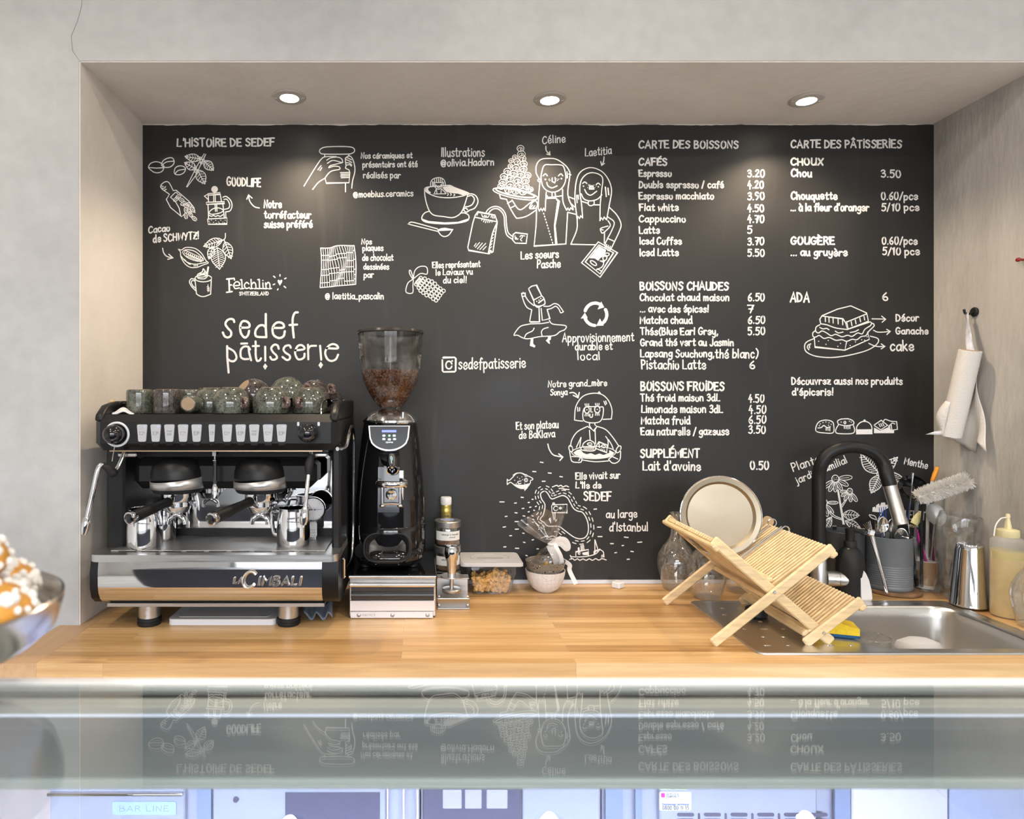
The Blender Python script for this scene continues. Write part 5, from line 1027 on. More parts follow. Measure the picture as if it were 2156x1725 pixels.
M().lathe([(0, .086), (.033, .086), (.0335, .088), (.033, .090), (0, .091)], (tcx, ty, CT), 36).build('washer', ST, t)
M().lathe([(0, .0905), (.0125, .0905), (.0135, .108), (.0135, .118), (.0148, .124), (.0150, .132), (.0195, .142), (.0215, .158), (.0205, .170), (.0165, .178), (.0, .181)], (tcx, ty, CT), 36).build('handle', CH, t)
# ---------------------------------------------------------------- stacked jars and a bottle
jx, jy, jr = P(942, 900, 2.085).x, 2.085, .0405
CHOC = mat('chocolate_powder', (.20, .105, .06), .9, var=.3, vscale=150)
JL = mat('tin_lid', (.55, .54, .52), .3, .9)
def jar(label, h0, lab):
    t = thing('spice_jar', label, 'jar', (jx, jy, z(h0)), 'jars of hot chocolate mix')
    b = [(0, .001), (jr * .93, .001), (jr, .006), (jr, .052), (jr * .94, .058)]
    M().lathe(b + [(r - .002, h + (.002 if i < 2 else 0)) for i, (r, h) in list(enumerate(b))[::-1]], (jx, jy, z(h0)), 40).build('glass_jar', GLASS, t)
    o = M().lathe([(0, .004), (jr - .004, .004), (jr - .003, .008), (jr - .003, .019), (0, .021)], (jx, jy, z(h0)), 36).build('jar_filling', CHOC, t); o['kind'] = 'stuff'
    M().lathe([(0, .057), (jr + .0012, .0568), (jr + .0016, .059), (jr + .0016, .074), (jr - .001, .0765), (jr - .006, .0768), (0, .0772)], (jx, jy, z(h0)), 44).build('lid', JL, t)
    if lab:
        m = M(); n = 16; vs = []
        for i in range(n + 1):
            a = R(-150 + 125 * i / n)
            for h in (.019, .047): vs.append((jx + (jr + .0005) * math.cos(a), jy + (jr + .0005) * math.sin(a), z(h0 + h)))
        m.add(vs, [(2 * i, 2 * i + 2, 2 * i + 3, 2 * i + 1) for i in range(n)]); lb = m.build('paper_label', PAPER, t)
        tx = M()
        for ln, a0, a1, hb in (('mélange à chocolat', -118, -38, .0355), ('chaud', -84, -56, .0275)):
            cx = 0; it = []
            for ch in ln: wd, st = strokes_of(ch); it.append((cx, st)); cx += wd + 14
            for c_, st in it:
                for q_ in st: tx.tube([(jx + (jr + .0009) * math.cos(R(a0 + (a1 - a0) * (c_ + a) / cx)), jy + (jr + .0009) * math.sin(R(a0 + (a1 - a0) * (c_ + a) / cx)), z(h0 + hb + e * .000048)) for a, e in q_], .00038, 4)
        tx.build('label_print', INKB, lb)
    return t
jar('lowest glass jar of the stack, hidden behind the tamper stand', .0004, False)
jar('middle jar of hot chocolate mix in the stack behind the tamper', .0784, True)
t = jar('topmost jar of hot chocolate mix, label turned to the room', .1564, True)
m = M().lathe([(0, .0773), (.022, .0773), (0, .0776)], (jx, jy, z(.1564)), 24); m.build('lid_sticker', mat('lid_blue', (.30, .36, .62), .4), t)
bx, by = P(939, 900, 2.158).x, 2.158
t = thing('syrup_bottle', 'slim bottle with gold neck foil and white cap behind the jars', 'bottle', (bx, by, CT))
M().lathe([(0, .0005), (.030, .0005), (.031, .004), (.031, .17), (.028, .19), (.017, .212), (.0155, .225), (0, .225)], (bx, by, CT), 32).build('bottle_body', mat('dark_glass', (.02, .015, .01), .08, coat=.3), t)
M().lathe([(.0158, .205), (.0166, .225), (.0172, .245), (.0182, .247), (.0182, .252), (.0170, .254), (.0170, .262), (.0176, .264), (.0168, .27), (0, .27)], (bx, by, CT), 32).build('neck_foil', mat('gold_foil', (.62, .50, .14), .3, .7, bump=.1, bscale=200), t)
M().lathe([(0, .27), (.0172, .27), (.0182, .273), (.0182, .291), (.0165, .2945), (0, .295)], (bx, by, CT), 32).build('cap', WHS, t)
tx = M(); tubetext(tx, 'sirop', bx - .012, bx + .012, z(.232), .008, by - .0170, .0006); tx.build('foil_print', INKB, t)
# ---------------------------------------------------------------- container of caramel popcorn
t = thing('food_container', 'clear plastic container with a frosted lid, filled with caramel popcorn', 'container', (.217, 2.118, CT))
def ring(w, d, r, h, cy): return [V((.2165 + x, cy + y, z(h))) for x, y in rrect(w, d, r, 5)]
m = M(); lv = [(.118, .10, .02, .003, 2.118), (.128, .108, .022, .010, 2.118), (.150, .122, .022, .060, 2.118), (.152, .124, .022, .0605, 2.118), (.158, .128, .022, .066, 2.118), (.162, .130, .022, .094, 2.118)]
for L_ in lv: m.v += ring(*L_)
n = 24; m.f = [(j * n + i, j * n + (i + 1) % n, (j + 1) * n + (i + 1) % n, (j + 1) * n + i) for j in range(5) for i in range(n)] + [tuple(range(n))[::-1]]
m.build('tub', PG, t)
LID = mat('frosted_lid', (.60, .58, .575), .4, trans=0)
m = M(); m.prism(rrect(.196, .150, .014, 5), .008, Matrix.Translation((.2168, 2.121, z(.0945)))); m.prism(rrect(.190, .144, .014, 5), .003, Matrix.Translation((.2168, 2.121, z(.1025)))); o = m.build('lid', LID, t)
m = M(); m.tube([(.2168 + .062 * math.cos(a), 2.121 + .045 * math.sin(a), z(.1058)) for a in [k * math.pi / 20 for k in range(40)]], .0015, 6, True); m.box((.2168, 2.11, z(.1058)), (.085, .022, .001), bev=.0004); m.build('lid_relief', mat('lid_relief_grey', (.42, .41, .41), .4), o)
random.seed(8); m = M()
for k in range(210):
    h = random.uniform(.011, .073); f = .82 + .14 * (h / .06)
    x = .2165 + random.uniform(-.058, .058) * f; y = 2.118 + (random.uniform(-.048, .03) if k < 80 else random.uniform(-.051, -.036)) * f
    if h > .060 + .010 * math.sin(x * 60): h -= .02
    m.ball((x, y, z(h)), (.0075, .007, .0065), 8, 6, rotm(k * 37, k * 61, 0))
    for j in range(2): m.ball((x + random.uniform(-.006, .006), y + random.uniform(-.006, .006), z(h + random.uniform(-.005, .006))), .0042, 7, 5)
o = m.build('popcorn_clusters', mat('caramel', (.62, .36, .11), .35, var=.45, vscale=70), t); o['kind'] = 'stuff'
# ---------------------------------------------------------------- bowls with a cellophane bag of sweets
bx, by = P(1148, 900, 2.115).x, 2.115
def honey():
    m = bpy.data.materials.new('honeycomb_china'); m.use_nodes = True; tt = m.node_tree; N = tt.nodes; b = N['Principled BSDF']; b.inputs['Base Color'].default_value = (.78, .74, .71, 1); b.inputs['Roughness'].default_value = .25
    tc = N.new('ShaderNodeTexCoord'); v = N.new('ShaderNodeTexVoronoi'); v.feature = 'DISTANCE_TO_EDGE'; v.inputs['Scale'].default_value = 75; v.inputs['Randomness'].default_value = .25
    tt.links.new(tc.outputs['Object'], v.inputs[0]); bp = N.new('ShaderNodeBump'); bp.inputs['Strength'].default_value = .5; bp.inputs['Distance'].default_value = .004
    mr = N.new('ShaderNodeMapRange'); mr.inputs['From Max'].default_value = .06; tt.links.new(v.outputs[0], mr.inputs[0]); tt.links.new(mr.outputs[0], bp.inputs['Height']); tt.links.new(bp.outputs[0], b.inputs['Normal']); return m
def scales():
    m = bpy.data.materials.new('wave_pattern_china'); m.use_nodes = True; tt = m.node_tree; N = tt.nodes; b = N['Principled BSDF']; b.inputs['Roughness'].default_value = .2
    tc = N.new('ShaderNodeTexCoord'); v = N.new('ShaderNodeTexVoronoi'); v.inputs['Scale'].default_value = 60; v.inputs['Randomness'].default_value = .35; tt.links.new(tc.outputs['Object'], v.inputs[0])
    ml = N.new('ShaderNodeMath'); ml.operation = 'MULTIPLY'; ml.inputs[1].default_value = 55; sn = N.new('ShaderNodeMath'); sn.operation = 'SINE'; tt.links.new(v.outputs['Distance'], ml.inputs[0]); tt.links.new(ml.outputs[0], sn.inputs[0])
    rp = N.new('ShaderNodeValToRGB'); e = rp.color_ramp.elements; e[0].position = .35; e[1].position = .65; e[0].color = (.05, .045, .04, 1); e[1].color = (.50, .45, .36, 1); tt.links.new(sn.outputs[0], rp.inputs[0]); tt.links.new(rp.outputs[0], b.inputs['Base Color']); return m
o = M().lathe([(0, .001), (.026, .0005), (.030, .003), (.044, .014), (.056, .034), (.062, .056), (.0635, .0685), (.0605, .0685), (.058, .056), (.050, .032), (.036, .014), (0, .009)], (bx, by, CT), 48).build('bowl', honey(), None, origin=(bx, by, CT))
tag(o, 'white honeycomb textured bowl on the worktop, below the patterned one', 'bowl')
o = M().lathe([(0, .0365), (.030, .0365), (.040, .042), (.0545, .064), (.060, .082), (.0640, .0985), (.0625, .0985), (.058, .082), (.050, .062), (.034, .044), (0, .042)], (bx, by, CT), 48).build('bowl', scales(), None, origin=(bx, by, CT + .036))
tag(o, 'bowl with a fine black and cream wave pattern, nested in the white bowl', 'bowl')
t = thing('cellophane_bag', 'clear cellophane bag of sweets tied with white ribbon in the patterned bowl', 'bag', (bx, by, z(.05)))
gat = P(1160, 1146, 2.11)
random.seed(4)
def bag(u, v):
    a = 2 * math.pi * u
    if v < .45:
        k = v / .45; r = .046 * (math.sin(min(1, k * 1.6 + .12) * math.pi / 2)) * (1 - k ** 3 * .88); c = V((bx, by, z(.052))).lerp(gat, k)
        return c + V((r * math.cos(a) * (1 + .1 * math.sin(5 * a)), r * math.sin(a) * (1 + .1 * math.cos(4 * a)), 0))
    k = (v - .45) / .55; r = .006 + .062 * k ** .8; c = gat.lerp(P(1142, 1085, 2.10), k)
    return c + V((r * math.cos(a) * 1.0 * (1 + .18 * math.sin(6 * a + 2 * k)), r * math.sin(a) * .5 + .006 * math.sin(7 * a) * k, .018 * k * math.sin(3 * a + .6) - .024 * k * math.cos(a + .5) * -1))
film = thin_glass('cellophane', (.96, .96, .96), .03, .05, (.85, .85, .85), 18, 2.1, 2.2)
M().grid(bag, 56, 22).build('film', film, t)
sw = M()
for k in range(14):
    a = k * 2.4; r = .011 + .022 * (k % 3) / 2; sw.ball((bx + r * math.cos(a), by + r * math.sin(a), z(.060 + .009 * (k // 5))), (.010, .009, .008), 10, 7, rotm(k * 40, 0, k * 70))
sw.build('sweets', mat('golden_sweet', (.60, .36, .08), .25), t)['kind'] = 'stuff'
rb = M()
def strip(pts, w, up): rb.tube(cr(pts, 6), w, 8, flat=.08, up=up)
strip([gat, gat + V((.018, -.006, .014)), gat + V((.040, -.008, .016)), gat + V((.052, -.006, .0)), gat + V((.050, -.004, -.014)), gat + V((.030, -.004, .002)), gat + V((.004, -.003, .0))], .009, (0, 1, .1))
strip([gat, gat + V((.008, -.012, -.018)), gat + V((.018, -.014, -.038)), gat + V((.024, -.010, -.062))], .017, (.1, 1, 0))
strip([gat + V((.03, .02, -.05)), gat + V((.063, .02, -.070)), gat + V((.064, .02, -.09)), gat + V((.080, .0, -.128))], .007, (.1, 1, .2))
rb.tube([gat + V((.0075 * math.cos(a), .0075 * math.sin(a), 0)) for a in [k * .5 for k in range(12)]], .004, 6, True)
rb.build('ribbon', mat('white_ribbon', (.76, .74, .73), .5), t)
c = P(1301, 1231, 2.15)
o = M().box((c.x, 2.15, z(.0105)), (.032, .030, .020), rotm(0, 0, 42), bev=.003).build('eraser_block', WHS, None, origin=(c.x, 2.15, CT))
tag(o, 'small white block lying alone at the foot of the chalkboard', 'block')
# ---------------------------------------------------------------- stainless sink let into the worktop
SK = thing('kitchen_sink', 'stainless steel sink with drainboard and bowl set into the worktop', 'sink', ((SX0 + SX1) / 2, (SY0 + SY1) / 2, CT))
BXa, BXb, BYa, BYb = 1.10, SX1 - .035, SY0 + .032, SY1 - .045
SKM = mat('sink_steel', (.66, .64, .61), .30, 1, rvar=.03, vscale=3)
def rloop(xa, xb, ya, yb, r, h, n=6): return [V(((xa + xb) / 2 + x, (ya + yb) / 2 + y, z(h))) for x, y in rrect(xb - xa, yb - ya, r, n)]
m = M(); sw_, sd = SX1 - SX0, SY1 - SY0
loops = [rloop(SX0, SX1, SY0, SY1, .02, .0006), rloop(SX0 + .001, SX1 - .001, SY0 + .001, SY1 - .001, .02, .004), rloop(SX0 + .006, SX1 - .006, SY0 + .006, SY1 - .006, .018, .0055), rloop(SX0 + .016, SX1 - .016, SY0 + .014, SY1 - .014, .016, .003)]
n = len(loops[0])
for L_ in loops: m.v += L_
m.f = [(j * n + i, j * n + (i + 1) % n, (j + 1) * n + (i + 1) % n, (j + 1) * n + i) for j in range(len(loops) - 1) for i in range(n)]
m.build('rim', SKM, SK)
# drainboard plane with embossed studs, and the bridge round the bowl
m = M(); zz = z(.003)
xa, xb, ya, yb = SX0 + .015, SX1 - .015, SY0 + .013, SY1 - .013
for a, b, c_, d_ in ((xa, BXa, ya, yb), (BXb, xb, ya, yb), (BXa, BXb, ya, BYa), (BXa, BXb, BYb, yb)): m.quad((a, c_, zz), (b, c_, zz), (b, d_, zz), (a, d_, zz))
cr_ = .055; q = rrect(BXb - BXa, BYb - BYa, cr_, 6); cx_, cy_ = (BXa + BXb) / 2, (BYa + BYb) / 2
for k, (sx, sy) in enumerate(((1, 1), (-1, 1), (-1, -1), (1, -1))):
    arc = [(cx_ + x, cy_ + y, zz) for x, y in q[k * 7:(k + 1) * 7]]; cor = (cx_ + sx * (BXb - BXa) / 2, cy_ + sy * (BYb - BYa) / 2, zz)
    m.quad(*(arc + [cor]))
m.build('drainboard', SKM, SK, smooth=False)
m = M()
for j in range(6):
    for i in range(5):
        x = SX0 + .05 + i * .052 + (.02 if j % 2 else 0); y = SY0 + .055 + j * .058
        m.ball((x, y, z(.003)), (.011 if (i + j) % 3 == 0 else .006, .0045, .0022), 10, 6)
m.build('drain_stud', CH, SK)
m = M(); bl = []
for f, r, h in ((0, .055, .003), (.003, .055, .0015), (.006, .054, -.006), (.010, .052, -.03), (.016, .05, -.13), (.03, .04, -.152), (.06, .03, -.158)): bl.append(rloop(BXa + f, BXb - f, BYa + f, BYb - f, r, h))
n = len(bl[0])
for L_ in bl: m.v += L_
m.f = [(j * n + i, j * n + (i + 1) % n, (j + 1) * n + (i + 1) % n, (j + 1) * n + i) for j in range(len(bl) - 1) for i in range(n)] + [tuple(range((len(bl) - 1) * n, len(bl) * n))]
m.build('sink_bowl', SKM, SK, sharp=60)
M().lathe([(0, -.157), (.03, -.157), (.034, -.155), (.036, -.157)], (1.33, 1.79, CT), 28).build('drain_plug', CH, SK)
m = M(); random.seed(12)
for k in range(70):
    x = random.uniform(1.2, 1.5); h = random.uniform(-.12, -.02); yy = BYb - .0105 - (-h - .03) * .06; m.ball((x, yy, z(h)), (.0016, .0008, .0017), 6, 4)
o = m.build('water_drops', MT['clear_glass'], SK); o['kind'] = 'stuff'
# things in the sink
def glass_cup(label, c, r, h, tw=.0034):
    o = M().tube([V(c) + V(((r - tw / 2) * math.cos(a), (r - tw / 2) * math.sin(a), h)) for a in [k * math.pi / 18 for k in range(36)]], .0021, 8, True).lathe([(0, .001), (r * .86, .0), (r * .92, .004), (r, h), (r - tw, h), (r * .92 - tw, .007), (0, .006)], c, 40).build('drinking_glass', GLASS, None, origin=c); return tag(o, label, 'glass')
c = (P(1838, 900, 1.70).x, 1.70, z(-.1575)); glass_cup('clear tumbler standing in the sink bowl', c, .042, .160)
c = V((P(1934, 900, 1.735).x, 1.71, z(-.085)))
o = M().lathe([(0, 0), (.02, .001), (.046, .012), (.0535, .026), (.0535, .030), (.05, .030), (.03, .012), (0, .009)], c, 40).build('dish', WH, None, origin=c); o.rotation_euler = (R(168), 0, 0)
o.location = (c.x, 1.74, z(-.012)); tag(o, 'white dish propped upside down in the sink bowl', 'dish')
o = M().lathe([(0, -.1575), (.052, -.1575), (.053, -.152), (.053, -.0445), (.05, -.040), (0, -.039)], (c.x, 1.735, CT), 36).build('storage_tub', mat('tub_grey', (.35, .34, .33), .4), None, origin=(c.x, 1.735, z(-.1575))); tag(o, 'grey tub under the white dish in the sink bowl', 'tub')
o = M().box(P(2031, 1361, 1.66), (.010, .010, .012), rotm(10, 20, 12), bev=.002).build('scrap', WHS, None, origin=P(2031, 1361, 1.66)); tag(o, 'tiny white scrap stuck on the front wall of the sink bowl', 'scrap')
o.location = (P(2031, 1361, 1.642).x, BYa + .010, z(-.012))
t = thing('sponge', 'yellow and blue scouring sponge at the edge of the drainboard', 'sponge', (1.083, 1.735, z(.0045)))
spx = M(); YS = mat('sponge_yellow', (.80, .56, .03), .9, bump=.5, bscale=120)
q = Matrix.Translation((1.078, 1.72, z(.0042))) @ rotm(0, 0, -18)
pf = [(-.055, 0), (.045, 0), (.045, .018), (.03, .021), (-.02, .034), (-.055, .036)]
m = M(); m.prism([(a, b + .007) for a, b in pf], .06, q @ Matrix(((1, 0, 0, 0), (0, 0, -1, .03), (0, 1, 0, 0), (0, 0, 0, 1)))); m.build('foam', YS, t)
m = M(); m.prism([(-.055, 0), (.045, 0), (.045, .0075), (-.055, .0075)], .06, q @ Matrix(((1, 0, 0, 0), (0, 0, -1, .03), (0, 1, 0, 0), (0, 0, 0, 1)))); m.build('scouring_layer', mat('scour_blue', (.02, .10, .22), .9, bump=.5, bscale=300), t)
c = (P(1592, 900, 1.86).x, 1.86, z(.0055))
o = M().lathe([(0, 0), (.028, 0), (.03, .003), (.028, .02), (.02, .024), (0, .025)], c, 28).build('drain_stopper', BKM, None, origin=c); tag(o, 'black rubber stopper on the drainboard under the dish rack', 'stopper')
# ---------------------------------------------------------------- folding bamboo dish rack
BAM = mat('bamboo', (.80, .61, .35), .42, var=.18, vscale=7, stretch=(2, 2, 16), detail=6)
BAM2 = mat('bamboo_slat', (.78, .59, .335), .45, var=.22, vscale=9, stretch=(3, 9, 3), detail=5)
RK = thing('dish_rack', 'folding bamboo dish rack standing across the drainboard', 'dish rack', (.87, 1.8, CT))
y0, y1 = 1.648, 1.968
A0, A1 = V((.722, 0, z(.006))), V((1.022, 0, z(.246))); B0, B1 = V((1.024, 0, z(.006))), V((.727, 0, z(.262))); C0, C1 = V((.951, 0, z(.006))), V((1.094, 0, z(.114)))
def bar(m, a, b, y, w=.026, th=.009, e=0.0):
    d = (b - a); L = d.length + e; ang = math.degrees(math.atan2(d.z, d.x)); c = (a + b) / 2; m.box((c.x, y, c.z), (L, th, w), rotm(0, -ang, 0), bev=.0035)
for y, off in ((y0, 0), (y1, 0)):
    s = 1 if y == y0 else -1
    for a, b, dy in ((A0, A1, -.005), (B0, B1, .005), (C0, C1, -.005)):
        m = M(); bar(m, a, b, y + dy * s); m.build('leg' if a is not C0 else 'lower_arm', BAM, RK)
for pt in (V((.874, 0, z(.135))), V((.996, 0, z(.034)))):
    m = M(); m.lathe([(0, 0), (.0042, 0), (.0045, .001), (.003, .0022), (0, .0022)], (pt.x, y0 - .0095, pt.z), 12, (0, -1, 0)); m.build('rivet', CH, RK)
def rail(p, name='cross_rail', w=.019, h=.012, ang=0, ov=.014):
    m = M(); m.box((p.x, (y0 + y1) / 2, p.z), (w, y1 - y0 + 2 * ov, h), rotm(0, -ang, 0), bev=.0035); m.build(name, BAM, RK)
aA = math.degrees(math.atan2(A1.z - A0.z, A1.x - A0.x)); aB = math.degrees(math.atan2(B1.z - B0.z, B1.x - B0.x))
uA, uB, uC = (A1 - A0).normalized(), (B1 - B0).normalized(), (C1 - C0).normalized()
nA, nB = V((-uA.z, 0, uA.x)), V((uB.z, 0, -uB.x))
rail(A1 - uA * .012 - nA * .014, ang=aA); rail(B1 - uB * .012 + nB * -.013, ang=aB); rail(C1 - uC * .012 - nA * .014, ang=aA); rail(C0 + uC * .02 + nA * .014, ang=aA, ov=.0); rail(B0 + uB * .055 - nB * .014, ang=aB, ov=0); rail(V((.874, 0, z(.112))), ang=0, ov=0); rail(V((.874, 0, z(.159))) , ang=0, ov=-.012)
ns = 22
def slats(a, b, name, sh=0):
    for i in range(ns):
        y = y0 + .016 + (y1 - y0 - .032) * (i + sh) / ns
        m = M(); d = b - a; ang = math.degrees(math.atan2(d.z, d.x)); c = (a + b) / 2; m.box((c.x, y, c.z), (d.length, .0062, .013), rotm(0, -ang, 0), bev=.0025); m.build(name, BAM2, RK)
pv = V((.874, 0, z(.135)))
slats(pv + uA * .004, A1 - uA * .003, 'slat', .25); slats(B0 + uB * .06, B1 - uB * .003, 'slat', .75); slats(V((.996, 0, z(.034))) + uC * .004, C1 - uC * .003, 'lower_slat', .25)
# tray standing in the rack, tongs lying on the slats, wooden board behind
tc = P(1516, 1086, 1.905); tn = V((-.10, -1, .11)).normalized(); tr = .113
TS = mat('tray_metal', (.37, .315, .235), .42, .95, rvar=.08, vscale=4)
t = thing('serving_tray', 'round metal serving tray standing upright in the dish rack', 'tray', tc)
M().lathe([(0, 0), (tr * .80, 0), (tr * .835, .004), (tr * .86, .0075), (tr * .975, .0095), (tr, .008), (tr, .0065), (tr * .86, .0055), (tr * .82, -.0015), (0, -.0025)], tc, 64, tn).build('tray_plate', TS, t)
o = M().tube([tc + (V(tn).cross(V((0, 0, 1))).normalized() * math.cos(a) + tn.cross(V(tn).cross(V((0, 0, 1))).normalized()) * math.sin(a)) * tr + tn * .0075 for a in [k * math.pi / 32 for k in range(64)]], .0018, 8, True).build('rolled_edge', CH, t)
wb = thing('wooden_board', 'wooden board with rounded end behind the round tray', 'board', P(1608, 1110, 1.99))
m = M(); q = P(1604, 1112, 1.952); m.prism(rrect(.030, .16, .013, 5), .009, Matrix.Translation(q) @ rotm(0, 38, 0) @ Matrix(((1, 0, 0, 0), (0, 0, -1, 0), (0, 1, 0, -.04), (0, 0, 0, 1)))); m.build('board_blade', mat('beech', (.55, .38, .21), .5, var=.12, vscale=10, stretch=(8, 8, 1)), wb)
m = M(); a, b = P(1640, 1110, 1.915), P(1568, 1182, 1.90)
off = nA * .0085
t = thing('steel_tongs', 'thin steel tongs lying between the upper slats of the dish rack', 'tongs', (a + b) / 2)
pA0, pA1 = pv + uA * .02, A1 - uA * .0
y_ = y0 + .016 + (y1 - y0 - .032) * 15.0 / ns
for k, dy in enumerate((-.003, .007)):
    m.tube([V((0, y_ + dy, 0)) + pA0 + nA * (.010 + .002 * k), V((0, y_ + dy, 0)) + (pA0 + pA1) / 2 + nA * .0105, V((0, y_ + dy, 0)) + pA1 + nA * .0105], .0022, 8)
pe = V((0, y_ + .002, 0)) + pA1 + nA * .0105; m.tube([pe + V((0, -.005, 0)) + (uA * math.sin(t_) + nA * (1 - math.cos(t_)) * -1) * .010 for t_ in [k * .35 for k in range(10)]], .0022, 8)
m.build('tong_arms', CH, t)
t = thing('wire_whisk', 'wire loop utensil hooked over the back slats of the dish rack', 'utensil', P(1625, 1100, 1.93)); m = M(); pe = pA1 + V((0, y_ + .055, 0)) + nA * .012
m.tube([pe + (uA * math.cos(t_) * .012 + nA * math.sin(t_) * .012) for t_ in [k * math.pi / 10 for k in range(20)]], .0015, 6, True); m.tube([pe - uA * .012, pe - uA * .09 - nA * .002], .0018, 8); m.build('wire', CH, t)
# ---------------------------------------------------------------- glass carafes
def carafe(label, cx, cy, s=1.0, water=False):
    t = thing('glass_carafe', label, 'carafe', (cx, cy, CT), 'textured glass carafes')
    b = [(0, .003), (.030, .0012), (.040, .002), (.0435, .009), (.050, .035), (.0585, .07), (.060, .088), (.056, .112), (.042, .138), (.027, .157), (.0195, .175), (.017, .196), (.0168, .222), (.0185, .238), (.0212, .2475)]
    inn = [(max(0, r - .0022), h + (.004 if i < 3 else .0)) for i, (r, h) in enumerate(b)][::-1]
    M().lathe([(r * s, h) for r, h in b + inn], (cx, cy, CT), 48).build('carafe_body', GL2, t); return t
GL2 = thin_glass('crackled_glass', (.98, .975, .965), .02, .06, (.92, .89, .84), 190, 1.9, 2.8)
carafe('clear carafe left of the dish rack, its neck free against the chalkboard', P(1424, 900, 2.135).x, 2.135)
carafe('clear carafe in the middle, its neck hidden by the round tray', P(1489, 900, 2.036).x, 2.036, .97)
carafe('clear carafe behind the pivot of the dish rack, mostly hidden', P(1560, 900, 2.10).x + .004, 2.108)
t = carafe('water stained carafe at the right edge, beside the squeeze bottle', 1.645, 1.7755, .86)
# ---------------------------------------------------------------- tap
tx_, ty_ = P(1724, 900, 2.055).x, 2.055
TP = thing('kitchen_tap', 'tall arched black hose tap with brushed steel spray head', 'tap', (tx_, ty_, CT))
M().lathe([(0, .0005), (.028, .0005), (.028, .006), (.0235, .009), (.0235, .115), (.0225, .118), (0, .118)], (tx_, ty_, CT), 32).build('tap_base', ST, TP)
path = [V((tx_, ty_, z(.115))), V((tx_, ty_, z(.30)))]
for k, (px, py) in enumerate(((1724, 1003), (1729, 979), (1742, 958), (1763, 946), (1791, 941), (1820, 945), (1845, 958), (1861, 980))): path.append(P(px, py, 2.055 - .006 * k))
path.append(P(1868, 1004, 1.999)); p0, p1 = P(1873, 1022, 1.995), P(1897, 1104, 1.965)
M().tube(cr(path + [p0], 5), .0195, 20).build('hose', BK, TP)
hd = M().lathe([(0, -.003), (.0185, -.003), (.0185, .0), (.0185, .107), (.0195, .109), (.0195, .117), (.016, .119), (0, .117)], p0, 32, p1 - p0).build('spray_head', ST, TP)
M().lathe([(.0188, -.004), (.0192, -.002), (.0188, .001)], p0, 32, p1 - p0).build('collar_ring', mat('copper_ring', (.6, .42, .28), .25, 1), hd)
M().cyl((tx_ + .02, ty_ - .004, z(.058)), (tx_ + .052, ty_ - .012, z(.058)), .0245, n=28).build('side_valve', ST, TP)
hv = M().cyl((tx_ + .053, ty_ - .012, z(.058)), (tx_ + .08, ty_ - .019, z(.058)), .0245, n=28).build('valve_cap', ST, TP)
M().tube([(tx_ + .068, ty_ - .017, z(.075)), (tx_ + .078, ty_ - .022, z(.155))], .0045, 10).build('lever', mat('satin_gold_steel', (.62, .54, .42), .35, .9), hv)
# ---------------------------------------------------------------- soap pump and cans
sx_, sy_ = P(1790, 900, 2.045).x, 2.045
t = thing('soap_dispenser', 'matt black pump bottle of soap behind the dish rack', 'soap dispenser', (sx_, sy_, CT))
M().lathe([(0, .001), (.037, .001), (.039, .004), (.039, .098), (.0375, .118), (.033, .136), (.025, .150), (.018, .156), (.0165, .157), (0, .157)], (sx_, sy_, CT), 40).build('bottle', BKM, t)
p_ = M().lathe([(0, .157), (.0175, .157), (.0175, .174), (.0165, .176), (.0125, .177), (.0125, .205), (.0135, .208), (.0135, .2125), (.01, .2155), (0, .216)], (sx_, sy_, CT), 28); p_.tube([(sx_, sy_, z(.211)), (sx_ + .02, sy_ - .006, z(.209)), (sx_ + .032, sy_ - .010, z(.2)), (sx_ + .036, sy_ - .011, z(.194))], [.008, .006, .0045, .003], 10)
p_.build('pump_head', BKM, t)
def can(label, x, y, r, h, mt, ribs, zb=0.0006):
    t = thing('utensil_can', label, 'can', (x, y, z(zb)))
    prof = [(0, .0), (r - .002, .0), (r, .002)]
    if ribs:
        for i in range(10): hh = .012 + i * .0068; prof += [(r, hh), (r - .0012, hh + .0022), (r - .0012, hh + .0042), (r, hh + .0066)]
    prof += [(r, h - .003), (r + .001, h - .001), (r, h), (r - .0016, h - .001), (r - .0016, .004), (0, .004)]
    M().lathe(prof, (x, y, z(zb)), 56).build('can_body', mt, t, sharp=50); return t
CANG = mat('can_grey', (.150, .165, .175), .38, var=.05, vscale=20); CAND = mat('can_dark', (.055, .062, .066), .45)
dx_, dy_ = P(1777, 900, 2.142).x, 2.1405
can('dark grey can behind the black soap bottle', dx_, dy_, .0555, .188, CAND, False)
CXX, CYY = P(1870, 900, 2.118).x, 2.118
t = thing('coaster', 'round dark wooden coaster under the ribbed grey can', 'coaster', (CXX + .008, CYY - .008, CT)); M().lathe([(0, .0004), (.074, .0004), (.078, .003), (.078, .009), (.074, .012), (0, .012)], (CXX + .008, CYY - .008, CT), 48).build('disc', mat('dark_cork', (.20, .11, .055), .7, var=.3, vscale=25), t)
can('ribbed light grey can of cutlery on the wooden coaster', CXX, CYY, .066, .166, CANG, True, .0125)
# clips on the far rim of the dark can
for k, px in enumerate((1759, 1800)):
    c = P(px, 1131, 2.19); c.y = dy_ + (.0545 if k == 0 else -.0555) * 0 + math.sqrt(max(.0001, .055 ** 2 - (c.x - dx_) ** 2)); c.z = z(.186)
    t = thing('binder_clip', 'steel clip on the rim of the dark can, %s the soap pump' % ('left of' if k == 0 else 'right of'), 'clip', c); M().box((c.x, c.y, c.z), (.017, .007, .016), bev=.003).build('clip_body', CH, t)
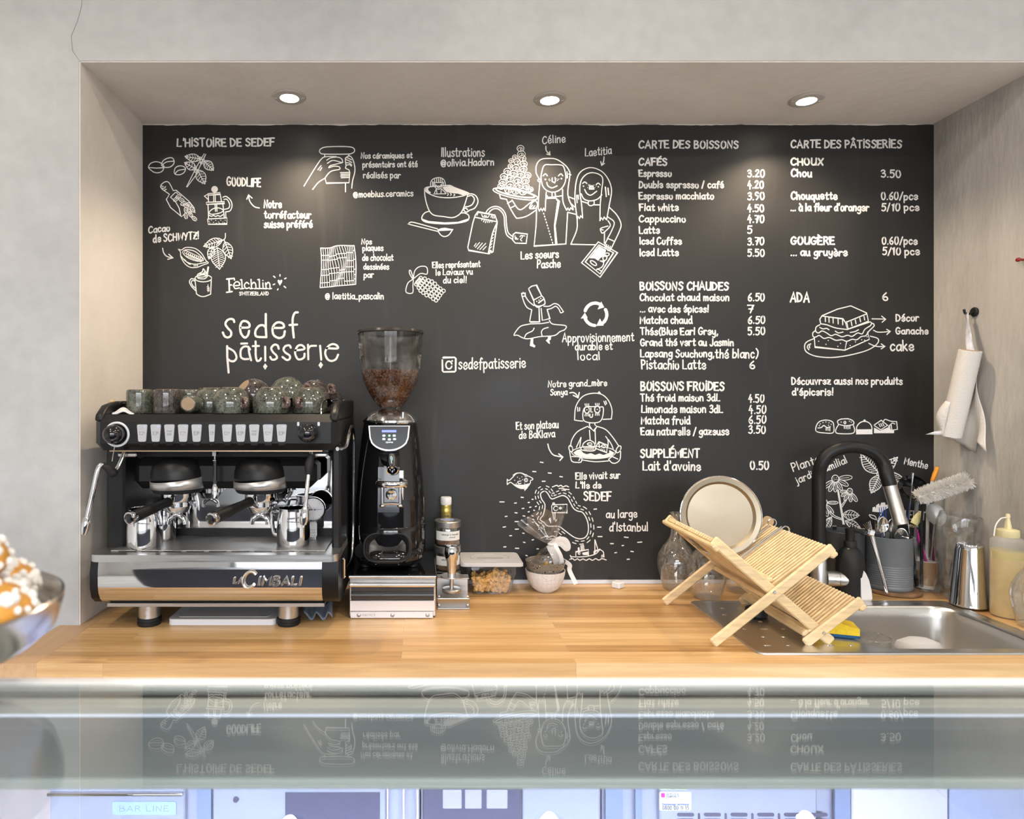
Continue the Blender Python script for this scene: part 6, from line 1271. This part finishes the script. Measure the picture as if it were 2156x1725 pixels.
# ---------------------------------------------------------------- cutlery and utensils
def spoon(label, a, tip, r, mt=CH, face=(0, -1, .15), name='spoon', cat='spoon', hw=.0035):
    t = thing(name, label, cat, a); a, tip = V(a), V(tip); u = (tip - a).normalized(); nf = V(face); nf = (nf - u * nf.dot(u)).normalized(); s = u.cross(nf)
    mm = Matrix((s, u, nf)).transposed(); L = (tip - a).length; bl = r * 1.45; m = M()
    m.grid(lambda p, q: tip - u * bl + mm @ V((r * math.cos(2 * math.pi * p) * q * (1 - .18 * math.sin(2 * math.pi * p)), bl * math.sin(2 * math.pi * p) * q, .28 * r * (q * q - 1))), 24, 6)
    m.build('spoon_bowl', mt, t, solid=.0012); M().tube([a, a + u * L * .4, tip - u * bl * 1.85], [hw * 1.25, hw, hw * .8], 8, flat=.5, up=nf).build('handle', mt, t); return t
zc = z(.018)
spoon('steel tablespoon, bowl up, at the front left of the grey can', (CXX - .018, CYY - .03, zc + .01), P(1858, 1088, 2.075), .0185)
spoon('steel spoon turned sideways at the front right of the grey can', (CXX + .01, CYY - .035, zc + .01), P(1899, 1112, 2.07), .0185, face=(-.5, -1, .4))
spoon('steel spoon standing behind the two front spoons in the grey can', (CXX + .0, CYY + .02, zc + .01), P(1880, 1092, 2.13), .016)
def fork(label, a, tip, mt, w=.012, nm='fork'):
    t = thing(nm, label, 'fork', a); a, tip = V(a), V(tip); u = (tip - a).normalized(); s = u.cross(V((0, -1, 0))).normalized(); m = M()
    for k in range(4): m.tube([tip - u * .045 + s * w * (k - 1.5) / 2.2, tip + s * w * (k - 1.5) / 1.7], [.0016, .001], 6)
    m.box(tip - u * .055, (.022, .0022, .024), rotm(0, math.degrees(math.atan2(u.x, u.z)), 0), bev=.001); m.tube([a, tip - u * .06], .0032, 8); m.build('fork_body', mt, t); return t
BLP = mat('blue_plastic', (.03, .08, .42), .3)
fork('blue plastic fork in the grey can under the spray head', (CXX - .005, CYY + .0, zc + .004), P(1858, 1068, 2.10), BLP)
fork('steel fork standing at the left of the grey can', (CXX - .03, CYY + .005, zc + .004), P(1849, 1096, 2.11), CH)
t = thing('butter_knife', 'broad steel knife blade standing right of the blue fork', 'knife', (CXX + .01, CYY + .01, zc)); a, b = V((CXX + .008, CYY + .012, zc + .002)), P(1886, 1090, 2.09); m = M(); m.tube([a, a.lerp(b, .6), a.lerp(b, .75), a.lerp(b, .92), b], [.004, .004, .009, .0105, .003], 12, flat=.18, up=(0, 1, 0)); m.build('blade', ST, t)
# serving tongs leaning on the front of the grey can
t = thing('serving_tongs', 'steel ice tongs leaning against the front of the ribbed can', 'tongs', P(1868, 1258, 2.03))
m = M(); a, b = P(1868, 1256, 2.040), P(1836, 1128, 2.046); a.z = z(.0145)
m.tube([a, a.lerp(b, .25), a.lerp(b, .55), b], [.0065, .0058, .006, .008], 12, flat=.5, up=(0, 1, 0))
for k in range(7):
    q = a.lerp(b, .03 + k * .035); m.cyl(q + V((.004, 0, 0)), q + V((.0095, 0, -.001)), .0018, .0008, 6)
m.build('tong_arm', CH, t)
m = M(); q = P(1834, 1122, 2.046); m.box(q, (.022, .012, .022), rotm(0, 20, 0), bev=.004)
for k in range(5): m.tube([q + V((-.008 + k * .003, 0, .006)), q + V((-.027 + k * .005, -.004, .026 + .003 * k))], .0011, 6)
m.build('claw_head', CH, t)
# dough scraper
t = thing('dough_scraper', 'white half moon plastic scraper standing beside the soap bottle', 'scraper', P(1826, 1262, 2.02)); m = M(); base = P(1814, 1262, 2.004); base.z = z(.0008)
pl = [(0, 0), (.034, 0), (.038, .006), (.037, .03), (.030, .062), (.020, .083), (.008, .096), (.0, .1)]
m.prism(pl, .0035, Matrix.Translation((base.x, 2.002, base.z)) @ rotm(-4, 0, 12) @ Matrix(((1, 0, 0, 0), (0, 0, 1, 0), (0, 1, 0, 0), (0, 0, 0, 1)))); m.build('blade', WHS, t)
# clear utensil holder at the back with kraft cups
ux_, uy_ = 1.622, 2.137
t = thing('utensil_holder', 'clear plastic holder of utensils behind the tall glass', 'holder', (ux_, uy_, CT)); r_, h_ = .0515, .172
M().lathe([(0, .0008), (r_ - .004, .0008), (r_ - .002, .003), (r_, h_), (r_ - .002, h_), (r_ - .004, .005), (0, .004)], (ux_, uy_, CT), 44).build('holder_body', PG, t)
def paper(label, x, y, zb, r0, r1, h, ring):
    t = thing('paper_cup', label, 'paper cup', (x, y, zb)); M().lathe([(0, .003), (r0, .0), (r1, h), (r1 - .001, h), (r0 - .001, .004), (0, .004)], (x, y, zb), 36).build('cup_wall', KRAFT, t)
    M().lathe([(r1 + .001 * math.cos(a) * 1.2, h + .0012 * math.sin(a)) for a in [k * .7 for k in range(10)]], (x, y, zb), 36).build('rolled_rim', WHS, t); M().lathe([(r0 + .0002, .0), (r0 + .0012, .011), (r0 + .0006, .0112)], (x, y, zb), 36).build('base_band', WHS, t)
KRAFT = mat('kraft_paper', (.42, .27, .15), .7, var=.08, vscale=60)
paper('brown paper cup standing in the clear utensil holder', ux_ + .006, uy_ - .006, z(.007), .030, .037, .088, True)
def stick(name, label, cat, pts, r, mt, part='shaft', n=10, **k):
    t = thing(name, label, cat, pts[0]); M().tube(pts, r, n, **k).build(part, mt, t); return t
PINK = mat('pink_plastic', (.62, .04, .34), .35)
stick('pink_knife', 'bright pink plastic knife in the clear utensil holder', 'knife', [V((ux_ + .012, uy_ - .014, z(.02))), P(1945, 1165, 2.105), P(1934, 1135, 2.10), P(1930, 1112, 2.10)], [.006, .008, .007, .002], PINK, 'blade', flat=.35)
t = thing('ladle', 'black ladle standing edge-on at the left of the clear holder', 'ladle', (ux_ - .03, uy_, z(.01))); lc = P(1930, 1030, 2.12)
M().lathe([(0, 0), (.018, .002), (.032, .010), (.038, .022), (.0365, .022), (.03, .012), (0, .0035)], lc, 28, (-.86, -.42, .3), sx=1, sy=1.25).build('ladle_bowl', BKG, t); M().tube([V((ux_ - .03, uy_ - .002, z(.012))), lc - V((0, 0, .03))], .0055, 10).build('handle', mat('grey_plastic', (.17, .18, .19), .4), t)
stick('cocktail_pick', 'thin steel stick with ball ends rising beside the black ladle', 'stick', [V((ux_ - .042, uy_ - .012, z(.012))), P(1912, 1096, 2.09), P(1921, 1010, 2.085), P(1922, 996, 2.085)], [.0022, .0022, .0022, .0038], CH, n=8)
t = thing('slotted_spoon', 'large grey metal spoon behind the tall glass', 'spoon', (ux_ + .02, uy_ + .012, z(.012))); sc_ = P(1969, 1084, 2.105); m = M()
m.lathe([(0, -.004), (.018, -.002), (.028, .004), (.0285, .005), (.018, .0), (0, -.002)], sc_, 32, (-.25, -.95, .2), sx=.95, sy=1.25); m.build('spoon_bowl', STD, t); M().tube([V((ux_ + .02, uy_ + .006, z(.012))), sc_ - V((.003, 0, .03))], .004, 10).build('handle', STD, t)
t = thing('orange_spatula', 'white handled tool with an orange grip against the right wall', 'tool', (ux_ + .03, uy_ + .02, z(.012))); a, b = P(1954, 1056, 2.15), P(1963, 1013, 2.15); c2 = P(1974, 984, 2.15)
M().tube([V((ux_ + .022, uy_ + .018, z(.012))), a, b], .0045, 10).build('handle', WH, t); M().tube([b, b.lerp(c2, .5), c2], [.006, .0072, .0058], 12).build('grip', mat('orange_plastic', (.85, .33, .02), .35), t)
t = thing('pastry_brush', 'yellow bristled pastry brush with a steel ferrule in the clear holder', 'brush', (ux_ - .02, uy_ - .02, z(.012))); a, b, c2 = P(1922, 1118, 2.10), P(1928, 1104, 2.10), P(1939, 1078, 2.10)
M().tube([V((ux_ - .03, uy_ - .012, z(.014))), P(1914, 1112, 2.105)], .005, 10).build('handle', BKM, t); M().box(P(1922, 1109, 2.10), (.030, .012, .009), rotm(0, 18, 0), bev=.002).build('ferrule', CH, t)
M().tube([P(1924, 1104, 2.10), P(1931, 1092, 2.10), P(1940, 1079, 2.10)], [.0125, .0135, .009], 12, flat=.5, up=(0, 1, 0)).build('bristles', mat('bristle_yellow', (.62, .55, .27), .8, bump=.6, bscale=200), t)
stick('tasting_spoon', 'dark red plastic stick in the clear utensil holder', 'stick', [V((ux_ + .03, uy_ - .01, z(.012))), P(1962, 1140, 2.12), P(1968, 1112, 2.12)], .006, mat('plum_plastic', (.12, .015, .06), .35), flat=.5)
# bottle brush
t = thing('bottle_brush', 'white bottle brush sticking out of the clear holder towards the wall', 'brush', (ux_ - .02, uy_ - .03, z(.012))); a, b = P(1931, 1048, 2.065), P(2040, 1011, 2.03); u = (b - a); LB = u.length; u /= LB; random.seed(9)
m = M().cyl(a, b, .008, n=10); s1 = u.cross(V((0, 0, 1))).normalized(); s2 = u.cross(s1)
for k in range(2400):
    tt = random.random(); an = random.uniform(0, 2 * math.pi); d_ = s1 * math.cos(an) + s2 * math.sin(an) + u * random.uniform(-.25, .25); rr = .0285 * random.uniform(.85, 1.05) * (1 - .18 * (1 - min(1, tt * 6)))
    p0_ = a + u * LB * tt; m.tube([p0_ + d_ * .006, p0_ + d_ * rr], [.0008, .0004], 3)
o = m.build('bristles', mat('bristle_white', (.82, .80, .76), .8), t); M().tube([V((ux_ - .022, uy_ - .02, z(.014))), P(1940, 1105, 2.085), P(1943, 1070, 2.075), a.lerp(b, .08)], [.005, .004, .0028, .0025], 8).build('handle', BKM, t)
# ---------------------------------------------------------------- tall glass upside down, shaker, squeeze bottle
gc = V((1.623, 2.044, CT)); lean = V((.020, -.030, .262)).normalized()
o = M().lathe([(0, .012), (.020, .010), (.034, .002), (.0365, .001), (.037, .006), (.034, .018), (.031, .040), (.033, .070), (.043, .115), (.0525, .160), (.0575, .205), (.0575, .235), (.053, .262), (.051, .262), (.0555, .234), (.0555, .205), (.0505, .160), (.041, .115), (.031, .07), (.028, .045), (0, .035)], gc + V((0, 0, .0015)), 48, lean).build('tall_glass', GLASS, None, origin=gc); tag(o, 'tall waisted glass with a thick foot, left of the steel shaker', 'glass')
shc = V((1.612, 1.949, z(.0068))); t = thing('cocktail_shaker', 'polished steel shaker tin standing upside down by the sink', 'shaker', shc)
M().lathe([(0, .003), (.044, .002), (.0468, .0), (.0472, .004), (.0462, .006), (.036, .165), (.034, .178), (.0325, .181), (0, .180)], shc, 48, (.03, .0, 1)).build('tin_body', CH, t)
qx, qy = 1.656, 1.868
t = thing('squeeze_bottle', 'squeeze bottle of yellow dressing beside the steel shaker', 'bottle', (qx, qy, CT)); rq = .0405
M().lathe([(r__, h__ * 1.3) for r__, h__ in ((0, .001), (rq - .004, .0008), (rq, .006), (rq, .158), (rq - .001, .166), (.030, .172), (.024, .174), (0, .174))], (qx, qy, CT), 44).build('bottle_body', mat('milky_plastic', (.74, .72, .68), .3, alpha=.30), t)
o = M().lathe([(0, .004), (rq - .003, .004), (rq - .0015, .009), (rq - .0015, .186), (0, .186)], (qx, qy, CT), 40).build('dressing', mat('mustard_dressing', (.62, .42, .07), .4, var=.12, vscale=30), t); o['kind'] = 'stuff'
M().lathe([(rq - .0012, .166), (rq - .0012, .1865), (0, .187)], (qx, qy, CT), 40).build('oil_layer', mat('oil_yellow', (.55, .42, .02), .2), t)
nz_ = M().lathe([(r__, h__ + .0525) for r__, h__ in ((0, .173), (.0255, .173), (.0265, .176), (.0255, .192), (.022, .194), (.009, .196), (.0085, .204), (.0045, .226), (.0058, .2265), (.0055, .234), (.004, .2375), (0, .2375))], (qx, qy, CT), 36).build('nozzle_cap', mat('cap_yellow', (.70, .62, .36), .35), t)
M().tube(cr([V((qx - .004, qy, z(0.2795))), V((qx - .022, qy - .002, z(0.2765))), V((qx - .038, qy - .004, z(0.2575))), V((qx - .045, qy - .006, z(0.2285)))], 6), .0018, 6).build('cap_strap', WHS, t)
# ---------------------------------------------------------------- paper roll hanging on the right wall
hk = P(2052, 657, 2.033); hk.x = XR - .004
t = thing('wall_hook', 'small black hook on the right niche wall holding the paper roll', 'hook', hk)
m = M().lathe([(0, 0), (.014, 0), (.0145, .004), (.012, .007), (0, .007)], (XR - .0035, hk.y, hk.z), 24, (-1, 0, 0)); m.tube(cr([V((XR - .010, hk.y, hk.z)), V((XR - .022, hk.y, hk.z - .006)), V((XR - .034, hk.y, hk.z - .004)), V((XR - .038, hk.y, hk.z + .008))], 5), .0035, 10); m.build('hook_body', BKM, t)
TIS = mat('tissue_paper', (.74, .71, .67), .85, bump=.25, bscale=180)
t = thing('paper_roll', 'white paper towel roll hanging from the black wall hook by a twisted tape', 'paper towel', hk)
a, b = V((1.650, 1.992, z(.615 + .100 * 1992 / 1391))), V((1.655, 2.072, z(.487)))
a = P(2043, 738, 1.992); b = P(2001, 918, 2.05); u = (b - a)
M().lathe([(.0275, 0), (.029, .001), (.0295, u.length * .5), (.029, u.length), (.0275, u.length), (.024, u.length), (.0235, 0)], a, 36, u).build('roll', TIS, t)
M().lathe([(.0238, -.001), (.0225, -.001), (.0225, u.length), (.0238, u.length)], a, 30, u).build('core', mat('card_core', (.42, .30, .19), .8), t)
def curl(p, q):
    c = a.lerp(b, .60 + .40 * q); ang = R(165 + 70 * p); rr = .0305 + .016 * math.sin(math.pi * min(1, q * 1.15)) * math.sin(math.pi * p) ** .8
    s_ = u.normalized().cross(V((0, 1, 0))).normalized(); w_ = u.normalized().cross(s_); return c + (s_ * math.cos(ang) + w_ * math.sin(ang)) * rr
M().grid(curl, 14, 12).build('loose_layer', TIS, t, solid=.001)
random.seed(2)
def hang(p, q):
    top_ = P(2052, 762, 2.03); w_ = .010 + .058 * q ** .8; zz_ = top_.z - .262 * q + (.012 * math.sin(p * 9 + 1) * (q ** 6) * 1.4)
    return V((XR - .022 - .012 * math.sin(p * 7 + q * 2) * q - .006 * math.sin(q * 9 + p * 5), top_.y - .004 + w_ * (p - .5) * -2.0 * 1 + .0 * q, zz_ + random.uniform(-.003, .003) * (1 if q > .98 else 0)))
M().grid(hang, 26, 22).build('hanging_sheet', TIS, t, solid=.0008)
TAPE = mat('printed_tape', (.62, .63, .68), .5, var=.18, vscale=60)
m = M(); hp = V((XR - .030, hk.y, hk.z - .004))
def tape(p, q):
    c = hp.lerp(a + u * .03, q); an = 2.6 * q + .3; return c + V((math.cos(an) * .5, math.sin(an), 0)) * (.011 * (p - .5) * 2)
m.grid(tape, 4, 20)
m.build('tape', TAPE, t, solid=.0005); m = M()
def tape2(p, q):
    c = hp.lerp(a + u * .03 + V((.004, -.004, 0)), q); an = -1.8 * q + 1.2; return c + V((math.cos(an) * .5, math.sin(an), 0)) * (.010 * (p - .5) * 2)
m.grid(tape2, 4, 20)
m.build('tape', TAPE, t, solid=.0005); m = M()
e_ = b + V((-.028, -.006, .010)); m.add([e_ + V((.004, 0, .006)), e_ + V((.004, 0, -.007)), e_ + V((-.045, .012, -.006)), e_ + V((-.02, .006, .004))], [(0, 1, 2, 3)])
m.build('tape_end', TAPE, t, solid=.0005)
rp = P(2152, 547, 1.870); rp.x = XR - .003
t = thing('red_peg', 'small red peg on the right niche wall at the edge of the photo', 'peg', rp); m = M().cyl((XR - .003, rp.y, rp.z), (XR - .016, rp.y, rp.z), .0035); m.ball((XR - .018, rp.y, rp.z), (.005, .008, .0062), 14, 9); m.build('peg_body', mat('red_enamel', (.28, .012, .015), .2, coat=.5), t)
# ---------------------------------------------------------------- under the worktop: fridge fronts
FRW = mat('fridge_front', (.46, .49, .60), .35, .25, var=.04, vscale=4); FRD = mat('fridge_dark', (.10, .10, .16), .2, coat=.3); FRB = mat('fridge_blue', (.24, .30, .46), .4)
yF = 1.565; zt_ = CT - .044
def front(px): return (px - VX) * yF / F_PX
def unit(name, label, cat, pa, pb, mt=FRW, dp=.205):
    a, b = front(pa), front(pb); t = thing(name, label, cat, ((a + b) / 2, 1.8, 0)); M().box(((a + b) / 2, 1.58 + dp / 2, zt_ / 2 + .0005), (b - a - .002, dp, zt_ - .001)).build('cabinet_body', mt, t, smooth=False); return t, a, b
def door(t, a, b, mt, nm='door', z0=.06, z1=None):
    z1 = zt_ - .02 if z1 is None else z1
    return M().box(((a + b) / 2, yF + .006, (z0 + z1) / 2), (b - a, .02, z1 - z0), bev=.003).build(nm, mt, t)
def zp(py): return CAMZ - (py - VY) * yF / F_PX
t, a, b = unit('undercounter_fridge', 'undercounter fridge with a blue name badge, leftmost below the worktop', 'fridge', -120, 412)
M().box((front(52), yF - .001, .45), (front(108) - front(-4), .004, .8)).build('side_strip', mat('beige_strip', (.50, .44, .42), .5), t)
d_ = door(t, front(106), front(390), FRW); M().cyl((front(107), yF - .012, zp(1667)), (front(388), yF - .012, zp(1667)), .0045).build('door_handle', CH, d_)
bd = M(); plate(bd, rrect(front(373) - front(239), .031, .004, 3), ((front(239) + front(373)) / 2, yF - .0045, zp(1699)), .002); bd = bd.build('name_badge', mat('badge_blue', (.40, .56, .90), .35), d_, 'light blue name badge')
tx = M(); tubetext(tx, 'BAR', front(254), front(299), zp(1705), .0125, yF - .0068, .0008); tubetext(tx, 'LINE', front(310), front(358), zp(1705), .0125, yF - .0068, .0008); tx.build('badge_lettering', mat('badge_ink', (.34, .42, .62), .5), bd)
t, a, b = unit('dishwasher', 'steel undercounter machine with a dark painted reflection beside the badge fridge', 'dishwasher', 414, 884)
M().box(((front(414) + front(447)) / 2, yF - .001, .45), (front(446) - front(416), .006, .8)).build('side_strip', FRB, t); d_ = door(t, front(449), front(812), FRW)
m = M(); m.box(((front(602) + front(800)) / 2, yF - .006, (zp(1666) + .3) / 2), (front(800) - front(602), .004, zp(1666) - .3)); m.build('dark_reflection', FRD, d_); M().lathe([(0, 0), (.007, 0), (.006, .004), (0, .004)], (front(1040 - 0) * 0 + front(498), yF - .0045, zp(1681)), 16, (0, -1, 0)).build('lock', FRD, d_)  # dark reflection on the door, put in as a flat dark panel
m = M()
for px in (816, 850, 879): m.box((front(px), yF - .002, .45), (.004, .006, .8))
m.build('edge_strip', mat('strip_pink', (.62, .52, .55), .4), t)
t, a, b = unit('display_fridge', 'glass door fridge with pale boxes on its shelf, centre below the worktop', 'fridge', 886, 1268)
door(t, front(890), front(1096), FRD, 'glass_door'); door(t, front(1100), front(1262), FRW); m = M()
for k, (px, wd) in enumerate(((952, .045), (996, .04), (1046, .05))): m.box((front(px), yF - .006, zp(1680)), (wd, .004, .045), bev=.002)
m.build('shelf_box', mat('pale_box', (.42, .42, .52), .5), t)
t, a, b = unit('storage_fridge', 'pale steel fridge with service stickers and vent slots, right of centre', 'fridge', 1270, 1724)
m = M()
for px, wd in ((1292, 36), (1344, 14)): m.box((front(px), yF - .001, .45), (wd * yF / F_PX, .006, .8))
m.build('side_strip', FRB, t); d_ = door(t, front(1388), front(1718), FRW)
m = M()
for i in range(6):
    for j in range(4): plate(m, rrect(.040, .008, .004, 3), (front(1442 + i * 56), yF - .0045, zp(1713 + j * 12)), .0015)
    if i: plate(m, rrect(.005, .045, .0024, 2), (front(1414 + i * 56), yF - .0045, zp(1730)), .0015)
m.build('vent_slots', FRD, d_)
m = M(); plate(m, rrect(.064, .014, .001, 2), (front(1416), yF - .0046, zp(1655)), .0008); y1_ = m.build('service_sticker', mat('sticker_yellow', (.66, .72, .40), .5), d_, 'pale yellow service sticker')
tx = M(); tubetext(tx, 'service-equipement.ch', front(1390), front(1443), zp(1659), .005, yF - .0057, .0004); tx.build('print', mat('print_blue', (.10, .18, .50), .5), y1_)
m = M(); plate(m, rrect(.075, .044, .003, 2), (front(1420), yF - .0046, zp(1684.5)), .0008); w1_ = m.build('service_sticker', WHS, d_, 'white service sticker with a phone number')
tx = M(); tubetext(tx, 'SERVICE', front(1401), front(1427), zp(1671.5), .0042, yF - .0057, .0004); tubetext(tx, 'EQUIPEMENT', front(1401), front(1428), zp(1676.5), .0042, yF - .0057, .0004); tubetext(tx, '0800 00 11 15', front(1393), front(1448), zp(1702), .0082, yF - .0057, .0007); tx.build('print', INKB, w1_)
tx = M(); tubetext(tx, 'Dépannage technique', front(1393), front(1448), zp(1693), .005, yF - .0057, .0005); tx.build('print', MT['print_blue'], w1_)
m = M(); plate(m, rrect(.009, .010, .001, 2), (front(1394), yF - .0052, zp(1672)), .0006); m.build('sticker_mark', PINK, w1_)
t, a, b = unit('end_cabinet', 'pale cabinet with a blue side panel, rightmost below the worktop', 'cabinet', 1726, 2300, FRW, .028)
M().box(((front(1756) + front(1788)) / 2, yF - .001, .45), (front(1788) - front(1756), .006, .8)).build('side_strip', FRB, t); door(t, front(1792), front(1994), mat('door_white', (.72, .72, .78), .4)); door(t, front(1998), front(2298), mat('door_blue', (.46, .53, .74), .4))
# ---------------------------------------------------------------- glass display case between the camera and the worktop
ZG = CAMZ - 119 * DB / F_PX; yb = .436
CS = thing('display_case', 'glass pastry display case across the foreground with a white rear rail', 'display case', (.1, .2, 0))
xa, xb = -1.3, 1.5
GT = thin_glass('case_glass', (.93, .95, .94), .0, 0, ior=1.75, power=3.1)
M().box(((xa + xb) / 2, (yb - .30) / 2, ZG - .002), (xb - xa, yb + .30, .004)).build('glass_top', GT, CS, smooth=False)
M().box(((xa + xb) / 2, yb + .0055, ZG - .006), (xb - xa, .011, .012), bev=.002).build('rear_rail', mat('white_aluminium', (.95, .95, .96), .3), CS, 'white aluminium rear rail')
GP = mat('case_grey', (.36, .375, .38), .45, var=.05, vscale=3)
z1 = CAMZ - (1640 - VY) * yb / F_PX
rp_ = M().box(((xa + xb) / 2, yb + .006, (ZG - .009 + z1) / 2), (xb - xa, .008, ZG - .009 - z1)).build('rear_panel', GP, CS, 'grey rear panel under the glass top', smooth=False)
M().box(((xa + xb) / 2, yb - .002, ZG - .0075), (xb - xa, .004, .0055)).build('dark_strip', mat('dark_strip_grey', (.05, .052, .055), .4), CS, 'dark strip under the rear rail', smooth=False)  # narrow dark strip directly below the white rail
zl = CAMZ - (1500 - VY) * (yb - .02) / F_PX
M().box(((xa + xb) / 2, yb - .012, zl), (xb - xa, .012, .0055), bev=.001).build('lamp_housing', mat('lamp_housing_white', (.80, .79, .76), .4), CS)
M().box(((xa + xb) / 2, yb + .003, z1 - .003), (xb - xa, .010, .0065), bev=.001).build('glass_edge', mat('frosted_edge', (.78, .86, .86), .35), CS, 'frosted greenish glass edge')
M().box(((xa + xb) / 2, yb + .004, (z1 - .006 + .98) / 2), (xb - xa, .005, z1 - .006 - .98)).build('rear_glass', thin_glass('rear_pane', (.96, .97, .99), 0, 0, ior=1.45), CS, smooth=False)
M().box(((xa + xb) / 2, .07, .48), (xb - xa, .75, .96)).build('case_plinth', mat('plinth_dark', (.04, .04, .042), .5), CS, smooth=False)
LED = M().cyl((xa + .02, yb - .012, zl - .004), (xb - .02, yb - .012, zl - .004), .0025, n=10).build('led_tube', mat('led_cool', (.8, .85, 1), .3, emit=(.72, .80, 1.0), estr=1.2), CS)
light('case_led', 'AREA', (.1, yb + .04, .95), 40, (.68, .75, 1.0), (R(48), 0, 0), shape='RECTANGLE', size=2.4, size_y=.04, spread=R(86))
# ---------------------------------------------------------------- cake stand with sugared buns, left foreground
pc = P(-268, 1280, .40); SV = mat('aged_silver', (.52, .48, .43), .22, .95, rvar=.08, vscale=16)
t = thing('cake_stand', 'silver cake stand with a deep rim on the glass case, left foreground', 'cake stand', (pc.x, pc.y, ZG + .0006)); zs = pc.z
M().lathe([(0, zs - .017), (.082, zs - .017), (.094, zs - .012), (.0985, zs - .002), (.1005, zs), (.1025, zs - .001), (.102, zs - .006), (.098, zs - .020), (.090, zs - .027), (.03, zs - .030), (0, zs - .030)], (pc.x, pc.y, 0), 72).build('dish', SV, t)
M().lathe([(0, zs - .0295), (.016, zs - .0295), (.010, zs - .040), (.010, ZG + .018), (.020, ZG + .010), (.042, ZG + .004), (.044, ZG + .0008), (0, ZG + .0008)], (pc.x, pc.y, 0), 48).build('stem', SV, t)
BUN = mat('baked_bun', (.60, .28, .045), .5, var=.4, vscale=45, bump=.15, bscale=80); PRL = mat('pearl_sugar', (.88, .86, .82), .6, bump=.2, bscale=300)
random.seed(31)
def bun(label, c, r, rot):
    t = thing('sugar_bun', label, 'pastry', c, 'pearl sugar buns on the cake stand')
    M().grid(lambda u, v: V((r * math.cos(2 * math.pi * u) * math.sin(math.pi * v) * (1 + .04 * math.sin(5 * 2 * math.pi * u)), r * math.sin(2 * math.pi * u) * math.sin(math.pi * v), -r * .78 * math.cos(math.pi * v) * (1 if v > .5 else .62))) + V(c), 24, 14).build('bun_body', BUN, t)
    m = M()
    for k in range(85):
        a = random.uniform(0, 2 * math.pi); ph = math.acos(random.uniform(-.25, 1)); q = V((r * math.cos(a) * math.sin(ph), r * math.sin(a) * math.sin(ph), r * .78 * math.cos(ph) if ph < 1.57 else r * .5 * math.cos(ph)))
        s_ = random.uniform(.0024, .0043); m.ball(V(c) + q, (s_, s_ * .85, s_ * .9), 7, 5, rotm(k * 31, k * 17, k * 53))
    o = m.build('sugar_pearls', PRL, t); o['kind'] = 'stuff'; return t
zb_ = zs - .0165 + .0145
for lab, dx, dy, dz in (('sugared bun at the right rim of the cake stand, nearest the espresso machine', .066, -.005, 0), ('sugared bun at the front right of the cake stand', .038, -.055, 0), ('sugared bun at the back right of the cake stand', .034, .052, 0), ('sugared bun in the middle of the bottom layer', .012, -.002, 0), ('sugared bun at the front of the cake stand', -.016, -.066, 0), ('sugared bun of the upper layer, right side', .044, .004, .028), ('sugared bun of the upper layer, front', .010, -.036, .030), ('sugared bun of the upper layer, back', .010, .034, .029), ('topmost sugared bun of the heap', .018, .0, .054)):
    bun(lab, (pc.x + dx + .009, pc.y + dy, zb_ + dz), .0235, 0)
